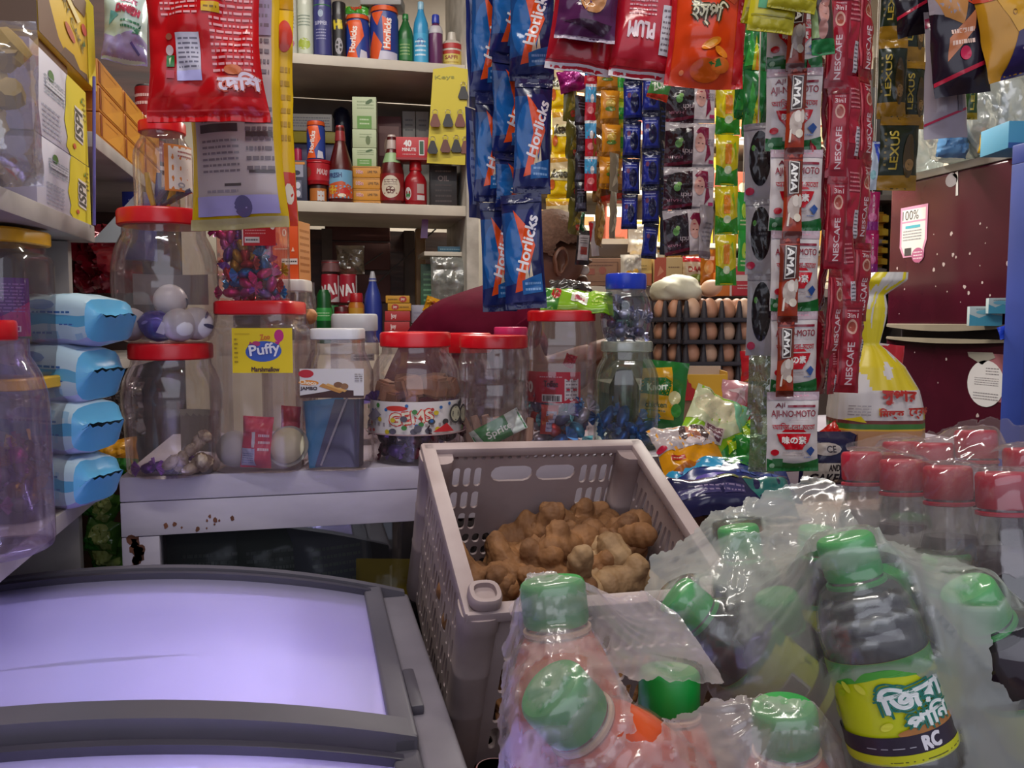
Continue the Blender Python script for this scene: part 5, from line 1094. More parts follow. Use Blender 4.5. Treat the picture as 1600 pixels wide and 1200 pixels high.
# ------------------------------------------------------------------ packets and sachet strips hanging from rods
def cord(o, p, up=.0):
    mb = MB(); tube(mb, [(0, 0, up), (0, 0, ZC - p.z)], .0009, C('#b8b0a4', .6), 6)
    c = mb.build('string', o); c.matrix_parent_inverse = o.matrix_world.inverted() if False else Matrix.Identity(4); return c
def hang_cord(o, dz=0.0):
    p = o.location + Vector((0, 0, dz)); mb = MB(); tube(mb, [(0, 0, 0), (0, 0, ZC - p.z)], .0009, C('#b8b0a4', .6), 6)
    c = mb.build('string', o); c.matrix_basis = Matrix.LocRotScale(o.location, o.rotation_euler, None).inverted() @ Matrix.Translation(p)
def strip(label, group, cells, d, meshes, name='sachet_strip', cat='sachet strip', seed=0, twist=12, part='sachet', roll=3, dd=None, hung=False):
    """one connected strip: cells = [(x0, x1, y0, y1[, yaw deg])], each a sachet of it; meshes = [(mesh, w, h)]"""
    q = random.Random(seed + len(cells) * 7)
    c0 = cells[0]; root = thing(name, label, cat, P((c0[0] + c0[1]) / 2, c0[2], d), (0, 0, TO_CAM), group)
    inv = Matrix.Rotation(-TO_CAM, 3, 'Z')
    if hung: cord(root, root.location)
    for i, c in enumerate(cells):
        me, w, h = meshes[i % len(meshes)]
        di = d + (dd[i] if dd else 0)
        cx, cy = (c[0] + c[1]) / 2, (c[2] + c[3]) / 2
        p = P(cx, cy, di); k = depth(p) / F_PX
        o = link(part, me, root, inv @ (p - root.location))
        yw = R_(c[4]) if len(c) > 4 else R_(q.uniform(-twist, twist))
        sx = (c[1] - c[0]) * k / w / max(.35, abs(math.cos(yw)))
        o.scale = (sx, min(sx, 1.2), (c[3] - c[2]) * k / h)
        o.rotation_euler = (R_(q.uniform(-roll, roll)), R_(q.uniform(-1.5, 1.5) + (c[5] if len(c) > 5 else 0)), yw)
    return root
def sm(w, h, t, base, layers, **k):
    return [(pillow(w, h, t, base, layers, seed=k.pop('seed', 1) + i * 13, **k).mesh('sachet'), w, h) for i in range(2)]
def hang(name, label, cat, x0, x1, y0, y1, d, t, base, layers, yaw=0, roll=0, tilt=0, group=None, **k):
    p, w, h = fit(x0, x1, y0, y1, d)
    c = P((x0 + x1) / 2, (y0 + y1) / 2, d)
    if k.get('nx', 0) >= 30: k['lim'] = max(w, h) / 44
    return solo(pillow(w, h, t, base, layers, **k), name, label, cat, c, (R_(tilt), R_(roll), TO_CAM + R_(yaw)), group)
# rods and wire they hang from
def rod(label, x0, x1, y, d, r=.006, col='#3a3434', nm='hanging_rod'):
    mb = MB(); a, b = P(x0, y, d), P(x1, y, d); b.z = a.z; tube(mb, [a, b], r, C(col, .4, .6), 12)
    solo(mb, nm, label, 'rod')
rod('iron rod over the counter carrying the red and grey packets', 120, 520, -66, .97)
rod('iron rod over the counter carrying the blue malt drink strips and sweet packets', 640, 1220, -66, 1.03)
rod('iron rod over the front right carrying the seasoning and coffee strips', 1140, 1390, -70, .95)
rod('iron rod at the right carrying the coffee candy and chip packets', 1330, 1720, -70, 1.22)
rod('thin wire across the middle carrying the small coloured strips', 846, 1205, 104, 1.62, .002, '#55504a', 'hanging_wire')
rod('thin rod behind the malt drink strips carrying the noodle strip', 835, 925, 100, 1.92, .003, '#55504a', 'hanging_wire')

# malt drink strips
hs = [('p', [(-.5, .34), (-.1, .34), (.18, -.34), (-.5, -.34)], '#153f74'), ('p', ell(-.12, .0, .34, .30, 18), '#1b5490'), ('p', [(-.5, -.3), (-.5, -.44), (.5, -.44), (.5, -.3), (.1, -.26)], '#161f52'),
      ('p', [(-.20, .36), (.0, .34), (.34, .06), (-.02, -.34), (-.24, -.36), (-.0, .02)], '#cf4818'), ('p', [(-.20, .36), (.26, .36), (.4, .3), (.36, .0), (.2, .18)], '#1c2458'),
      ('t', 'Horlicks', .12, .06, .50, .27, '#d8d4d6', 1.28, .04), ('p', [(.02, -.26), (.1, -.12), (.14, -.24), (.2, -.1), (.24, -.26)], '#c8b89a'), ('p', [(-.05, -.26), (.44, -.2), (.44, -.36), (-.05, -.38)], '#1f5a94'), ('d', .02, -.36, .4, -.26, '#7aa0c8', 2), ('r', -.5, .42, .5, .5, '#1c2048'), ('r', -.5, -.5, .5, -.44, '#1a1e46')]
H_ = sm(.062, .146, .016, '#131a46', hs, seal=.09, seed=3, wr=.0022, nx=28, ny=48, lim=.004)
strip('frontmost strip of blue malt drink sachets beside the shopkeeper', 'blue malt drink strips', [(795, 868, -92, 62, -8), (796, 866, -40, 122, -10, 2), (803, 862, 124, 302, 6), (786, 850, 304, 482, -8, -2)][1:], 1.12, H_, seed=1)
strip('middle strip of blue malt drink sachets, half hidden behind the frontmost one', 'blue malt drink strips', [(768, 824, -70, 90, 30), (770, 826, 92, 245, 34), (774, 826, 247, 330, 38)], 1.16, H_, seed=2)
strip('outer strip of blue malt drink sachets next to the back shelf post', 'blue malt drink strips', [(736, 794, -30, 150, 12), (742, 794, 152, 315, 16), (752, 806, 317, 486, 8, -2)], 1.18, H_, seed=3)
strip('strip of blue malt drink sachets seen edge on at the back shelf post', 'blue malt drink strips', [(731, 752, -20, 170, 62), (731, 752, 172, 340, 60)], 1.21, [(pillow(.062, .146, .014, '#1d2a6c', [('r', -.35, -.38, -.1, .38, '#7a8ab8'), ('d', -.3, -.3, -.12, .3, '#3f4f8c', 8)], seed=9, wr=.002).mesh('sachet'), .062, .146)], seed=4, twist=0)

# big packets at the top left
red = [('r', -.5, .4, .5, .5, '#a80e14'), ('d', -.36, .12, -.02, .42, '#d8989a', 9), ('d', .08, -.22, .45, .36, '#d8989a', 15), ('r', .02, .30, .17, .36, '#c9a018'), ('r', .02, .14, .17, .20, '#c9a018'), ('d', .04, .155, .15, .185, '#7a5a10', 1), ('r', -.24, -.25, -.02, .02, '#b9b4c0'), ('d', -.22, -.22, -.04, .0, '#6a6674', 8), ('r', -.24, -.26, -.02, -.2, '#b4b0dc'),
       ('e', -.30, .0, .03, .02, '#8a4a3a'), ('e', -.30, -.08, .035, .03, '#c0a8a8'), ('r', -.33, -.18, -.26, -.11, '#2a6a34'), ('p', [(-.31, -.13), (-.29, -.12), (-.3, -.17)], '#c0c8a0'), ('r', -.33, -.25, -.26, -.2, '#a83040'), ('r', -.5, -.5, .5, -.36, '#b80e14'), ('r', -.5, -.44, .5, -.43, '#c83a3a'),
       ('t', 'েদিশ', .30, -.27, .36, .10, '#c05a4a', 0, .16), ('t', 'েদিশ', .30, -.27, .36, .10, '#d8c8d4', 0, .06), ('p', ell(.26, -.2, .08, .03, 12), '#c86a3a')]
hang('candy_packet', 'large glossy red candy packet hanging above the column of jars', 'packet', 226, 414, -62, 188, .90, .03, '#b30d14', red, yaw=6, roll=-1.5, seed=101, wr=.0035, seal=.08, pinch=.12, nx=40, ny=48)
gy = [('r', -.42, -.42, .44, .5, '#a99a97'), ('r', -.36, .10, .08, .3, '#b8aeac'), ('d', -.34, -.12, .06, .28, '#75686c', 18), ('r', -.36, -.15, .08, -.12, '#4a4040'), ('d', -.34, -.3, .08, -.17, '#75686c', 6), ('r', -.1, -.345, .08, -.335, '#4a4040'), ('d', -.30, -.40, .04, -.35, '#857a80', 2), ('r', .16, -.12, .44, -.10, '#4a4040'), ('r', .16, -.17, .44, -.15, '#4a4040'), ('d', .16, -.3, .44, -.05, '#6a5e62', 7), ('r', .18, -.3, .44, -.29, '#4a4040'), ('d', .28, .05, .42, .2, '#6a5e62', 4), ('r', -.36, .32, .08, .335, '#4a3a38'),
      ('r', .1, .2, .44, .44, '#8a7c94'), ('d', .14, .22, .42, .46, '#6a5e6a', 7), ('r', -.42, -.45, .44, -.38, '#9a90b8'), ('e', .08, -.42, .1, .04, '#5f5878'), ('r', -.5, -.5, .5, -.46, '#a89a6a')]
hang('chip_packet', 'grey backed yellow packet with printed tables hanging behind the red packet', 'packet', 288, 446, -62, 356, .99, .035, '#c9a412', gy, yaw=-4, roll=-1, seed=104, wr=.003, seal=.04, pinch=.10, nx=44, ny=64)
hang('chip_packet', 'yellow packet edge hanging behind the grey backed packet', 'packet', 352, 462, -62, 352, 1.05, .03, '#d8b012', [('r', .25, -.5, .5, -.3, '#c03a2c'), ('p', ell(.42, -.38, .06, .04, 10), '#d8d0c0'), ('e', .4, .2, .1, .06, '#c23a2a'), ('d', .36, -.2, .48, .1, '#b08a14', 6), ('r', .3, .3, .5, .34, '#b88a10')], yaw=-6, seed=106, wr=.003, seal=.04, nx=34, ny=56)

# sweet packets over the middle
plum = [('r', -.5, -.5, .5, -.44, '#c4bcbc'), ('d', -.3, .0, .14, .26, '#c08a90', 7), ('r', -.3, .24, -.1, .34, '#d0c4c8'), ('e', -.24, .29, .04, .03, '#3a2a2a'), ('t', 'PLUM', -.08, -.12, .42, .13, '#d4c0c4', math.pi, .05), ('r', .24, -.3, .44, .1, '#b4b0b4'), ('d', .26, -.28, .42, .08, '#6a6066', 8), ('r', .18, .18, .46, .28, '#3a2830'), ('r', -.5, -.42, .5, -.36, '#98101c')]
hang('sweet_packet', 'red plum sweet packet hanging above the noodle strip', 'packet', 862, 968, -62, 112, 1.02, .025, '#a01424', plum[:1] + [('e', -.02, -.13, .1, .06, '#c05a66'), ('e', -.02, -.13, .085, .05, '#a01424'), ('r', .36, -.2, .5, -.02, '#b4b0b4'), ('d', .37, -.19, .5, -.03, '#6a6066', 4), ('t', 'PLUM', .0, .12, .5, .12, '#c8b0b4', math.pi, .05), ('r', -.5, -.42, .5, -.38, '#98101c')], roll=8, yaw=4, seed=110, wr=.003)
hang('sweet_packet', 'purple sweet packet with a dark fruit hanging in front of the red plum packets', 'packet', 872, 968, -66, 62, .99, .022, '#4a1c44', [('e', .0, .1, .26, .22, '#201418'), ('e', .08, -.02, .22, .18, '#b07a4a'), ('e', .1, .1, .18, .15, '#2a1a1e'), ('t', '8', .02, .22, .1, .1, '#c8c0b8', 0, .05), ('p', [(-.4, -.3), (.3, -.44), (.44, -.3), (.0, -.28)], '#2c1228'), ('r', -.5, -.5, .5, -.46, '#b0a0aa'), ('e', -.26, .3, .14, .2, '#c08a2a')], roll=6, seed=112, wr=.003)
hang('sweet_packet', 'red plum sweet packet with upside-down lettering next to the orange packet', 'packet', 960, 1060, -62, 122, 1.01, .025, '#a21526', plum, roll=6, seed=114, wr=.003)
org = [('r', -.5, .3, .5, .5, '#9a8a80'), ('p', [(-.5, .3), (-.3, .16), (-.22, .3), (-.12, .2), (0, .32), (.1, .2), (.3, .14), (.5, .3), (.5, .36), (-.5, .36)], '#c04a1c'), ('r', .36, -.5, .5, .5, '#a8141c'), ('r', -.5, -.5, -.44, .5, '#b01a20'), ('e', -.08, .18, .14, .035, '#3a6a24'), ('t', 'ইস্পি', -.02, .05, .46, .20, '#3a3420', -.1, .09), ('t', 'ইস্পি', -.02, .05, .46, .20, '#c8c4a8', -.1, .015),
       ('e', .04, -.18, .14, .035, '#d0781c', .5), ('e', .04, -.18, .09, .02, '#d89a3c', .5), ('e', .18, -.24, .10, .03, '#d0781c', -.6), ('e', .0, -.38, .2, .08, '#cf5a14'), ('e', .18, -.34, .12, .06, '#d0681c'), ('p', [(.02, -.33), (.16, -.29), (.2, -.34), (.1, -.36)], '#2f6a2a'), ('e', -.3, -.4, .03, .02, '#d87a4a'), ('d', .40, .0, .46, .3, '#c86a6a', 5)]
hang('sweet_packet', 'orange sweet packet with white lettering hanging at the end of the packet row', 'packet', 1046, 1168, -60, 134, .99, .03, '#c23a12', org, roll=4, yaw=-3, seed=116, wr=.0035)
mg = [('r', -.34, -.16, .12, .5, '#5a2418'), ('e', -.1, .2, .16, .14, '#8a4a3a'), ('r', -.34, -.2, .14, -.08, '#3f8a5a'), ('p', ell(.3, .05, .14, .16, 16), '#b02a14'), ('p', ell(.3, .05, .10, .10, 16), '#c8781c'), ('r', -.5, -.5, .5, -.34, '#a0961a'), ('r', -.46, -.30, .46, -.28, '#7a7414')]
hang('seasoning_packet', 'yellow noodle seasoning packet hanging over the top of the seasoning strip, nearest one', 'packet', 1174, 1246, -62, 50, .88, .012, '#aea21c', mg, roll=7, seed=118, wr=.001, pinch=.0)
hang('seasoning_packet', 'yellow seasoning packet tucked behind the nearest yellow one', 'packet', 1166, 1240, -62, 40, .905, .012, '#a89a1a', mg, roll=9, seed=119, wr=.001, pinch=.0)
hang('seasoning_packet', 'yellow seasoning packet reaching over the coffee strips', 'packet', 1206, 1282, -80, 16, .87, .012, '#aea21c', mg, roll=9, seed=120, wr=.001, pinch=.0)
hang('peanut_packet', 'green and brown nut packet hanging in front of the red coffee strips', 'packet', 1266, 1302, -40, 84, .885, .014, '#3a2a24', [('e', .0, .0, .24, .14, '#a8786c'), ('e', -.06, -.2, .2, .12, '#9a6a60'), ('e', .12, .16, .2, .1, '#8a5a52'), ('r', -.5, -.5, .5, -.32, '#1f6a34'), ('r', -.5, .3, .5, .5, '#2a4a44'), ('p', [(-.5, -.3), (-.2, -.3), (-.4, .2), (-.5, .2)], '#8aa06a')], roll=-4, seed=122, wr=.002)

# noodle strip (yellow), seen upside down
nd = [('p', [(-.5, .1), (.5, .16), (.5, .42), (-.5, .42)], '#c8b48a'), ('p', [(-.5, .3), (.5, .34), (.5, .42), (-.5, .42)], '#b8862c'), ('p', [(-.44, .12), (.44, .18), (.44, -.12), (-.44, -.1)], '#d0c898'), ('t', 'cheesy', .0, .02, .84, .26, '#3a3424', math.pi, .06), ('e', .22, -.26, .18, .11, '#d8d0b0'), ('t', '20', .22, -.26, .2, .1, '#5a5030', math.pi, .04), ('e', -.38, -.2, .1, .12, '#b85a2a'), ('r', -.5, -.5, .5, -.42, '#d0a80e')]
N_ = sm(.055, .1, .016, '#d8b40e', nd, seed=130, wr=.002)
strip('yellow cheese noodle strip hanging behind the malt drink sachets', None, [(858, 902, 96, 170), (862, 904, 171, 241), (856, 906, 242, 309), (852, 904, 310, 376), (862, 908, 372, 432, 20, 12)], 1.92, N_, seed=5, twist=6)
# small coloured strips in the middle
hang('sweet_packet', 'magenta foil packet drooping at the top of the coloured strips', 'packet', 872, 916, 108, 142, 1.60, .02, C('#8a1a66', .2, .3), [('p', [(-.3, -.3), (.3, .0), (.3, .3)], '#b85aa0')], roll=-14, seed=132, wr=.004)
def simple(base, lay, w=.05, h=.085, t=.012, seed=1, **k): return sm(w, h, t, base, lay, seed=seed, wr=k.pop('wr', .002), nx=10, ny=12, **k)
strip('khaki twisted strip of sachets left of the red and blue strip', None, [(880, 902, 126, 190, 40), (884, 904, 190, 250, 60), (886, 906, 250, 310, 50), (888, 908, 310, 366, 60)], 1.62, simple('#5f5a26', [('p', [(-.3, -.3), (.3, -.1), (.1, .3)], '#8a7a2c'), ('e', .1, -.3, .2, .08, '#a83a2c')], seed=134), seed=6)
strip('black strip of sachets between the khaki and the red and blue strip', None, [(898, 918, 150, 196, 20), (900, 918, 196, 240), (898, 917, 240, 285), (898, 917, 285, 330)], 1.60, simple('#1c1a22', [('r', -.4, -.4, .4, -.2, '#4a4a5a'), ('d', -.3, 0, .3, .3, '#5a586a', 3)], seed=136), seed=7)
rb = [('r', -.5, .0, .5, .42, '#3a86b0'), ('e', .1, .1, .16, .12, '#c0b8b8'), ('p', ell(0, -.22, .3, .1, 12), '#c8787a'), ('r', -.5, .42, .5, .5, '#b0b4b8')]
strip('narrow strip of red and sky blue sachets', None, [(913, 934, 104, 132), (914, 932, 132, 188), (914, 932, 189, 244), (913, 933, 245, 298)], 1.58, simple('#a81a2a', rb, seed=138), seed=8, twist=10)
ob = [('e', 0, .1, .26, .12, '#c8a84a'), ('e', 0, -.05, .28, .07, '#5a7a2c'), ('p', [(-.5, -.5), (.5, -.5), (.5, -.3), (-.5, -.34)], '#8a5a1c'), ('d', -.25, .2, .25, .36, '#e0c070', 2)]
OB = simple('#bd7a18', ob, seed=140)
strip('orange seasoning strip in the middle of the coloured strips', None, [(932, 966, 104, 142), (938, 968, 142, 194), (940, 970, 195, 246), (936, 974, 246, 296, 24)], 1.57, OB, seed=9)
strip('brown twisted tail of orange sachets', None, [(924, 948, 150, 210, 50), (926, 944, 210, 262, 66), (926, 942, 262, 316, 60), (930, 944, 316, 384, 66, 8)], 1.60, simple('#7a5624', [('p', [(-.4, -.3), (.1, -.4), (.4, .3), (-.1, .3)], '#a8803c')], seed=142), seed=10, hung=True)
strip('pale foil strip hanging below the orange sachets', None, [(952, 968, 240, 300, 50), (952, 964, 300, 372, 60)], 1.56, simple('#8a7a62', [('p', [(-.3, -.4), (.3, -.2), (.2, .3)], '#b8a88a')], seed=143), seed=11)
strip('yellow green strip right of the orange seasoning strip', None, [(960, 984, 104, 160, 20), (964, 984, 160, 205, 20), (966, 982, 206, 250, 30)], 1.64, simple('#8aa01c', [('r', -.5, -.1, .5, .3, '#2a8a2a'), ('e', 0, -.3, .3, .1, '#c8b01c')], seed=144), seed=12)
hang('spice_packet', 'red tipped brown packet below the orange strip', 'packet', 936, 978, 270, 312, 1.63, .014, '#5a3a24', [('r', -.5, -.5, .5, -.3, '#b8341c'), ('e', 0, .1, .3, .2, '#7a5a44'), ('p', [(-.5, .1), (-.2, .3), (-.5, .5)], '#4a6a2a')], roll=-10, seed=146, wr=.002)
hang('label_packet', 'dark packet with white code label hanging by the shopkeeper head', 'packet', 900, 922, 360, 414, 1.72, .01, '#262428', [('r', -.36, -.36, .4, .36, '#a8a4a8'), ('r', -.2, -.2, .3, .02, '#8a3a34'), ('d', -.25, .1, .3, .3, '#5a565a', 3)], roll=4, seed=148, wr=.001)
hang('green_packet', 'crumpled green packet above the white code label packet', 'packet', 892, 914, 332, 362, 1.72, .02, '#1f5a34', [], seed=149, wr=.004)
hang('paper_tag', 'white and red pointed tag hanging below the brown tail', 'tag', 922, 934, 346, 400, 1.7, .008, '#b0aaac', [('p', [(-.5, .5), (.2, .5), (-.5, -.1)], '#a8202c')], roll=-6, seed=150, wr=.001, nx=8, ny=10)
bl = [('r', -.4, -.36, .4, .3, '#1c2a86'), ('p', ell(.1, -.05, .24, .26, 14), '#12163c'), ('d', -.34, .2, .3, .36, '#8a90c0', 2), ('e', -.2, .14, .1, .07, '#6a3a5a'), ('r', -.5, .4, .5, .5, '#10142e'), ('r', -.5, -.5, .5, -.42, '#10142e')]
BL = simple('#141c5c', bl, seed=152, wr=.0014)
strip('dark blue razor sachet strip, outer one beside the orange sachets', 'dark blue sachet strips', [(976, 1006, 70, 128), (974, 1004, 128, 188), (973, 1002, 189, 247), (972, 1000, 248, 303), (971, 996, 304, 358)], 1.50, BL, seed=13, twist=10)
strip('dark blue razor sachet strip beside the hair colour strip, longest of them', 'dark blue sachet strips', [(1004, 1032, 60, 118), (1004, 1032, 118, 176), (1003, 1031, 177, 236), (1003, 1031, 237, 292), (1003, 1030, 293, 350), (1003, 1028, 350, 404, 20, 3)], 1.46, BL, seed=14, twist=10)
strip('dark strip of blue sachets turned away beside the hair colour strip', None, [(1026, 1046, 100, 160, 40), (1027, 1046, 160, 220, 40), (1027, 1045, 220, 280, 44), (1028, 1045, 280, 340, 40), (1030, 1046, 340, 398, 40)], 1.49, simple('#0f1230', [('d', -.3, -.3, .3, .3, '#2a3a7a', 5)], seed=154), seed=15)
hang_cord(hang('mint_packet', 'small green packet with pale lettering hanging aslant over the dark blue strips', 'packet', 1016, 1050, 104, 156, 1.28, .012, '#3f7a3c', [('t', 'ZONE', 0, -.05, .8, .24, '#c8d0b8', .6, .05), ('p', [(-.5, -.5), (.5, -.5), (.5, -.3), (-.5, -.4)], '#b8341c'), ('r', -.5, .2, .5, .5, '#9aa88a')], roll=16, seed=156, wr=.0015), .01)
# hair colour strip, upside down
hc = [('r', -.5, -.5, .06, .5, '#2c141e'), ('r', .06, -.42, .5, .5, '#c0b4b4'), ('p', [(-.5, .3), (.06, .42), (.06, .5), (-.5, .5)], '#9a9294'), ('p', ell(-.2, .08, .26, .3, 16), '#1c1014'), ('e', -.24, .02, .07, .09, '#5a8a4a'), ('e', -.2, .1, .05, .05, '#7aa05a'), ('t', 'rich', -.06, -.16, .2, .12, '#a8989c', math.pi, .02), ('t', 'HAIR', -.3, -.28, .3, .06, '#8a5a6a', math.pi, .02), ('p', [(-.5, -.5), (.06, -.40), (.06, -.34), (-.5, -.42)], '#5a1428'),
      ('p', [(.1, .3), (.2, .42), (.36, .4), (.38, .1), (.42, -.2), (.3, -.38), (.34, 0), (.2, .2)], '#7a1c3a'), ('p', ell(.2, .06, .11, .22, 16), '#c8978a'), ('e', .17, .05, .02, .012, '#4a2a2a'), ('e', .25, .04, .02, .012, '#4a2a2a'), ('e', .2, .17, .035, .012, '#a83a4a'), ('r', .38, -.40, .48, -.32, '#a82a5a'), ('d', .36, .0, .48, .16, '#8a8286', 3)]
HC = sm(.088, .082, .010, '#8a8488', hc, seed=158, wr=.0016, seal=.06, pinch=.02)
strip('hair colour strip with upside-down portrait and dark maroon panels', None, [(1040, 1118, 50, 121), (1040, 1118, 122, 192), (1038, 1117, 193, 262), (1036, 1116, 262, 328), (1036, 1106, 328, 398, 8, -4)], 1.38, HC, seed=16, twist=4)
hang('foil_sachet', 'grey back side sachet at the bottom of the hair colour strip', 'sachet', 1090, 1116, 322, 404, 1.37, .008, '#8a8082', [('r', -.5, -.5, .5, -.36, '#6a5a60'), ('d', -.3, -.2, .3, .2, '#6a6266', 5)], yaw=30, roll=3, seed=160, wr=.003)
yg = [('p', [(-.5, -.5), (.5, -.5), (.5, -.14), (.1, -.24), (-.5, -.1)], '#2a7a1c'), ('r', -.14, -.08, .14, .3, '#c8781c'), ('e', .0, -.2, .16, .08, '#b8c0a0'), ('p', [(-.3, .1), (-.16, .3), (-.24, -.1)], '#d0c01c'), ('d', -.1, .3, .1, .4, '#d8d0a0', 1), ('p', [(.2, .3), (.34, .0), (.3, .36)], '#7aa01c')]
YG = sm(.045, .085, .014, '#b8a80e', yg, seed=162, wr=.0018)
strip('yellow and green soap sachet strip right of the hair colour strip', None, [(1118, 1158, 60, 134), (1118, 1157, 135, 210), (1117, 1155, 211, 290), (1117, 1153, 291, 366), (1117, 1151, 367, 446)], 1.42, YG, seed=17, twist=10, hung=True)
strip('bright green strip of sachets seen behind the yellow and green one', None, [(1150, 1172, 300, 360, 20), (1152, 1170, 360, 424, 26)], 1.55, simple('#2f9a3a', [('e', 0, 0, .2, .2, '#a8c83a'), ('d', -.3, -.4, .3, -.2, '#c8d8a0', 2)], seed=163), seed=18, hung=True)
gn = [('p', [(-.5, -.34), (-.2, .34), (.1, -.34)], '#2f8a3a'), ('p', [(-.2, -.5), (.0, .2), (.2, -.5)], '#a8b01c'), ('p', [(-.06, -.5), (.04, -.06), (.14, -.5)], '#c87a1c'), ('p', [(.2, -.3), (.3, .4), (.5, -.3)], '#1a4a20'), ('r', -.5, -.5, .5, -.42, '#1f5a22')]
GN = sm(.058, .1, .016, '#17602a', gn, seed=165, wr=.0035)
strip('dark green spice strip hanging in front of the yellow and green one', 'dark green spice strips', [(1150, 1186, 20, 100), (1146, 1186, 100, 186, 16)], 1.22, GN, seed=19, hung=True)
strip('dark green spice strip nearer the seasoning strip', 'dark green spice strips', [(1164, 1200, 30, 116, -10), (1160, 1202, 112, 214, 10)], 1.18, GN, seed=20, hung=True)
bk = [('p', ell(.06, .04, .38, .36, 22), '#171417'), ('p', ell(.06, .04, .30, .28, 18), '#201c1f'), ('e', -.16, .18, .07, .04, '#4a7a3a'), ('d', .0, .0, .3, .14, '#5a5a5c', 2), ('e', -.3, -.38, .16, .05, '#a82a44'), ('r', -.5, .42, .5, .5, '#77747a')]
BK = sm(.055, .108, .012, '#8f8c90', bk, seed=167, wr=.002)
strip('grey and black hair dye strip left of the white seasoning strip', None, [(1164, 1206, 194, 312, -20), (1166, 1206, 312, 428, -18), (1168, 1206, 428, 556, -20)], 1.06, BK, seed=21, hung=True)
m_sl = clear('strip_sleeve', '#c8d4c4', .34, .22, .12, '#8a9a84', bump=.5)
strip('greenish clear empty sleeves under the grey and black strip', None, [(1170, 1208, 556, 650, -20), (1172, 1210, 648, 740, -16)], 1.06, [(pillow(.05, .1, .010, m_sl, seed=169, wr=.004, back=m_sl).mesh('sachet'), .05, .1)], seed=22)
# white seasoning strip
aj = [('r', -.5, .40, .5, .5, '#a8939a'), ('d', -.3, .43, .3, .48, '#c08a98', 1), ('t', 'Aji', -.26, .33, .18, .07, '#6a1424', .1, .03, .2), ('r', -.12, .31, .42, .34, '#7a1c2c'), ('t', 'AJI-NO-MOTO', .0, .22, .86, .105, '#8a2434', 0, .015), ('d', -.1, .145, .3, .16, '#b8a0a4', 1),
      ('t', 'আিজ-েনা-মেতা', .0, .075, .84, .085, '#b01c2e', 0, .012),
      ('p', [(-.34, -.02), (.34, -.02), (.28, -.12), (.18, -.19), (.16, -.22), (-.16, -.22), (-.18, -.19), (-.28, -.12)], '#b8121f'), ('p', [(-.24, .0), (.24, .0), (.18, .035), (-.18, .035)], '#b8121f'), ('r', -.3, -.012, .3, -.005, '#d8d0c8'), ('t', '味の素', .0, -.10, .46, .09, '#dcd4cc', 0, .05), ('e', -.36, -.26, .08, .04, '#b01626'), ('d', -.2, -.30, .2, -.24, '#b8a8a4', 2),
      ('p', [(.24, -.24), (.34, -.18), (.42, -.23), (.34, -.31)], '#2a4a86'), ('d', .2, -.34, .36, -.3, '#7a86a8', 1), ('p', [(-.5, -.5), (.5, -.5), (.5, -.34), (.28, -.38), (.0, -.40), (-.3, -.38), (-.5, -.34)], '#1c5a2a'), ('r', -.40, -.44, -.2, -.34, '#3a6a44'), ('e', -.4, -.43, .05, .03, '#8aa88a')]
AJ = sm(.058, .09, .012, '#c2b8b4', aj, seed=171, wr=.0012, seal=.10, pinch=.03)
strip('white seasoning strip with red bowl print hanging in front of the shop', None, [(1198, 1284, -16, 108, -4), (1198, 1282, 109, 234, -8), (1202, 1284, 235, 360, 0), (1203, 1280, 361, 486, 4), (1203, 1277, 487, 611, 3), (1198, 1278, 612, 736, -2)], .94, AJ, seed=23, twist=5)
am = [('r', -.5, .44, .5, .5, '#5a1a14'), ('p', [(-.5, .42), (.5, .42), (.5, .04), (-.5, -.02)], '#6a2a1c'), ('p', [(-.3, .40), (.34, .42), (.30, .04), (-.34, .0)], '#3a2a2c'), ('p', [(-.24, .42), (.30, .40), (.26, .03), (-.28, .02)], '#c8c0b4'), ('p', [(-.20, .41), (.26, .39), (.22, .04), (-.24, .03)], '#33241f'), ('t', 'AMA', .0, .22, .33, .34, '#dcd8d0', -1.62, .06), ('p', ell(.0, -.14, .34, .14, 16), '#a8988c'), ('e', .1, -.06, .2, .07, '#c8bcb0'), ('p', ell(.34, -.06, .12, .08, 12), '#b8aca0'), ('e', .2, -.26, .2, .05, '#c8bca8'), ('e', -.2, -.3, .16, .04, '#8a3a1c'), ('p', [(-.3, -.22), (-.2, -.2), (-.24, -.36), (-.34, -.36)], '#d0c4b4'), ('r', -.5, -.5, .5, -.42, '#4a1c14')]
AM = sm(.026, .094, .008, '#8f2f16', am, seed=173, wr=.001, nx=10)
strip('brown and orange milk wafer strip hanging over the white seasoning strip', None, [(1232, 1260, -28, 108), (1229, 1258, 109, 240), (1224, 1254, 241, 372), (1217, 1248, 373, 504), (1214, 1241, 503, 620)], .915, AM, seed=24, twist=8)
ns = [('r', -.5, .42, .5, .5, '#6a0e18'), ('r', -.30, -.42, .34, .40, '#8a1424'), ('t', 'NESCAFE', .02, -.18, .46, .27, '#bfa6a8', 1.5708, .03), ('e', .04, .22, .24, .08, '#b88a7a'), ('e', .04, .22, .17, .055, '#8a3a2c'), ('t', '3in1', .04, .34, .5, .05, '#c8a8a8', 0, .04), ('d', -.2, .37, .3, .41, '#b07a80', 1), ('r', -.46, -.4, -.40, .4, '#a83a40')]
NS = sm(.036, .135, .011, '#7a0f1e', ns, seed=175, wr=.0018, nx=10, ny=18)
nb = [('r', -.3, -.3, .3, .1, '#94182a'), ('r', .1, -.44, .4, -.1, '#b0a8ac'), ('d', .14, -.42, .36, -.12, '#4a4046', 7), ('d', -.3, .1, .3, .36, '#b8686e', 5)]
NB = sm(.036, .135, .011, '#7d0e20', nb, seed=177, wr=.0024, nx=10, ny=18)
def coffee(label, cells, d, seed, ms=NS, tw=12): return strip(label, 'red coffee sachet strips', cells, d, ms, seed=seed, twist=tw)
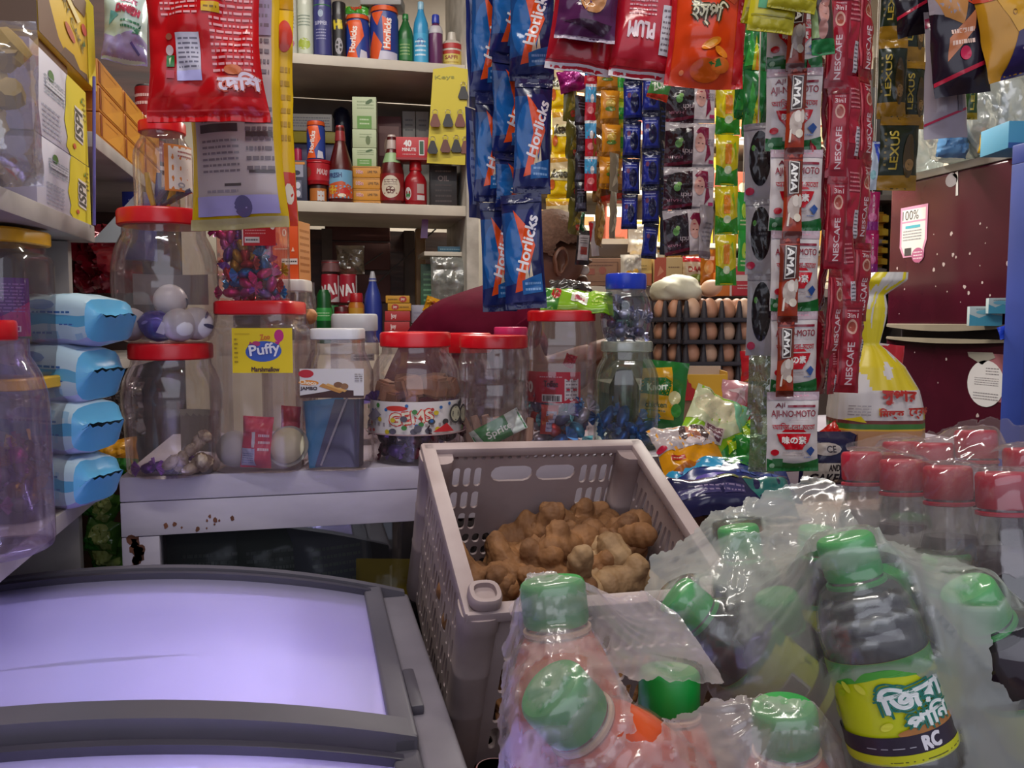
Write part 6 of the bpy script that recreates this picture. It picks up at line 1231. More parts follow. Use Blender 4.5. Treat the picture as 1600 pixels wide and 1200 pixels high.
coffee('front red coffee strip with clear upright lettering, nearest to the wafer strip side', [(1292, 1326, -8, 136, -6), (1292, 1325, 137, 276, -4), (1290, 1322, 277, 420, -2), (1288, 1318, 421, 560, 40)], .93, 25)
coffee('red coffee strip directly right of the milk wafers, half turned', [(1258, 1284, -20, 96, 30), (1258, 1282, 97, 222, 36), (1262, 1284, 222, 300, 40)], .945, 26)
coffee('thin edge-on red coffee strip reaching down to the seasoning strip bottom', [(1280, 1296, 90, 230, 60), (1278, 1296, 230, 360, 56), (1276, 1294, 360, 486, 58), (1272, 1294, 486, 616, 52)], .96, 27, NB)
coffee('red coffee strip turned back side out behind the front one', [(1316, 1346, -20, 120, 24), (1318, 1346, 120, 250, 28), (1314, 1346, 250, 380, 20), (1306, 1338, 360, 494, 12, -4)], .955, 28, NB)
coffee('outermost red coffee strip with shiny edge', [(1336, 1368, -20, 120, 38), (1338, 1366, 120, 250, 40), (1334, 1362, 250, 380, 34), (1328, 1362, 380, 502, 30)], .97, 29)
coffee('short red coffee strip ending lowest beside the bread bag', [(1306, 1346, 470, 614, 4, 2)], .945, 30, NS, 2)
coffee('red coffee strip deep between the front and outermost ones', [(1322, 1350, 60, 200, 50), (1322, 1350, 200, 340, 46), (1326, 1352, 340, 470, 50), (1330, 1350, 470, 570, 50)], .99, 31, NB)
coffee('thin red coffee strip hanging lowest between the white seasoning and the bread bag', [(1294, 1310, 420, 540, 50), (1292, 1308, 540, 616, 50)], .94, 32, NB)
# coffee candy strips and chip packets at the right
lx = [('r', -.5, -.5, .5, -.3, '#8a661c'), ('r', -.5, .38, .5, .5, '#8a661c'), ('t', 'LEXUS', -.18, .04, .52, .2, '#b09a3c', 1.5708, .04), ('p', ell(.22, -.04, .16, .3, 14), '#4a3a1c'), ('e', .24, -.16, .12, .08, '#8a6a3c'), ('d', -.42, -.2, -.36, .3, '#7a6a3c', 6)]
LX = sm(.045, .115, .012, '#20281a', lx, seed=179, wr=.0018)
strip('gold and dark green candy strip with upright lettering, left of the two at the fridge', 'gold and dark green candy strips', [(1376, 1420, -50, 62, -4), (1372, 1416, 63, 184, -4), (1372, 1436, 184, 296, 2)], 1.28, LX, seed=33, hung=True)
strip('gold and dark green candy strip half behind the white backed packet', 'gold and dark green candy strips', [(1404, 1450, -20, 96, 12), (1404, 1448, 97, 200, 14)], 1.31, LX, seed=34, hung=True)
hang_cord(hang('candy_sachet', 'single dark green candy sachet hanging behind the black chip packet', 'sachet', 1506, 1528, 118, 186, 1.34, .01, '#2a4420', [('t', 'LEX', 0, 0, .6, .26, '#b0a03c', 1.57, .04), ('r', -.5, -.5, .5, -.36, '#8a7a1c')], seed=180, wr=.001), .01)
ck = [('p', [(-.5, -.28), (.5, -.06), (.5, -.02), (-.5, -.24)], '#a01c34'), ('p', [(-.2, .0), (.3, .2), (.34, .38), (-.16, .16)], '#a8643c'), ('d', -.1, .1, .24, .26, '#d0b0a0', 2), ('e', .1, .0, .08, .05, '#b01c44')]
hang('chip_packet', 'black chip packet with a red stripe behind the outer coffee strips', 'packet', 1396, 1474, -70, 52, 1.16, .03, '#17101a', ck, roll=-10, seed=182, wr=.003)
hang('chip_packet', 'white backed chip packet hanging below the black one', 'packet', 1444, 1512, 20, 214, 1.15, .03, '#8f8690', [('p', [(-.5, -.40), (.5, -.28), (.5, -.26), (-.5, -.38)], '#a02444'), ('d', -.4, -.1, .1, .25, '#77707c', 4), ('p', [(-.5, .44), (.5, .5), (.5, .40), (-.5, .36)], '#8a2444'), ('r', .2, -.3, .32, .1, '#6a646e')], roll=-3, seed=184, wr=.003)
hang('chip_packet', 'black chip packet with orange emblem and a tan biscuit picture', 'packet', 1452, 1540, -66, 146, 1.10, .035, '#1a111e', [('p', [(-.5, .5), (-.5, .1), (-.1, .04), (.1, .3), (.4, .5)], '#8a8088'), ('p', [(-.42, .36), (-.1, .4), (.14, .2), (.0, -.02), (-.3, .06), (-.44, .2)], '#a8743c')] + [('p', [(-.3, -.26), (.2, -.06), (.24, .08), (-.26, -.10)], '#a8643c'), ('d', -.22, -.18, .18, -.02, '#d0b0a0', 2), ('e', .0, -.22, .1, .05, '#b01c44'), ('p', [(-.5, -.42), (.5, -.30), (.5, -.27), (-.5, -.39)], '#a01c34')], roll=-8, seed=186, wr=.003)
hang('chip_packet', 'yellow and violet cheese chip packet in the top right corner', 'packet', 1526, 1640, -70, 118, 1.08, .04, '#a8781a', [('e', -.34, .3, .3, .16, '#a83a1c'), ('p', [(-.3, .2), (.5, .26), (.5, -.1), (-.1, -.16)], '#b8881c')] + [('e', -.1 + .14 * k, .0 + .12 * (k % 3), .03, .025, '#7a5210') for k in range(5)] + [('p', [(-.34, -.5), (-.1, -.16), (.5, -.06), (.5, -.5)], '#241a4a'), ('p', [(-.1, -.3), (.04, -.2), (.1, -.34), (.02, -.38)], '#8a7a8a'), ('p', [(.2, -.26), (.3, -.16), (.36, -.3)], '#8a86a0')], roll=-14, seed=188, wr=.003)
# ------------------------------------------------------------------ goods at the back right, bright area
m_brown = noisy('carton_brown', '#7a5a48', '#96705a', 12, .7)
def gbox(name, label, cat, x0, x1, y0, y1, d, dy, base, layers=(), z=None, group=None, rz=0.0, bev=.0015):
    p, w, h = fit(x0, x1, y0, y1, d)
    mb = box(MB(), (-w / 2, 0, 0), (w / 2, dy, h), C(base, .5) if isinstance(base, str) else base, bev)
    prints(mb, face_surf((0, -.0003, h / 2), (1, 0, 0), (0, 0, 1)), list(layers), w, h, fm=lambda c: C(c, .5))
    return solo(mb, name, label, cat, (p.x, p.y, z if z is not None else p.z), (0, 0, TO_CAM + rz), group)
# low back counter they stand on
ZK = P(950, 447, 2.62).z
t = thing('back_counter', 'cream back counter behind the egg trays', 'counter', (0, 0, 0))
a, b = P(880, 447, 2.58), P(1230, 447, 2.58)
box(MB(), (a.x - .15, 2.50, ZK - .03), (1.80, 2.95, ZK), m_shelf, .002).build('countertop', t)
box(MB(), (a.x - .12, 2.53, 0), (1.78, 2.93, ZK - .031), C('#6a5a50', .7), .002).build('cabinet', t)
# shelves against the back wall
t = thing('shelf_unit', 'cream wall shelves with yellow packets at the brightly lit back', 'shelf', (0, 0, 0))
zz = [P(1100, y, 3.55).z for y in (440, 376, 296, 210, 120)]
xa_, xb_ = P(800, 300, 3.5).x, 2.52
for z in zz: box(MB(), (xa_, 3.40, z - .02), (xb_, 3.74, z), m_shelf, .001).build('shelf_board', t)
for x in (xa_, xa_ + .62, xa_ + 1.24, xb_ - .03): box(MB(), (x, 3.42, 0), (x + .025, 3.74, 2.5), m_shelf, .001).build('upright', t)
q = random.Random(33)
cols = [('#b88a3c', 'amber'), ('#c2a234', 'yellow'), ('#b0764a', 'orange'), ('#c8b890', 'cream'), ('#a0503c', 'red'), ('#d4ccb8', 'pale')]
n_ = 0
for si, z in enumerate(zz[:-1]):
    x = xa_ + .03; top = zz[si + 1] - z - .03
    row = 0
    while x < xb_ - .12:
        w_ = q.uniform(.055, .105); h_ = min(top, q.uniform(.10, .19))
        c, nm = cols[q.randrange(6)]; row += 1
        mb = box(MB(), (0, 0, 0), (w_, .09, h_), C(c, .4), .003)
        prints(mb, face_surf((w_ / 2, -.0004, h_ / 2), (1, 0, 0), (0, 0, 1)), [('r', -.44, .1, .44, .42, cols[q.randrange(6)][0]), ('e', 0, -.15, .28, .2, cols[q.randrange(6)][0]), ('d', -.36, -.46, .36, -.34, '#5a3a1c', 1)], w_, h_, fm=lambda c: C(c, .4))
        nsfx = ('bottom', 'second', 'third', 'fourth')[si]
        solo(mb, 'snack_carton', f'{nm} carton on the bright back wall shelves, {nsfx} board', 'carton', (x, 3.44 + q.uniform(0, .04), z + .0005), (0, 0, 0), f'{nm} cartons on the {nsfx} back wall board')
        x += w_ + q.uniform(.004, .05)
# on the back counter
gbox('brown_carton', 'brown carton with printed frame on the back counter behind the blue lidded jar', 'carton', 906, 970, 404, 447, 2.62, .16, m_brown, [('r', -.42, -.36, .42, -.34, '#5a3a30'), ('r', -.42, .34, .42, .36, '#5a3a30'), ('r', -.43, -.36, -.41, .36, '#5a3a30'), ('r', .41, -.36, .43, .36, '#5a3a30'), ('r', -.34, -.1, -.14, .12, '#8a4a3c'), ('e', .05, .05, .09, .14, '#8a4a3c'), ('d', -.3, .2, .3, .28, '#6a4438', 1)], z=ZK + .001)
gbox('white_tray', 'white topped dark drawer box behind the brown carton', 'box', 902, 986, 376, 404, 2.86, .12, '#3a2c26', [('r', -.5, .2, .5, .5, '#c8c0b4')], z=ZK + .11)
gbox('plain_carton', 'plain dark carton under the white topped box', 'carton', 902, 986, 404, 447, 2.88, .12, '#3a2a24', [], z=ZK + .001)
gbox('biscuit_carton', 'yellow carton with salmon lower half on the back counter', 'carton', 980, 1018, 400, 447, 2.60, .12, '#b89a58', [('r', -.5, -.5, .5, -.1, '#a8603c'), ('d', -.3, .0, .3, .2, '#8a7438', 2), ('p', [(-.5, -.1), (.5, -.1), (.5, .0)], '#c8aa5a')], z=ZK + .001)
gbox('biscuit_carton', 'red and cream carton next to the yellow one on the back counter', 'carton', 1022, 1066, 404, 447, 2.58, .12, '#b89c68', [('r', -.5, -.5, -.08, .5, '#a8482c'), ('d', .0, .1, .4, .2, '#7a5a3c', 1), ('p', [(-.4, -.2), (-.16, .0), (-.3, .2)], '#c07a5a')], z=ZK + .001)
for i, (x, y, d) in enumerate(((998, 372, 2.75), (1000, 396, 2.70), (986, 420, 2.56))):
    hang('chip_packet', ('white packet with yellow spots on top of the yellow carton', 'white and gold packet hanging before the yellow carton', 'small white packet between the brown and yellow cartons')[i], 'packet', x - 17, x + 17, y - 22, y + 22, d, .03, '#b8b0a4', [('e', -.1, -.2, .2, .14, '#b8861c'), ('e', .2, -.1, .14, .1, '#c89a3c'), ('e', 0, .25, .25, .1, '#c8c0b0')], seed=200 + i, wr=.004)
hang('snack_packet', 'white and red dal packet behind the cream bundle', 'packet', 1066, 1108, 400, 446, 2.64, .03, '#b8a890', [('r', -.5, .3, .5, .5, '#a8242c'), ('t', 'DAAL', .0, .05, .6, .18, '#8a2a2a', 0, .05), ('e', 0, -.25, .3, .14, '#8a9a4a')], seed=205, wr=.003)
hang('snack_packet', 'amber foil packet beside the dal packet', 'packet', 1094, 1120, 390, 446, 2.62, .02, '#a8641c', [('e', 0, 0, .3, .2, '#c89a5a'), ('r', -.3, .2, .3, .3, '#d8c8b0')], seed=206, wr=.003)
gbox('snack_carton', 'red and white carton behind the green strip at the egg trays', 'carton', 1146, 1176, 412, 458, 2.50, .08, '#b02430', [('r', -.5, .0, .5, .2, '#c8b8b0'), ('d', -.3, -.3, .3, -.1, '#d0a0a0', 2)], z=P(1160, 462, 2.5).z)
gbox('snack_carton', 'orange carton with white edge behind the egg trays', 'carton', 1124, 1144, 420, 458, 2.52, .08, '#c86a1c', [('r', .3, -.5, .5, .5, '#c8c0b8')], z=P(1134, 462, 2.5).z)
# side shelf between the coffee strips and the fridge
t = thing('shelf_unit', 'narrow metal shelf of stacked yellow and white packs beside the fridge', 'shelf', (0, 0, 0))
ds = 2.98
def shp(px, py): return P(px, py, ds)
for y in (304, 482, 560, 640):
    a, b = shp(1342, y), shp(1412, y); mb = MB(); box(mb, (0, 0, -.02), ((b - a).length, .22, 0), C('#7a7672', .5), .001)
    mb.build('shelf_board', t, a, (0, 0, TO_CAM))
for x in (1342, 1409):
    a = shp(x, 650); a.z = 0; mb = MB(); box(mb, (0, .0, 0), (.012, .22, shp(x, 120).z - a.z), C('#6f6a66', .5), .001); mb.build('upright', t, a, (0, 0, TO_CAM))
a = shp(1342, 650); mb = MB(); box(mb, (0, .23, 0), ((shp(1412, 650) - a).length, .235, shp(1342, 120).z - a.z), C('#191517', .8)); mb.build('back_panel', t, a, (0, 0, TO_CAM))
z0 = shp(1385, 482).z + .001; kk = ds / F_PX
for i in range(9):
    c = ('#a8a6a4', '#9c9c9e', '#a8a8aa', '#a39c96', '#c89a1c', '#bf8a1c', '#a8a09a', '#cfa41c', '#c8901c')[i]
    hh = (19, 17, 18, 10, 18, 16, 10, 20, 22)[i] * kk
    mb = MB(); bm = bmesh.new(); bmesh.ops.create_cube(bm, size=1); bmesh.ops.bevel(bm, geom=bm.edges[:], offset=.22, segments=3, affect='EDGES')
    for v in bm.verts: v.co = Vector((v.co.x * 34 * kk, v.co.y * .10, v.co.z * hh)) * (1 + .05 * noise.noise(v.co * 3 + Vector((i, 0, 0))))
    bm_add(mb, bm, C(c, .35))
    if i > 3: prints(mb, face_surf((0, -.053, 0), (1, 0, 0), (0, 0, 1)), [('e', -.2, 0, .16, .3, '#a8502c'), ('r', .1, -.3, .4, .2, '#d8b83c')], 32 * kk, hh * .9, fm=lambda c: C(c, .35))
    p_ = shp(1388, 482) + Vector((.02, .12, 0))
    nm = 'grey white' if i < 4 or i == 6 else 'yellow'
    solo(mb, 'soft_pack', f'{nm} soft pack on the narrow shelf beside the fridge, {("lowest", "second lowest", "third lowest", "fourth", "fifth", "sixth", "seventh", "second highest", "topmost")[i]} of the pile', 'pack', (p_.x, p_.y, z0 + hh / 2), (0, 0, TO_CAM), 'soft packs beside the fridge'); z0 += hh * 1.03
strip('pink detergent sachet strip hanging beside the narrow shelf', None, [(1352, 1374, 300, 366), (1352, 1372, 366, 432), (1350, 1370, 432, 490)], 2.6, simple('#a81c5c', [('t', 'Detol', 0, .1, .8, .16, '#d0b0c0', 1.57, .03), ('r', -.5, -.4, .5, -.2, '#8a2a7a'), ('e', 0, -.1, .3, .1, '#c86a9a')], seed=210), seed=40, hung=True)
hang_cord(hang('soap_packet', 'blue and white packet hanging between the coffee strips and the gold candy strips', 'packet', 1356, 1378, 222, 296, 1.9, .02, '#a8b4c4', [('p', [(-.1, .5), (.5, .2), (.5, .5)], '#2a3a9a'), ('p', [(-.2, .5), (.4, -.3), (.5, -.3), (.5, -.1), (.0, .5)], '#2f45a8'), ('e', -.2, -.2, .2, .1, '#7aa8b0')], seed=212, wr=.003), .01)
# on top of the fridge
m_wb = clear('white_polythene', '#e6ebea', .62, .30, .20, '#cfd6d4', bump=.7, bscale=14)
for i, (x0, x1, y0, y1, d) in enumerate(((1382, 1470, 160, 282, 2.62), (1440, 1540, 110, 262, 2.48), (1500, 1585, 90, 240, 2.38))):
    p, w, h = fit(x0, x1, y0, y1, d)
    mb = MB(); bm = bmesh.new(); bmesh.ops.create_icosphere(bm, subdivisions=5, radius=1)
    for v in bm.verts:
        n = v.co.copy(); f = 1 + .22 * noise.noise(n * 2.1 + Vector((i * 9, 0, 0))) + .12 * (abs(noise.noise(n * 5 + Vector((0, i * 5, 0)))) - .2)
        v.co = Vector((n.x * w * .56 * f, n.y * .10 * f, max(-h * .5, n.z * h * .56 * f)))
    bm_add(mb, bm, m_wb)
    solo(mb, 'polythene_bag', ('crumpled white polythene bag on the far end of the fridge top', 'largest white polythene bag heaped in the middle of the fridge top', 'white polythene bag at the near end of the fridge top')[i], 'bag', (p.x + .03, p.y, ZF + .008 + h * .5), (0, 0, TO_CAM))
hang('cloth_bundle', 'light blue bundle lying between the white bags on the fridge top', 'bundle', 1464, 1514, 206, 246, 2.42, .07, '#5f8fc0', [], seed=215, wr=.006, roll=4, nsc=1.4)
hang('snack_packet', 'orange and yellow packet on the fridge top near the blue cooler', 'packet', 1530, 1580, 212, 240, 2.30, .03, '#b86a1c', [('r', -.5, -.5, -.1, .5, '#c8a01c')], seed=216, wr=.004, roll=4)
gbox('blue_box', 'light blue box on top of the blue framed cooler', 'box', 1580, 1640, 76, 118, 1.98, .12, '#4a9ac0', [('r', -.5, -.5, .5, -.3, '#2f5a9a')], z=1.661)
# tissue boxes on the fridge handle
tb_ = [('p', [(-.5, -.5), (.5, -.5), (.5, .0), (.1, .1), (-.2, -.1), (-.5, .1)], '#3f9ab8'), ('e', .0, .2, .3, .12, '#6ab0c8'), ('d', -.3, .3, .3, .42, '#7a8a90', 1)]
p0 = PX(1536, 508, XF - .035)
for i, (x0, x1, y0, y1) in enumerate(((1515, 1560, 479, 509), (1544, 1576, 466, 490))):
    d_ = depth(p0) + (0, -.05)[i]; p, w, h = fit(x0, x1, y0, y1, d_)
    mb = box(MB(), (-w / 2, -.02, 0), (w / 2, .02, h), C('#b4c4c8', .45), .001); prints(mb, face_surf((0, -.0203, h / 2), (1, 0, 0), (0, 0, 1)), tb_, w, h, fm=lambda c: C(c, .45))
    solo(mb, 'soap_carton', ('white and blue soap carton on the fridge handle ledge', 'small blue soap carton leaning on the other one at the fridge')[i], 'carton', (p.x, p.y, p.z), (0, 0, TO_CAM - .35))
hang('blue_tag', 'bright blue tag hanging from the cooler edge at the fridge handle', 'tag', 1560, 1584, 508, 528, 2.0, .002, '#2f4fd0', [], seed=218, wr=.001, roll=-18)

# ------------------------------------------------------------------ eggs in stacked trays
m_tray = noisy('egg_tray_plastic', '#252127', '#332d33', 10, .6)
m_egg = noisy('egg_shell', '#b07a5c', '#c28e70', 8, .5, thr=(.3, .7)); m_egg2 = noisy('egg_shell_light', '#c0987c', '#d0ab90', 8, .5)
EA, EB, EC = P(1072, 468, 2.02), None, None
pitch = .0455; ex = Vector((math.cos(R_(-4)), math.sin(R_(-4)), 0)); rz_e = R_(-4)
ng = 6
ZE = [P(1072, y, 2.02).z for y in (648, 566, 536 + 2, 498)]
rowz = [P(1100, y, 2.02).z for y in (636, 562, 530, 496)]
egg = MB(); bm = bmesh.new(); bmesh.ops.create_uvsphere(bm, u_segments=20, v_segments=14, radius=1)
for v in bm.verts: z = v.co.z; k = .0215 * (1 - .14 * z); v.co = Vector((v.co.x * k, v.co.y * k, z * .0285))
bm_add(egg, bm, m_egg); eggm = egg.mesh('egg', 180)
e2 = MB(); e2.v, e2.f, e2.m, e2.mats = [v.copy() for v in egg.v], egg.f[:], egg.m[:], [m_egg2]; eggm2 = e2.mesh('egg', 180)
def tray(z, label):
    t = thing('egg_tray', label, 'egg tray', (EA.x - .012, EA.y - .012, z), (0, 0, rz_e), 'stacked dark egg trays')
    n = ng * pitch + .024; mb = MB()
    box(mb, (0, 0, 0), (n, n, .003), m_tray); 
    for s in ((0, 0, n, .004), (0, n - .004, n, n), (0, 0, .004, n), (n - .004, 0, n, n)): box(mb, (s[0], s[1], 0), (s[2], s[3], .011), m_tray)
    mb.build('base', t)
    for i in range(ng + 1):
        for j in range(ng + 1):
            if 1 <= i <= ng - 1 and 2 <= j <= ng - 1: continue
            mb = MB(); lathe(mb, [(.0105, 0), (.008, .02), (.0045, .047), (.0025, .050)], m_tray, 8, cap1=True)
            o = mb.build('post', t, (.012 + i * pitch, .012 + j * pitch, .003))
    return t
order = ('lowest', 'third from the top', 'second from the top', 'topmost')
q = random.Random(61)
gap = .0535
zt = P(1100, 470, 2.02).z - .052
for lv in range(4):
    z = zt - (3 - lv) * gap
    t = tray(z, f'dark plastic egg tray behind the counter, {order[lv]} of the four')
    for i in range(ng):
        for j in range(3 if lv < 3 else 3):
            if (lv == 3 and j == 2): continue
            if lv == 2 and i < 0: continue
            v = Matrix.Rotation(rz_e, 3, 'Z') @ Vector((.012 + (i + .5) * pitch, .012 + (j + .5) * pitch, 0))
            o = link('egg', eggm2 if (i + lv * 2 + j) % 3 == 0 else eggm, None, (EA.x - .012 + v.x, EA.y - .012 + v.y, z + .0315), (q.uniform(-.12, .12), q.uniform(-.12, .12), q.uniform(0, 6)))
            tag(o, f'brown egg sitting in the {order[lv]} dark egg tray', 'egg', f'eggs in the {order[lv]} tray')
# pale trays side view row left of the corner: the tray stack turned beside it
for k in range(4):
    z = zt - k * gap
    p = P(1012, 470, 2.06)
    t = thing('egg_tray', f'dark egg tray turned sideways at the left of the egg stack, {("topmost", "second", "third", "lowest")[k]} of four', 'egg tray', (p.x, p.y, z), (0, 0, R_(-40)), 'sideways egg trays')
    mb = MB(); box(mb, (0, 0, 0), (.085, .2, .003), m_tray); box(mb, (0, 0, 0), (.085, .004, .012), m_tray); mb.build('base', t)
    for i in range(3):
        mb = MB(); lathe(mb, [(.0105, 0), (.008, .02), (.0045, .047), (.0025, .050)], m_tray, 8, cap1=True); mb.build('post', t, (.006 + i * .036, .008, .003))
        if i < 2:
            v = Matrix.Rotation(R_(-40), 3, 'Z') @ Vector((.024 + i * .036, .03, 0))
            o = link('egg', eggm, None, (p.x + v.x, p.y + v.y, z + .0315)); o.scale = (.8, .8, .9)
            tag(o, f'brown egg in the sideways egg trays, {("topmost", "second", "third", "lowest")[k]} level', 'egg', f'eggs in the {("topmost", "second", "third", "lowest")[k]} sideways tray')
pe = P(1112, 456, 2.08); tag(link('egg', eggm2, None, (pe.x, pe.y, zt + .085), (R_(80), 0, .5)), 'single egg lying loose on top of the egg tray stack', 'egg')
pb = P(1058, 452, 2.10)
mb = MB(); bm = bmesh.new(); bmesh.ops.create_icosphere(bm, subdivisions=4, radius=1)
for v in bm.verts:
    n = v.co.copy(); f = 1 + .14 * noise.noise(n * 1.7) + .05 * noise.noise(n * 5)
    v.co = Vector((n.x * .066 * f, n.y * .06 * f, max(-.022, n.z * .042 * f)))
bm_add(mb, bm, noisy('cream_cloth', '#b8b49c', '#cfcab4', 12, .6))
solo(mb, 'cloth_bundle', 'cream coloured bundle lying on the egg tray stack', 'bundle', (pb.x, pb.y, zt + .055 + .022), (0, 0, 0))
# stand carrying the egg trays
t = thing('stool', 'dark wooden stand under the egg trays', 'stand', (0, 0, 0)); zb = zt - 3 * gap - .001
box(MB(), (EA.x - .12, EA.y - .05, zb - .03), (EA.x + .33, EA.y + .36, zb), m_wood_dark, .003).build('top', t)
for a_, b_ in ((-.1, -.03), (.29, -.03), (-.1, .32), (.29, .32)): box(MB(), (EA.x + a_, EA.y + b_, 0), (EA.x + a_ + .03, EA.y + b_ + .03, zb - .031), m_wood_dark).build('leg', t)

# ------------------------------------------------------------------ packets heaped at the right end of the counter
def lay(name, label, x, y, d, w, h, t, base, layers, tilt=-50, roll=0, yaw=0, **k):
    return solo(pillow(w, h, t, base, layers, **k), name, label, 'packet', P(x, y, d), (R_(tilt), R_(roll), TO_CAM + R_(yaw)))
lay('soup_packet', 'green and yellow soup packet standing beside the greenish jar', 1036, 618, 1.50, .085, .125, .025, '#1f6a2a', [('p', [(-.5, -.34), (.26, -.34), (.12, .42), (-.5, .36)], '#c8961c'), ('p', [(-.5, .0), (.1, .0), (.16, .2), (.0, .26), (-.5, .22)], '#1f6a2a'), ('t', 'Knorr', -.16, .12, .44, .10, '#d8e0d0', .14, .06), ('t', 'chicken', -.16, -.14, .46, .08, '#3a4a1c', .05, .04), ('d', -.36, -.25, .05, -.2, '#5a5a1c', 1), ('e', .24, -.02, .14, .10, '#c8c08a'), ('e', .3, -.2, .12, .1, '#3a8a3c')], tilt=-6, roll=6, seed=220, wr=.003)
p, w, h = fit(1064, 1136, 585, 626, 1.62)
solo(box(MB(), (-w * .4, .005, 0), (w * .4, .068, p.z - ZCT - .0015), m_brown, .001), 'small_carton', 'plain brown carton under the yellow open carton', 'carton', (p.x, p.y, ZCT + .0005), (0, 0, TO_CAM - .05))
t = thing('open_carton', 'yellow open carton with a red zigzag print behind the noodle packets', 'carton', p, (0, 0, TO_CAM - .05))
m_y = C('#c8981a', .5); m_in = C('#b8a898', .6)
mb = box(MB(), (-w / 2, 0, 0), (w / 2, .002, h), m_y); prints(mb, face_surf((0, -.0003, h / 2), (1, 0, 0), (0, 0, 1)), [('p', [(-.5, -.5), (-.04, -.5), (-.06, -.42), (-.12, -.38), (-.12, -.26), (-.2, -.2), (-.2, -.06), (-.27, .0), (-.28, .14), (-.34, .2), (-.36, .34), (-.42, .26), (-.5, .05)], '#a8141c'), ('d', .1, -.36, .3, -.26, '#8a6410', 1)], w, h, fm=lambda c: C(c, .5)); mb.build('front', t)
mb = box(MB(), (-w / 2, .07, 0), (w / 2, .072, h * 1.25), m_in); mb.build('back', t)
mb = box(MB(), (-w / 2, .002, 0), (-w / 2 + .002, .07, h * 1.1), m_in); mb.build('side', t)
mb = box(MB(), (w / 2 - .002, .002, 0), (w / 2, .07, h * 1.1), m_y); mb.build('side', t)
box(MB(), (-w / 2 + .002, .002, 0), (w / 2 - .002, .07, .002), m_in).build('base', t)
lay('noodle_packet', 'pale green and yellow noodle packet lying on top of the heap', 1116, 664, 1.36, .10, .125, .030, '#7ea81c', [('p', [(-.5, -.1), (.2, -.2), (.5, .1), (.5, .5), (-.5, .5)], '#b4b894'), ('p', ell(-.1, .2, .36, .22, 16), '#c4bc9a'), ('p', [(.1, .5), (.5, .5), (.5, .0), (.3, .1)], '#6fae8a'), ('p', [(.2, -.5), (.5, -.5), (.5, .0), (.36, -.1)], '#2a7a2a'), ('p', [(-.16, -.34), (.2, -.30), (.16, -.06), (-.2, -.10)], '#b8a8a0'), ('p', [(-.13, -.32), (.16, -.28), (.13, -.08), (-.16, -.12)], '#6a4450'), ('d', -.1, -.27, .12, -.13, '#c8b8c0', 2), ('r', -.5, -.5, .3, -.42, '#c8b01c')], tilt=-40, roll=28, yaw=-6, seed=222, wr=.004)
lay('noodle_packet', 'lime and dark green noodle packet under the pale one', 1138, 706, 1.35, .12, .09, .026, '#2a6a20', [('p', [(-.5, -.3), (.1, -.1), (.5, .2), (.5, .5), (-.5, .4)], '#8aa81c'), ('p', [(-.4, -.1), (.0, .0), (.1, .1), (-.3, .06)], '#c8a81c')], tilt=-44, roll=-18, yaw=0, seed=223, wr=.005)
lay('noodle_packet', 'yellow and orange packet with a hand picture at the front of the heap', 1076, 704, 1.30, .105, .105, .028, '#c8860e', [('p', [(-.5, -.02), (.5, .0), (.5, .5), (-.5, .5)], '#a89c9c'), ('p', ell(.16, .24, .24, .22, 16), '#4a3a3a'), ('p', [(.0, .06), (.06, .38), (.14, .4), (.16, .1)], '#a8705c'), ('p', [(.12, .08), (.16, .36), (.24, .34), (.24, .1)], '#a0664f'), ('e', .12, .08, .16, .07, '#c8b8b8'), ('r', -.36, -.2, -.14, -.12, '#a8281c'), ('d', -.33, -.18, -.17, -.14, '#d8c0a0', 1), ('p', [(-.5, -.5), (.5, -.5), (.5, -.34), (-.1, -.26), (-.5, -.36)], '#a85c0e'), ('e', -.44, .04, .08, .05, '#a81c3a')], tilt=-48, roll=-8, yaw=10, seed=224, wr=.005)
lay('sweet_bag', 'pink and white clear bag of red sweets beside the noodle packets', 1160, 640, 1.42, .075, .10, .045, C('#b88088', .2), [('p', ell(.1, -.2, .34, .24, 16), '#a82a34'), ('p', ell(.2, .0, .2, .16, 14), '#b04a50'), ('p', [(-.4, .3), (.0, .1), (-.1, .3)], '#d0b8bc'), ('p', [(-.3, -.1), (.0, .4), (-.1, .4)], '#c8a8b0')], tilt=-20, roll=10, seed=226, wr=.007)
lay('green_packet', 'dark green rounded packet at the right of the heap by the seasoning strip', 1180, 708, 1.32, .06, .06, .045, '#1f6a24', [('e', 0, 0, .2, .2, '#3a8a3a')], tilt=-20, seed=227, wr=.004)
lay('snack_packet', 'red and white packet showing between the sweet bag and the grey strip', 1178, 572, 1.62, .05, .06, .03, '#a8202a', [('e', .1, .2, .3, .2, '#c0b0a8'), ('p', [(-.4, -.5), (.5, -.5), (.1, -.2)], '#b8801c')], tilt=-10, seed=228, wr=.004)
lay('detergent_pack', 'blue and green pack lying flat under the noodle packets', 1140, 748, 1.27, .20, .10, .05, '#1c2a66', [('p', [(-.5, -.1), (-.3, .1), (-.1, .0), (.0, .3), (-.1, .5), (-.5, .5)], '#2a86b0'), ('p', [(-.1, .5), (.0, .1), (.3, .1), (.5, .3), (.5, .5)], '#226a34'), ('d', .0, -.2, .4, -.05, '#4a5a9a', 1), ('p', [(-.4, -.3), (-.1, -.2), (-.3, -.1)], '#6a5ab0')], tilt=-56, roll=0, yaw=6, seed=230, wr=.006)
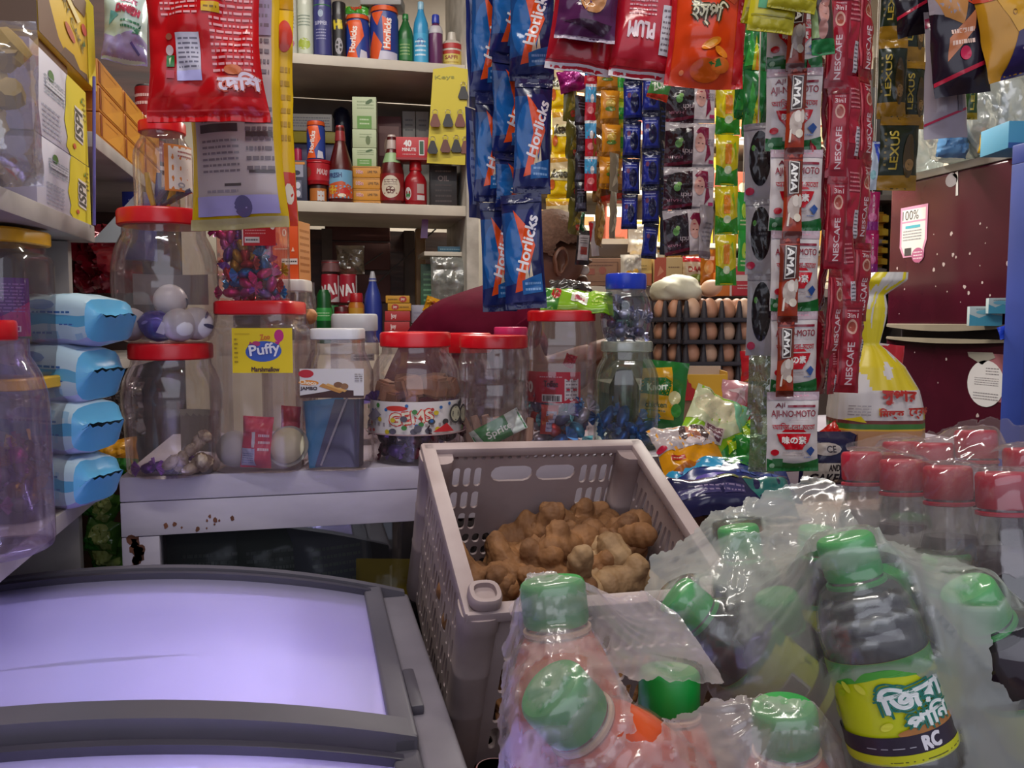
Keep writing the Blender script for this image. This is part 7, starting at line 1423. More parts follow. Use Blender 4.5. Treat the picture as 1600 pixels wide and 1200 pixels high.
lay('detergent_pack', 'navy pack with teal end lying lowest beside the crate', 1140, 776, 1.20, .19, .07, .05, '#232248', [('p', [(.2, -.2), (.5, -.3), (.5, .4), (.1, .3)], '#2a6a66'), ('p', [(-.5, -.2), (.1, -.1), (.1, .1), (-.5, .0)], '#3f3a66'), ('d', -.3, -.1, .1, .1, '#8a7a9a', 2), ('p', [(-.1, .2), (.2, .3), (.1, .5), (-.1, .4)], '#6a6a3c')], tilt=-50, yaw=4, seed=231, wr=.006)
lay('cake_packet', 'dark blue cake roll packet with cream label beside the seasoning strip', 1294, 716, 1.18, .085, .075, .05, '#1c1a38', [('r', -.46, -.5, .10, -.06, '#b4a89a'), ('t', 'CAKE', -.14, -.36, .46, .18, '#2a2428', 0, .06), ('t', 'AND', .0, -.15, .2, .12, '#2a2428', 0, .04), ('p', ell(-.14, .2, .26, .12, 14), '#a89c94'), ('t', 'CE', -.06, .2, .16, .12, '#3a3438', 0, .04), ('p', [(.3, -.5), (.5, -.5), (.5, .5), (.4, .3)], '#4a2a2a')], tilt=-4, seed=232, wr=.002)
lay('foil_packet', 'bright red packet end poking out under the bread bag', 1300, 684, 1.20, .04, .035, .014, '#b01c14', [('p', [(.1, -.5), (.5, -.5), (.5, .2)], '#c86a2c')], tilt=-10, roll=-36, seed=233, wr=.004)
# milk bread bag
def blob_bag(name, label, cat, prof, sx, sy, at, zonef, seed, rz):
    n, m = len(prof) * 9, 96; vs = []; zs = np.linspace(0, prof[-1][1], n + 1)
    for z in zs:
        r = float(np.interp(z, [p[1] for p in prof], [p[0] for p in prof])); off = float(np.interp(z, [p[1] for p in prof], [p[2] for p in prof]))
        for k in range(m):
            a = 2 * math.pi * k / m; c, s = math.cos(a), math.sin(a); qd = (abs(c) ** 3 + abs(s) ** 3) ** (-1 / 3)
            j = 1 + .07 * noise.noise(Vector((c * 2, s * 2, z * 22 + seed))) + .05 * noise.noise(Vector((c * 6, s * 6, z * 12)))
            vs.append(Vector((off + r * qd * c * sx * j, r * qd * s * sy * j, z)))
    g = {}
    for i in range(n):
        for k in range(m):
            z = (zs[i] + zs[i + 1]) / 2; a = 2 * math.pi * (k + .5) / m
            g.setdefault(zonef(a, z), []).append((i * m + k, i * m + (k + 1) % m, (i + 1) * m + (k + 1) % m, (i + 1) * m + k))
    mb = MB(); mb.v = vs
    for c, fs in g.items():
        mb.mats.append(C(c, .32)); ii = len(mb.mats) - 1
        for f in fs: mb.f.append(f); mb.m.append(ii)
    return mb
bd = 1.22; p, w, h = fit(1296, 1436, 432, 716, bd); r_ = w / 2
pz = lambda y: (716 - y) * bd / F_PX
prof = [(.90 * r_, 0, 0), (1.0 * r_, pz(690), 0), (1.0 * r_, pz(640), 0), (.93 * r_, pz(610), -.002), (.62 * r_, pz(572), -.004), (.32 * r_, pz(548), -.008), (.20 * r_, pz(538), -.012), (.30 * r_, pz(500), -.012), (.30 * r_, pz(480), -.010), (.20 * r_, pz(462), -.006), (.46 * r_, pz(440), .006), (.38 * r_, pz(428), .012)]
def zn(a, z):
    s = math.sin(a); y = 716 - z * F_PX / bd; c = math.cos(a)
    if y > 668: return '#a87850'
    if y > 664: return '#c89a2c'
    if y > 657: return '#3a6a2c'
    if y > 652: return '#6a2a24'
    nn = noise.noise(Vector((c * 1.5, s * 1.5, z * 14)))
    n2 = noise.noise(Vector((c * 3, s * 3, z * 30 + 4)))
    if y < 606 and y > 540: return '#cdb61c' if nn + .5 * n2 > -.12 else '#c4bcb8'
    if y <= 540: return '#cdbc1c' if nn + .6 * n2 > .0 else '#c0bcb6'
    return '#cdb41c' if n2 > .36 else '#c4bbb7'
mb = blob_bag('bread_bag', '', '', prof, 1, .62, p, zn, 3, 0)
def bsurf(x, y, off):
    z = y + pz(624); r = float(np.interp(z, [q[1] for q in prof], [q[0] for q in prof])); a = max(-.95, min(.95, x / r_)); 
    b = math.sqrt(max(.0, 1 - abs(a) ** 3)) if False else (1 - abs(a) ** 3) ** (1 / 3)
    return Vector((a * r, -r * .62 * b * 1.06 - off - .002, z))
prints(mb, bsurf, [('t', 'সুপার', .12, .10, .40, .30, '#a8281c', -.04, .06), ('t', 'িমল্ক', .02, -.24, .26, .22, '#a8281c', 0, .05), ('t', 'েব্রড', .34, -.24, .26, .22, '#a8281c', 0, .05), ('d', -.42, -.3, -.2, -.05, '#8a7f80', 4), ('p', [(-.46, -.38), (-.24, -.44), (-.3, -.3)], '#c8b01c')], w, pz(590) - pz(660), lim=.012)
solo(mb, 'bread_bag', 'white and yellow milk bread bag with a twisted neck beside the coffee strips', 'bread', (p.x, p.y, p.z), (0, 0, TO_CAM))
solo(box(MB(), (-.07, -.05, 0), (.07, .05, p.z - ZCT - .0015), m_brown, .001), 'cardboard_sheet', 'flat cardboard piece under the milk bread bag', 'cardboard', (p.x, p.y, ZCT + .0005), (0, 0, TO_CAM))
lay('snack_packet', 'tall red packet standing behind the shoulder of the bread bag', 1376, 644, 1.30, .05, .215, .02, '#a81a24', [('p', [(-.5, .36), (.0, .5), (-.5, .5)], '#c0b0b0')], tilt=-4, roll=7, seed=236, wr=.003)
# ledge on which the bread bag and packets stand
zl = min(p.z, P(1294, 752, 1.18).z)
a_ = P(1130, 800, 1.22)
solo(box(MB(), (-.15, -.11, 0), (.26, .075, a_.z - .012), m_brown, .003), 'tall_carton', 'tall brown carton in front of the counter under the detergent packs', 'carton', (.71, 1.155, 0), (0, 0, 0))
# bare bulb at the back
bp_ = P(727, 18, 2.62)
t = thing('light_bulb', 'bare glowing bulb at the back above the cream shelves', 'lamp', bp_)
mb = MB(); ball(mb, (0, 0, 0), .024, C('#fff3dc', .3, 0, .5, 9.0), 3); mb.build('bulb', t)
mb = MB(); lathe(mb, [(.012, .02), (.015, .024), (.015, .05), (.02, .055)], C('#d0c8bc', .4), 16, cap0=True, cap1=True); mb.build('holder', t)
mb = MB(); tube(mb, [(0, 0, .055), (0, .05, .5), (0, .1, ZC - bp_.z)], .003, C('#8a8074')); mb.build('cord', t)
# ------------------------------------------------------------------ the shopkeeper, bending behind the counter
def skin(name, joints, edges, mat, parent=None, sub=2, root=0):
    """one continuous surface grown over a jointed skeleton: joints = [(point, rx, ry)]"""
    me = bpy.data.meshes.new(name); me.from_pydata([j[0] for j in joints], edges, []); me.materials.append(mat)
    o = bpy.data.objects.new(name, me); COL.objects.link(o)
    md = o.modifiers.new('skin', 'SKIN'); md.use_smooth_shade = True
    for i, v in enumerate(me.skin_vertices[0].data):
        v.radius = (joints[i][1], joints[i][2]); v.use_root = (i == root)
    s = o.modifiers.new('smooth', 'SUBSURF'); s.levels = s.render_levels = sub
    dg = bpy.context.evaluated_depsgraph_get(); m2 = bpy.data.meshes.new_from_object(o.evaluated_get(dg))
    bpy.data.objects.remove(o)
    for pl in m2.polygons: pl.use_smooth = True
    return m2
m_skin = noisy('skin_brown', '#5a3626', '#6e4431', 12, .5)
m_shirt = noisy('maroon_cloth', '#48051b', '#560823', 14, .8, .12, bscale=30, spec=.08)
m_hair = noisy('short_grey_hair', '#523626', '#664636', 120, .8, .3)
D = 1.86
pel = P(650, 770, D + .08); wst = P(672, 650, D + .05); chs = P(728, 545, D); shc = P(778, 500, D); nck = P(822, 470, D - .01); hb = P(848, 432, D - .02); hm = P(868, 398, D - .02); ht = P(880, 372, D - .02)
back = FW
J = [(pel, .15, .13), (wst, .145, .12), (chs, .145, .125), (shc, .082, .075), (nck, .055, .055), (hb, .066, .07), (hm, .082, .082), (ht, .058, .058)]
E_ = [(i, i + 1) for i in range(7)]
sL, eL, wL = shc - FW * .13 + RT * .02 - UP * .03, P(840, 590, D - .06), P(905, 560, D - .05)
sR, eR, wR = shc + FW * .17 + RT * .03 - UP * .03, P(868, 610, D + .20), P(930, 570, D + .10)
n = len(J)
J += [(sL, .052, .052), (eL, .045, .045), (wL, .028, .028), (wL + (wL - eL).normalized() * .08, .030, .018)]
E_ += [(3, n), (n, n + 1), (n + 1, n + 2), (n + 2, n + 3)]
J += [(sR, .052, .052), (eR, .045, .045), (wR, .028, .028), (wR + (wR - eR).normalized() * .08, .030, .018)]
E_ += [(3, n + 4), (n + 4, n + 5), (n + 5, n + 6), (n + 6, n + 7)]
hpL, knL, ftL = pel + Vector((.0, -.09, -.05)), Vector((pel.x + .10, pel.y - .12, .52)), Vector((pel.x + .02, pel.y - .11, .06))
hpR, knR, ftR = pel + Vector((.0, .09, -.05)), Vector((pel.x + .10, pel.y + .12, .52)), Vector((pel.x + .02, pel.y + .11, .06))
k = len(J)
J += [(hpL, .09, .09), (knL, .062, .062), (ftL, .042, .042), (ftL + Vector((.16, 0, -.025)), .035, .03)]; E_ += [(0, k), (k, k + 1), (k + 1, k + 2), (k + 2, k + 3)]
J += [(hpR, .09, .09), (knR, .062, .062), (ftR, .042, .042), (ftR + Vector((.16, 0, -.025)), .035, .03)]; E_ += [(0, k + 4), (k + 4, k + 5), (k + 5, k + 6), (k + 6, k + 7)]
# fingers: five short chains rooted in each palm
for base, w_, e_ in ((n + 3, wL, eL), (n + 7, wR, eR)):
    dr = (w_ - e_).normalized(); sd = dr.cross(Vector((0, 0, 1))).normalized(); tip = J[base][0]
    for f, (so, ln) in enumerate(((-.026, .055), (-.009, .066), (.008, .062), (.024, .048))):
        a0 = len(J); p1 = tip + sd * so + dr * .015; p2 = p1 + dr * ln * .55 - UP * .008; p3 = p2 + dr * ln * .45 - UP * .022
        J += [(p1, .0095, .0095), (p2, .0085, .0085), (p3, .007, .007)]; E_ += [(base, a0), (a0, a0 + 1), (a0 + 1, a0 + 2)]
    a0 = len(J); p1 = w_ + dr * .03 - sd * .034; J += [(p1, .011, .011), (p1 + dr * .032 - sd * .016, .009, .009)]; E_ += [(base - 1, a0), (a0, a0 + 1)]
body = skin('person', J, E_, m_skin)
person = link('person', body); tag(person, 'person in a maroon shirt bending behind the counter, head turned away', 'person')
# facial relief: nose, brow, ear as part of the head, turned to the right and down
fwd = (RT * .82 + FW * .45 - UP * .30).normalized(); side = (-FW * .9 + RT * .35).normalized(); hu = side.cross(fwd).normalized()
if hu.dot(UP) < 0: hu = -hu
hc = hm * .55 + hb * .25 + ht * .2
def hl(f, s, u): return hc + fwd * f + side * s + hu * u
ear = MB()
def earp(sg):
    vs, fs = [], []; N_ = 18
    for ring, (rr, hgt) in enumerate(((1.0, .0), (1.02, .010), (.80, .013), (.62, .006), (.3, .003))):
        for i in range(N_):
            a = 2 * math.pi * i / N_; yy = .031 * math.sin(a) * rr; xx = .018 * math.cos(a) * rr * (1 if math.sin(a) > -.3 else .75)
            vs.append(hl(-.012 + xx - .004 * math.sin(a), sg * (.072 + hgt), -.028 + yy))
    for r in range(4):
        for i in range(N_): fs.append((r * N_ + i, r * N_ + (i + 1) % N_, (r + 1) * N_ + (i + 1) % N_, (r + 1) * N_ + i))
    fs.append(tuple(4 * N_ + i for i in range(N_))); mb = MB().add(vs, fs, m_skin); return mb
earp(1).build('ear', person); earp(-1).build('ear', person)
mb = MB(); ball(mb, (0, 0, 0), (.016, .013, .026), m_skin, 3); o = mb.build('nose', person, hl(.088, 0, -.035)); o.rotation_euler = (0, .3, 0)
mb = MB(); ball(mb, (0, 0, 0), (.010, .026, .007), C('#5a2a26', .5), 3); o = mb.build('mouth', person, hl(.080, 0, -.075)); o.rotation_euler = (0, 0, math.atan2(fwd.y, fwd.x))
for s in (1, -1):
    mb = MB(); ball(mb, (0, 0, 0), .0115, C('#c8c0b8', .3), 3); ball(mb, fwd * .007, .0062, C('#1a1210', .2), 2); mb.build('eye', person, hl(.070, .031 * s, -.008))
    mb = MB(); tube(mb, [hl(.078, .018 * s, .012), hl(.078, .034 * s, .016), hl(.066, .05 * s, .010)], [.003, .004, .002], m_hair, 6); mb.build('eyebrow', person)
# close-cropped hair cap
bm = bmesh.new(); bmesh.ops.create_icosphere(bm, subdivisions=5, radius=1)
kill = []
for v in bm.verts:
    d_ = v.co.copy(); p_ = hc + fwd * (d_.x * .092 - .006) + side * (d_.y * .080) + hu * (d_.z * .088 + .014); v.co = p_ + (p_ - hc).normalized() * .0015 * noise.noise(p_ * 300)
    if d_.z < -.02 + .55 * max(0, d_.x) or d_.x > .78: 
        if not (d_.x < -.25 and d_.z > -.42): kill.append(v)
bmesh.ops.delete(bm, geom=kill, context='VERTS')
mb = MB(); bm_add(mb, bm, m_hair); mb.build('hair', person, ang=180)
# shirt and trousers
SJ = [(pel + Vector((0, 0, -.02)), .175, .155), (wst, .168, .142), (chs, .17, .148), (shc, .118, .108), (nck - (nck - shc) * .30, .075, .075), (sL, .078, .078), (sL + (eL - sL) * .62, .066, .066), (sR, .078, .078), (sR + (eR - sR) * .62, .066, .066)]
SE = [(0, 1), (1, 2), (2, 3), (3, 4), (3, 5), (5, 6), (3, 7), (7, 8)]
sh = link('shirt', skin('shirt', SJ, SE, m_shirt), person)
m_tr = C('#3a3844', .8)
for h_, k_, f_ in ((hpL, knL, ftL), (hpR, knR, ftR)):
    link('trouser_leg', skin('trousers', [(pel + Vector((0, 0, -.02)), .165, .15), (h_, .11, .11), (k_, .085, .085), (f_ + Vector((0, 0, .03)), .07, .07)], [(0, 1), (1, 2), (2, 3)], m_tr), person)
# ------------------------------------------------------------------ ginger crate, tipped towards the shop front
def camdir(v): return (RT * v[0] + UP * v[1] + FW * v[2]).normalized()
cr = camdir((.96, 0, .27)); cf = camdir((-.24, .49, .84)); cf = (cf - cr * cf.dot(cr)).normalized(); cn = cr.cross(cf)
CO = P(736, 957, .875)
CM = Matrix((cr, cf, cn)).transposed().to_4x4(); CM.translation = CO
CW, CL, CH = .312, .312, .250
m_cr = noisy('crate_plastic', '#8a7674', '#a59392', 9, .5, .04, thr=(.25, .6))
crate = bpy.data.objects.new('plastic_crate', None); COL.objects.link(crate); crate.matrix_world = CM; crate.empty_display_size = .02
tag(crate, 'slotted pale plastic crate full of ginger tipped towards the front', 'crate')
def rect(x0, z0, x1, z1): return [(x0, z0), (x1, z0), (x1, z1), (x0, z1)]
th = .004
def placed(mb, name, M):
    for v in mb.v: pass
    mb.v = [M @ v for v in mb.v]; return mb.build(name, crate)
# front wall
hs_ = [(CW - .26 + .0 + .0145 * i, -.020, .006, .006) for i in range(0)]
def front_holes():
    H = []
    for i in range(16): H.append(capsule(.05 + i * .0145, -.022, .009, .007))
    for r, (zc, hh) in enumerate(((-.058, .040), (-.108, .042), (-.158, .042), (-.206, .036))):
        for i in range(16): H.append(capsule(.05 + i * .0145, zc, .0098, hh))
    return H
mb = MB(); panel(mb, rect(.0, -CH, CW, 0), front_holes(), th, m_cr); placed(mb, 'front_wall', Matrix.Identity(4))
# back wall: small holes, then capsules either side of wide slots, grids lower down
H = [capsule(.03 + i * .0128, -.016, .0065, .0055) for i in range(20)]
for i in range(4):
    H += [capsule(.030 + i * .0155, -.048, .0105, .032), capsule(CW - .030 - i * .0155, -.048, .0105, .032)]
H += [capsule(.126, -.044, .062, .026), capsule(.192, -.044, .060, .026)]
for r, zc in enumerate((-.088, -.126)):
    for i in range(4): H += [capsule(.030 + i * .0155, zc, .0105, .030), capsule(CW - .030 - i * .0155, zc, .0105, .030)]
for r, zc in enumerate((-.158, -.182, -.206, -.230)):
    for i in range(18): H.append(capsule(.024 + i * .0155, zc, .0110, .017))
mb = MB(); panel(mb, rect(0, -CH, CW, 0), H, th, m_cr); placed(mb, 'back_wall', Matrix.Translation((0, CL - th, 0)))
# side walls with wavy slots
def side_holes(seed):
    H = []; q = random.Random(seed)
    for i in range(17): H.append(capsule(.026 + i * .0162, -.020, .0065, .0065))
    for r in range(4):
        for i in range(19):
            cx, cz = .024 + i * .0148, -.060 - r * .052; a = .16 * math.sin(i * 1.3 + r) ; hh = .044
            H.append([(cx + (x - 0) * math.cos(a) - z * math.sin(a), cz + x * math.sin(a) + z * math.cos(a)) for x, z in capsule(0, 0, .0062 + .002 * (i % 2), hh - .006 * (i % 3), 4)])
    return H
Ml = Matrix(((0, -1, 0, th), (1, 0, 0, 0), (0, 0, 1, 0), (0, 0, 0, 1)))
mb = MB(); panel(mb, rect(0, -CH, CL, 0), side_holes(1), th, m_cr); placed(mb, 'side_wall', Ml)
mb = MB(); panel(mb, rect(0, -CH, CL, 0), side_holes(2), th, m_cr); placed(mb, 'side_wall', Matrix.Translation((CW - th, 0, 0)) @ Ml)
# base
H = [capsule(.03 + i * .024, .03 + j * .024, .014, .014) for i in range(11) for j in range(11)]
mb = MB(); panel(mb, rect(0, 0, CW, CL), H, th, m_cr); placed(mb, 'base', Matrix(((1, 0, 0, 0), (0, 0, 1, 0), (0, 1, 0, -CH), (0, 0, 0, 1))))
# rim flange
mb = MB(); fl = .016
for lo, hi in (((-.006, -.008, -.010), (CW + .006, .010, .004)), ((-.006, CL - .010, -.010), (CW + .006, CL + .008, .004)), ((-.008, -.006, -.010), (.012, CL + .006, .004)), ((CW - .012, -.006, -.010), (CW + .008, CL + .006, .004))):
    box(mb, lo, hi, m_cr, .003)
mb.build('rim', crate)
for k_, (x, y) in enumerate(((.012, .012), (CW - .012, .012), (.012, CL - .012), (CW - .012, CL - .012))):
    mb = MB(); lathe(mb, [(.021, -CH - .001), (.0225, -CH + .004), (.0205, -.16), (.0212, -.157), (.0205, -.154), (.0205, -.095), (.0212, -.092), (.0205, -.089), (.0205, -.03), (.0222, -.027), (.0225, -.004)], m_cr, 24, .2, M=Matrix.Translation((x, y, 0)), cap0=True, cap1=True)
    mb.build('corner_post', crate)
mb = MB(); lathe(mb, [(.0165, .004), (.018, .006), (.018, .015), (.0165, .018), (.012, .018), (.0115, .012)], m_cr, 24, .15, M=Matrix.Translation((.016, .012, 0)), cap1=True); mb.build('stacking_stud', crate)
# ginger
m_gin = noisy('ginger_skin', '#5f3c20', '#94663c', 26, .75, .5, thr=(.3, .72), bscale=70)
m_gin2 = noisy('ginger_pale', '#80603f', '#b09068', 30, .7, .5, thr=(.3, .72), bscale=70)
def ginger(seed, mat, n_arm=4, s=1.0):
    q = random.Random(seed); bm = bmesh.new()
    def add(c, r, st=(1, 1, 1)):
        g = bmesh.ops.create_icosphere(bm, subdivisions=2, radius=1)['verts']
        for v in g: v.co = Vector((v.co.x * r * st[0], v.co.y * r * st[1], v.co.z * r * st[2])) + c
    p = Vector((-.036 * s, 0, 0)); d = Vector((1, q.uniform(-.3, .3), q.uniform(-.2, .2))).normalized()
    for i in range(7):
        add(p, s * q.uniform(.0155, .020)); p = p + d * .0125 * s; d = (d + Vector((0, q.uniform(-.35, .35), q.uniform(-.3, .3)))).normalized()
    for a in range(n_arm + 2):
        p = Vector((q.uniform(-.034, .034) * s, 0, 0)); d = Vector((q.uniform(-.5, .5), q.choice((-1, 1)) * q.uniform(.4, 1), q.uniform(-.5, .9))).normalized()
        L = q.randrange(2, 5); r0 = q.uniform(.0125, .0165) * s
        for i in range(L):
            add(p + d * .010 * s, r0 * (1 - .05 * i)); p = p + d * .012 * s; d = (d + Vector((q.uniform(-.3, .3), q.uniform(-.3, .3), q.uniform(-.2, .3)))).normalized()
        add(p + d * .004, r0 * .72)
    me = bpy.data.meshes.new('ginger'); bm.to_mesh(me); bm.free()
    o = bpy.data.objects.new('ginger', me); COL.objects.link(o)
    md = o.modifiers.new('r', 'REMESH'); md.mode = 'VOXEL'; md.voxel_size = .0028 * s
    sm_ = o.modifiers.new('s', 'SMOOTH'); sm_.iterations = 3; sm_.factor = .5
    dg = bpy.context.evaluated_depsgraph_get(); m2 = bpy.data.meshes.new_from_object(o.evaluated_get(dg)); bpy.data.objects.remove(o)
    for v in m2.vertices:
        n = noise.noise(v.co * 160) * .0005 + noise.noise(v.co * 60) * .0012 + .0006 * math.sin(v.co.x * 700 + 3 * noise.noise(v.co * 40))
        v.co += v.normal * n
    for pl in m2.polygons: pl.use_smooth = True
    m2.materials.clear(); m2.materials.append(mat); return m2
GV = [ginger(i + 1, m_gin, 3 + i % 3) for i in range(5)] + [ginger(20, m_gin2, 4), ginger(21, m_gin2, 3)]
def on_crate(px, py, zl):
    r = ray(px, py); n = cn; o = CM @ Vector((0, 0, zl)); return CAM + r * ((o - CAM).dot(n) / r.dot(n))
q = random.Random(77)
GL = [(742, 905, -.105, 0, 1.05, 20), (778, 935, -.12, 1, .95, 75), (812, 905, -.112, 2, 1.15, 40), (790, 860, -.135, 3, 1.0, 120), (838, 828, -.125, 4, 1.15, 10), (862, 862, -.100, 0, 1.15, 160), (820, 815, -.14, 1, .9, 60), (905, 835, -.115, 2, 1.05, 100), (948, 835, -.105, 3, 1.25, 150), (985, 850, -.11, 4, 1.0, 50), (900, 892, -.105, 1, 1.0, 20), (955, 885, -.10, 0, .95, 110), (925, 912, -.09, 5, 1.25, 5), (990, 905, -.095, 6, 1.1, 30), (1005, 880, -.10, 3, .7, 80), (872, 925, -.10, 2, 1.0, 130), (760, 975, -.13, 4, 1.0, 10), (840, 955, -.11, 1, 1.0, 70)]
for k, (px, py, zl, v, s, a) in enumerate(GL):
    c = CM.inverted() @ on_crate(px, py, zl); c.x = min(max(c.x, .058), CW - .058); c.y = min(max(c.y, .058), CL - .058)
    o = link('ginger', GV[v], None, CM @ c); o.rotation_euler = (q.uniform(-.5, .5) + .3, q.uniform(-.5, .5), R_(a)); o.scale = (s * 1.12,) * 3
    tag(o, ('pale washed ginger root near the front of the crate' if v > 4 else 'knobbly brown ginger root lying on top of the crate pile'), 'ginger', 'pale ginger roots' if v > 4 else 'ginger roots on top of the pile')
for i in range(5):
    for j in range(5):
        c = CM @ Vector((.060 + i * .048 + q.uniform(-.006, .006), .060 + j * .048, -CH + .038 + q.uniform(0, .012)))
        o = link('ginger', GV[(i * 2 + j) % 5], None, c); o.rotation_euler = (q.uniform(-.6, .6), q.uniform(-.6, .6), q.uniform(0, 6)); o.scale = (.85, .85, .85)
        tag(o, 'brown ginger root in the lower layer of the crate', 'ginger', 'ginger roots in the lower layer')
# bench under the crate
fb = CM @ Vector((0, 0, -CH)); bbk = CM @ Vector((0, CL, -CH)); zbn = min((CM @ Vector((x, 0, -CH))).z for x in (0, CW)) - .003
t = thing('bench', 'low bench between the freezer and the table under the ginger crate', 'bench', (0, 0, 0))
box(MB(), (.125, .845, zbn - .03), (.54, 1.235, zbn), m_tab, .003).build('seat', t)
for a_, b_ in ((.13, .85), (.49, .85), (.13, 1.18), (.49, 1.18)): box(MB(), (a_, b_, 0), (a_ + .04, b_ + .04, zbn - .031), m_tab, .003).build('leg', t)
zz_ = (CM @ Vector((CW * .5, CL * .75, -CH))).z
solo(box(MB(), (-.12, -.03, 0), (.12, .03, zz_ - zbn - .012), m_brown, .002), 'support_carton', 'brown carton propping up the back of the ginger crate', 'carton', ((CM @ Vector((CW * .5, CL * .75, 0))).x + .02, (CM @ Vector((CW * .5, CL * .75, -CH))).y, zbn + .001), (0, 0, TO_CAM * 0))
t_ = vessel('lidded_jar', 'small jar with a pink red lid standing below the crate front', 'jar', 742, 802, 1178, 1290, JARP, '#b08a8a', d=.875, z=None, cap=(.8, 1, 1.02, '#a83a44'))
t_.location.z = zbn + .001

# ------------------------------------------------------------------ bottles in bags on the table
def bottle_mesh(kind):
    """parts of one bottle standing on its base: returns list of (part name, mesh)"""
    out = []
    if kind == 'cumin':
        prof = [(.020, 0), (.0262, .004), (.028, .012), (.028, .03), (.0265, .042), (.0255, .07), (.0258, .094), (.0262, .098), (.0262, .150), (.0270, .155), (.0268, .163), (.0248, .174), (.0205, .183), (.0155, .1875), (.0138, .190)]
        body = clear('pet_bottle', '#f4f5f4', .02, .10, .05, '#c9cfcc', .25); fillz = .1815; liq = C('#26101f', .15, 0, .3); cap = '#2aa044'; capr, capz = .0150, (.189, .211)
    elif kind == 'orange':
        prof = [(.022, 0), (.029, .004), (.031, .014), (.032, .13), (.0312, .148), (.0285, .165), (.0235, .180), (.0178, .190), (.0150, .196)]
        body = clear('pet_bottle', '#f4f5f4', .02, .10, .05, '#c9cfcc', .25); fillz = .1895; liq = C('#e0521a', .18, 0, .4); cap = '#0f8a34'; capr, capz = .0165, (.195, .217)
    else:
        prof = [(.020, 0), (.0265, .004), (.0285, .012), (.0285, .028), (.0272, .045), (.0272, .10), (.0285, .116), (.0285, .130), (.0262, .150), (.0205, .176), (.0150, .196), (.0135, .206), (.0133, .214)]
        body = clear('pet_bottle', '#f4f5f4', .02, .10, .05, '#c9cfcc', .25); fillz = .188; liq = C('#1c0f10', .12, 0, .7); cap = '#b02438'; capr, capz = .0150, (.213, .235)
    mb = MB(); lathe(mb, prof, body, 36, cap0=True); out.append(('body', mb.mesh('body', 60)))
    rad = lambda z: float(np.interp(z, [p[1] for p in prof], [p[0] for p in prof]))
    lp = [(rad(z) - .0012, z) for z in np.linspace(.003, fillz, 24)]
    mb = MB(); lathe(mb, lp, liq, 32, cap0=True, cap1=True); out.append(('drink', mb.mesh('drink', 60)))
    mb = MB(); n = 60; vs = []
    z0, z1 = capz
    for z, r in ((z0, .97), (z0 + .002, 1), (z1 - .003, 1), (z1 - .001, .97), (z1, .90), (z1, .0)):
        for k in range(n):
            a = 2 * math.pi * k / n; rr = capr * r * (1 + (.02 if k % 2 else 0) * (r == 1)); vs.append((rr * math.cos(a), rr * math.sin(a), z))
    mb.add(vs, [(i * n + k, i * n + (k + 1) % n, (i + 1) * n + (k + 1) % n, (i + 1) * n + k) for i in range(5) for k in range(n)], C(cap, .35)); out.append(('cap', mb.mesh('cap', 40)))
    mb = MB(); lathe(mb, [(capr * .98, capz[0] - .0045), (capr * 1.06, capz[0] - .004), (capr * 1.06, capz[0] - .0022), (capr * .95, capz[0] - .0015)], C(cap, .35) if kind != 'orange' else C('#c8a48a', .3), 32); out.append(('neck_ring', mb.mesh('neck_ring', 40)))
    if kind == 'cumin':
        mb = MB(); z0, z1 = .098, .150
        wrap(mb, rad, z0, z1, -math.pi, math.pi, C('#c2c818', .35), .0006, 48)
        W, H = 2 * math.pi * .0262, z1 - z0; S = cyl_surf(rad, (z0 + z1) / 2)
        rr = random.Random(5)
        L = [('r', -.5, .42, .5, .5, '#3a8a34'), ('p', [(-.3, .42), (.34, .42), (.34, .26), (.2, .34), (.08, .30), (-.06, .36), (-.2, .28), (-.3, .34)], '#4a9a34')]
        L += [('e', rr.uniform(-.3, .3), rr.uniform(-.2, .3), .02, .035, '#a8b814' if k % 2 else '#d0d040', rr.uniform(0, 3)) for k in range(16)]
        L += [('e', .06, -.20, .12, .06, '#a8703a'), ('r', -.5, -.40, .5, -.22, '#2a2030'), ('t', 'RC', .03, -.31, .055, .13, '#d8d4d8', .05, .08), ('d', -.16, -.345, -.02, -.32, '#9a96a0', 1), ('r', -.5, -.5, .5, -.40, '#b8b818'), ('d', -.1, -.48, .14, -.45, '#5a5a1a', 1)]
        for bo, c in ((.26, '#1f6a5a'), (.12, '#2a7a6a'), (.05, '#d8dcd8')):
            L += [('t', 'িজরা', .015, .16, .20, .24, c, .10, bo), ('t', 'পািন', .045, -.07, .14, .19, c, .10, bo)]
        L += [('p', [(-.44, -.2), (-.36, -.2), (-.36, .1), (-.44, .1)], '#b8b8b0')] + [('r', -.44 + .008 * k, -.18, -.436 + .008 * k, .08, '#2a2a2a') for k in range(9)]
        prints(mb, S, L, W, H, lim=.005, off=.0009, step=.00006, fm=lambda c: C(c, .35)); out.append(('label', mb.mesh('label', 60)))
    return out
BM = {k: bottle_mesh(k) for k in ('cumin', 'orange', 'cola')}
TOPZ = {'cumin': .211, 'orange': .217, 'cola': .235}
OBST = []
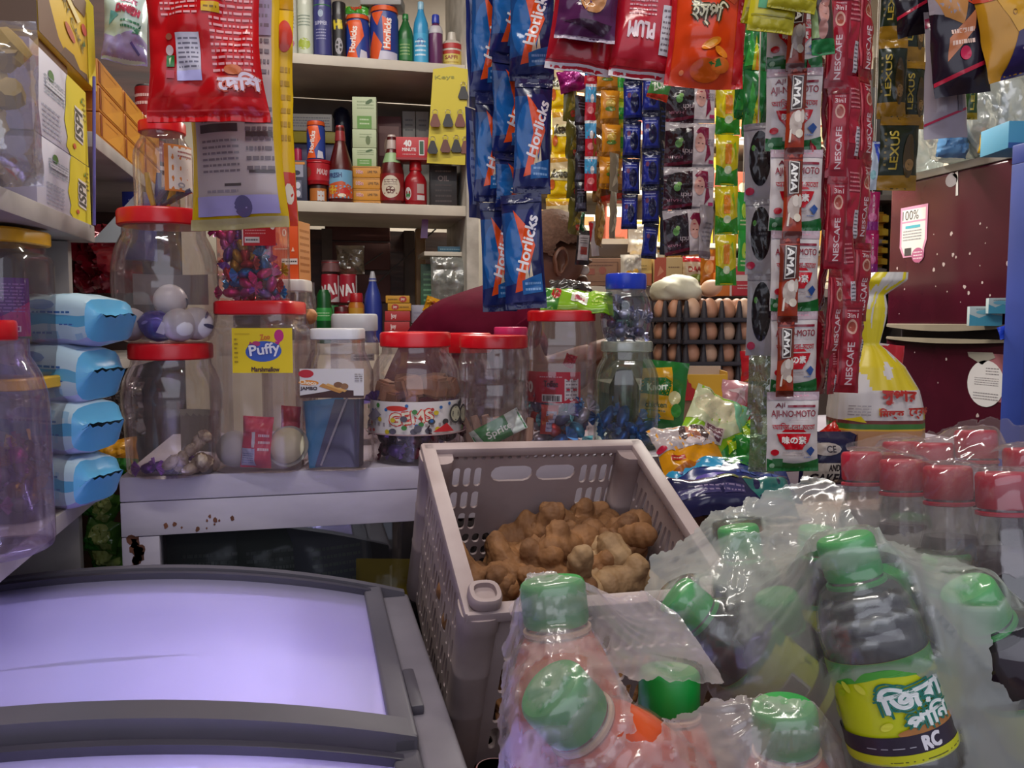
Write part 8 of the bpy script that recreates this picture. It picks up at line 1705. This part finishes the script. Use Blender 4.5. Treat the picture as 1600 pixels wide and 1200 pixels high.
def bottle(kind, px, py, d, dx, dy, dz, spin, name, label, cat, group, s=1.0):
    """cap top seen at (px, py); its body runs along the screen direction (dx, dy) and dz in depth"""
    top = P(px, py, d); ax = -(RT * dx - UP * dy + FW * dz).normalized()
    z = ax; x = (RT - z * RT.dot(z)).normalized(); y = z.cross(x)
    M = Matrix((x, y, z)).transposed().to_4x4() @ Matrix.Rotation(spin, 4, 'Z'); M.translation = top - z * TOPZ[kind] * s
    M = M @ Matrix.Scale(s, 4)
    t = bpy.data.objects.new(name, None); COL.objects.link(t); t.matrix_world = M; t.empty_display_size = .02
    tag(t, label, cat, group)
    for nm, me in BM[kind]: link(nm, me, t)
    OBST.append((group, [M @ v.co for nm, me in BM[kind] if nm in ('body', 'cap') for v in me.vertices]))
    return t
GC, GO, GK = 'green capped cumin drink bottles', 'orange drink bottles', 'red capped cola bottles'
cb = lambda lb, *a: bottle('cumin', *a[:7], 'cumin_drink_bottle', lb, 'bottle', GC, *a[7:])
cb('cumin drink bottle with its label turned to the front, nearest in the clear bag', 1318, 838, .44, 80, 305, -20, .0, .97)
cb('cumin drink bottle standing at the back left of the bag, cap pushing up the film', 1152, 822, .62, 30, 200, -10, 1.0)
cb('cumin drink bottle lying with its cap towards the ginger crate', 1052, 928, .56, 120, 98, -10, 2.6)
cb('cumin drink bottle leaning just behind the lying one, label hidden', 1212, 930, .58, 40, 150, 30, 1.6)
cb('cumin drink bottle upright at the back of the bag by the cola pack', 1422, 806, .66, 20, 220, 10, 2.0)
cb('cumin drink bottle at the very back of the bag under the bunched film', 1276, 824, .72, 0, 200, 10, 2.4)
cb('cumin drink bottle with its cap hidden under tight film right of the front one', 1478, 866, .55, 30, 220, 0, .9)
cb('cumin drink bottle leaning out of the torn hole at the right', 1508, 918, .46, 70, 110, 10, 2.2)
cb('cumin drink bottle between the front one and the hidden capped one', 1396, 888, .58, 26, 200, 10, -.6)
ob_ = lambda lb, *a: bottle('orange', *a, 'orange_drink_bottle', lb, 'bottle', GO)
ob_('orange drink bottle standing at the crate corner, its green cap highest of all', 862, 906, .425, 34, 300, -10, 0)
ob_('orange drink bottle tipped forward under the film below the highest cap', 858, 1075, .37, 120, 150, 60, 0)
ob_('orange drink bottle seen through the torn film, cap half bare', 1046, 1045, .46, -4, 200, -10, 0)
ob_('orange drink bottle under the smooth front sheet of film', 1224, 1102, .43, 20, 200, 20, 0)
ck_ = lambda lb, *a: bottle('cola', *a, 'cola_bottle', lb, 'bottle', GK)
ck_('red capped cola bottle, leftmost of the front row of the shrink pack', 1346, 706, .66, 4, 300, -14, 0)
ck_('red capped cola bottle, second in the front row of the shrink pack', 1408, 718, .615, 4, 300, -14, 0)
ck_('red capped cola bottle, third in the front row of the shrink pack', 1480, 728, .565, 4, 300, -14, 0)
ck_('red capped cola bottle, fourth in the front row of the shrink pack', 1566, 738, .515, 4, 300, -14, 0)
ck_('red capped cola bottle, leftmost of the back row of the shrink pack', 1408, 690, .715, 4, 300, -14, 0)
ck_('red capped cola bottle, second in the back row of the shrink pack', 1458, 692, .675, 4, 300, -14, 0)
ck_('red capped cola bottle, tallest standing in the back row of the shrink pack', 1524, 672, .66, 4, 300, -14, 0)
ck_('red capped cola bottle at the right end of the back row of the shrink pack', 1604, 700, .59, 4, 300, -14, 0)

# ------------------------------------------------------------------ polythene drawn over the bottles
def in_poly(x, y, l):
    r = False
    for i in range(len(l)):
        a, b = l[i - 1], l[i]
        if (a[1] > y) != (b[1] > y) and x < (b[0] - a[0]) * (y - a[1]) / (b[1] - a[1]) + a[0]: r = not r
    return r
def drape(name, label, groups, center, tilt_up, U, V, n, gap, keep, holes, mat, seed, wr=.003, it=260, floor=-.12, pull=0.0, foci=(), ang=180):
    """a film that hangs over the bottles like a stretched sheet, relaxed over their outline"""
    nn = ((CAM - center).normalized() + Vector((0, 0, tilt_up))).normalized()
    ux = (RT - nn * RT.dot(nn)).normalized(); uy = nn.cross(ux)
    nu, nv = n, int(n * V / U); H = np.full((nv + 1, nu + 1), floor)
    for g, pts in OBST:
        if g not in groups: continue
        for p in pts:
            q_ = p - center; a, b, c = q_.dot(ux), q_.dot(uy), q_.dot(nn)
            i, j = (a / U + .5) * nu, (b / V + .5) * nv
            for jj in (int(j), int(j) + 1):
                for ii in (int(i), int(i) + 1):
                    if 0 <= ii <= nu and 0 <= jj <= nv: H[jj, ii] = max(H[jj, ii], c + gap)
    ob = H.copy()
    # close the holes between splatted points
    for _ in range(2):
        Q = np.pad(ob, 1, mode='edge'); ob = np.maximum(ob, np.minimum.reduce([np.maximum(Q[:-2, 1:-1], Q[2:, 1:-1]), np.maximum(Q[1:-1, :-2], Q[1:-1, 2:])]))
    h = ob.copy()
    for _ in range(it):
        Q = np.pad(h, 1, mode='edge'); m = (Q[:-2, 1:-1] + Q[2:, 1:-1] + Q[1:-1, :-2] + Q[1:-1, 2:]) / 4 - pull
        h = np.maximum(ob, m)
    for _ in range(2):
        Q = np.pad(h, 1, mode='edge'); h = .5 * h + .125 * (Q[:-2, 1:-1] + Q[2:, 1:-1] + Q[1:-1, :-2] + Q[1:-1, 2:])
    fc = [((pt - center).dot(ux), (pt - center).dot(uy)) for pt in foci]
    def inside(x, y):
        jx = 9 * noise.noise(Vector((x * .05, y * .05, seed))) + 4 * noise.noise(Vector((x * .2, y * .2, seed)))
        return in_poly(x + jx, y + jx, keep) and not any(in_poly(x + jx, y - jx, q_) for q_ in holes)
    vs, px_, ok, sl = [], [], [], []
    for j in range(nv + 1):
        for i in range(nu + 1):
            a, b = (i / nu - .5) * U, (j / nv - .5) * V
            lift = h[j, i] - ob[j, i]
            fr = min(1.0, max(.10, lift / .010))
            rid = 0.0
            for k, (fa, fb) in enumerate(fc):
                da, db = a - fa, b - fb; r = math.hypot(da, db); th_ = math.atan2(db, da)
                nz = abs(noise.noise(Vector((math.cos(th_) * 3.2, math.sin(th_) * 3.2, seed + k * 5 + r * 3))))
                rid += max(0.0, .16 - nz) * 6.0 * min(1, r / .02) * math.exp(-r / .11)
            p3 = Vector((a * 16, b * 16, seed)); w_ = noise.noise(p3)
            rid2 = max(0.0, .12 - abs(noise.noise(Vector((a * 13 + 1.5 * w_, b * 24 + w_, seed + 17))))) * 7
            p = center + ux * a + uy * b + nn * (h[j, i] + fr * wr * (rid + .55 * rid2 + .7 * w_) + .0008)
            sl.append(fr); vs.append(p); q2 = pix(p); px_.append(q2); ok.append(inside(*q2))
    out, fs, cut, osl = [], [], {}, []
    mp = {}
    def vid(k):
        if k not in mp: mp[k] = len(out); out.append(vs[k] - center); osl.append(sl[k])
        return mp[k]
    def cid(k, l):
        key = (min(k, l), max(k, l))
        if key not in cut:
            lo, hi = (k, l) if ok[k] else (l, k); t0, t1 = 0.0, 1.0
            for _ in range(7):
                tm = (t0 + t1) / 2
                if inside(px_[lo][0] + (px_[hi][0] - px_[lo][0]) * tm, px_[lo][1] + (px_[hi][1] - px_[lo][1]) * tm): t0 = tm
                else: t1 = tm
            cut[key] = len(out); out.append(vs[lo].lerp(vs[hi], t0) - center); osl.append(1.0)
        return cut[key]
    for j in range(nv):
        for i in range(nu):
            q_ = (j * (nu + 1) + i, j * (nu + 1) + i + 1, (j + 1) * (nu + 1) + i + 1, (j + 1) * (nu + 1) + i)
            s_ = sum(ok[k] for k in q_)
            if s_ == 4: fs.append(tuple(vid(k) for k in q_))
            elif s_:
                for tr in ((q_[0], q_[1], q_[2]), (q_[0], q_[2], q_[3])):
                    pl = []
                    for m_ in range(3):
                        k, l = tr[m_], tr[(m_ + 1) % 3]
                        if ok[k]: pl.append(vid(k))
                        if ok[k] != ok[l]: pl.append(cid(k, l))
                    if len(pl) >= 3: fs.append(tuple(pl))
    mb = MB().add(out, fs, mat)
    o = solo(mb, name, label, 'plastic bag', center, (0, 0, 0), ang=ang)
    o.data.attributes.new('slack', 'FLOAT', 'POINT').data.foreach_set('value', osl)
    return o
m_f1 = clear('bag_film', '#f1f3f1', .09, .10, .15, '#d6dad6', .26, bump=.12, bscale=35, slack=.54)
m_f2 = clear('bag_film_pinkish', '#f2f0f0', .20, .10, .15, '#dcd2d2', .26, bump=.12, bscale=35, slack=.44)
m_f3 = clear('shrink_film', '#f2eef0', .08, .10, .09, '#c9bfc3', .30, bump=.10, bscale=25, slack=.22)
drape('plastic_film', 'clear shrink film wrapped over the red capped cola bottles', {GK}, P(1480, 740, .60), 1.0, .34, .30, 130, .0012,
      [(1326, 690), (1390, 672), (1440, 680), (1480, 668), (1500, 655), (1560, 655), (1640, 670), (1700, 900), (1330, 900), (1316, 760)], [], m_f3, 2.0, wr=.0022, it=160, foci=[P(1440, 720, .62), P(1540, 700, .62)])
drape('plastic_bag', 'milky clear bag stretched over the green capped cumin drink bottles, torn at one side', {GC}, P(1330, 950, .52), .35, .46, .44, 190, .0015,
      [(1010, 925), (1016, 872), (1060, 850), (1110, 800), (1180, 778), (1225, 760), (1262, 742), (1330, 765), (1380, 752), (1420, 770), (1470, 770), (1520, 792), (1600, 788), (1680, 800), (1700, 1300), (1180, 1300), (1130, 1130), (1090, 1040), (1030, 1000)],
      [[(1548, 990), (1640, 975), (1640, 1090), (1590, 1096), (1552, 1066)]], m_f1, 5.0, wr=.0055, it=420, floor=-.10, foci=[P(1318, 855, .44), P(1478, 870, .55), P(1152, 825, .62), P(1290, 770, .7)])
drape('plastic_bag', 'milky clear bag torn open over the orange drink bottles', {GO}, P(1000, 1080, .42), .30, .30, .30, 170, .0015,
      [(772, 1300), (786, 1010), (812, 905), (850, 890), (910, 905), (960, 935), (1010, 925), (1060, 960), (1120, 1045), (1132, 1068), (1050, 1062), (1000, 1064), (968, 1052), (985, 1090), (992, 1140), (960, 1150), (1020, 1160), (1040, 1125), (1110, 1096), (1180, 1085), (1270, 1095), (1340, 1180), (1350, 1300)],
      [], m_f2, 9.0, wr=.0045, it=360, floor=-.10, foci=[P(858, 910, .42), P(880, 1090, .37), P(1224, 1102, .43)])
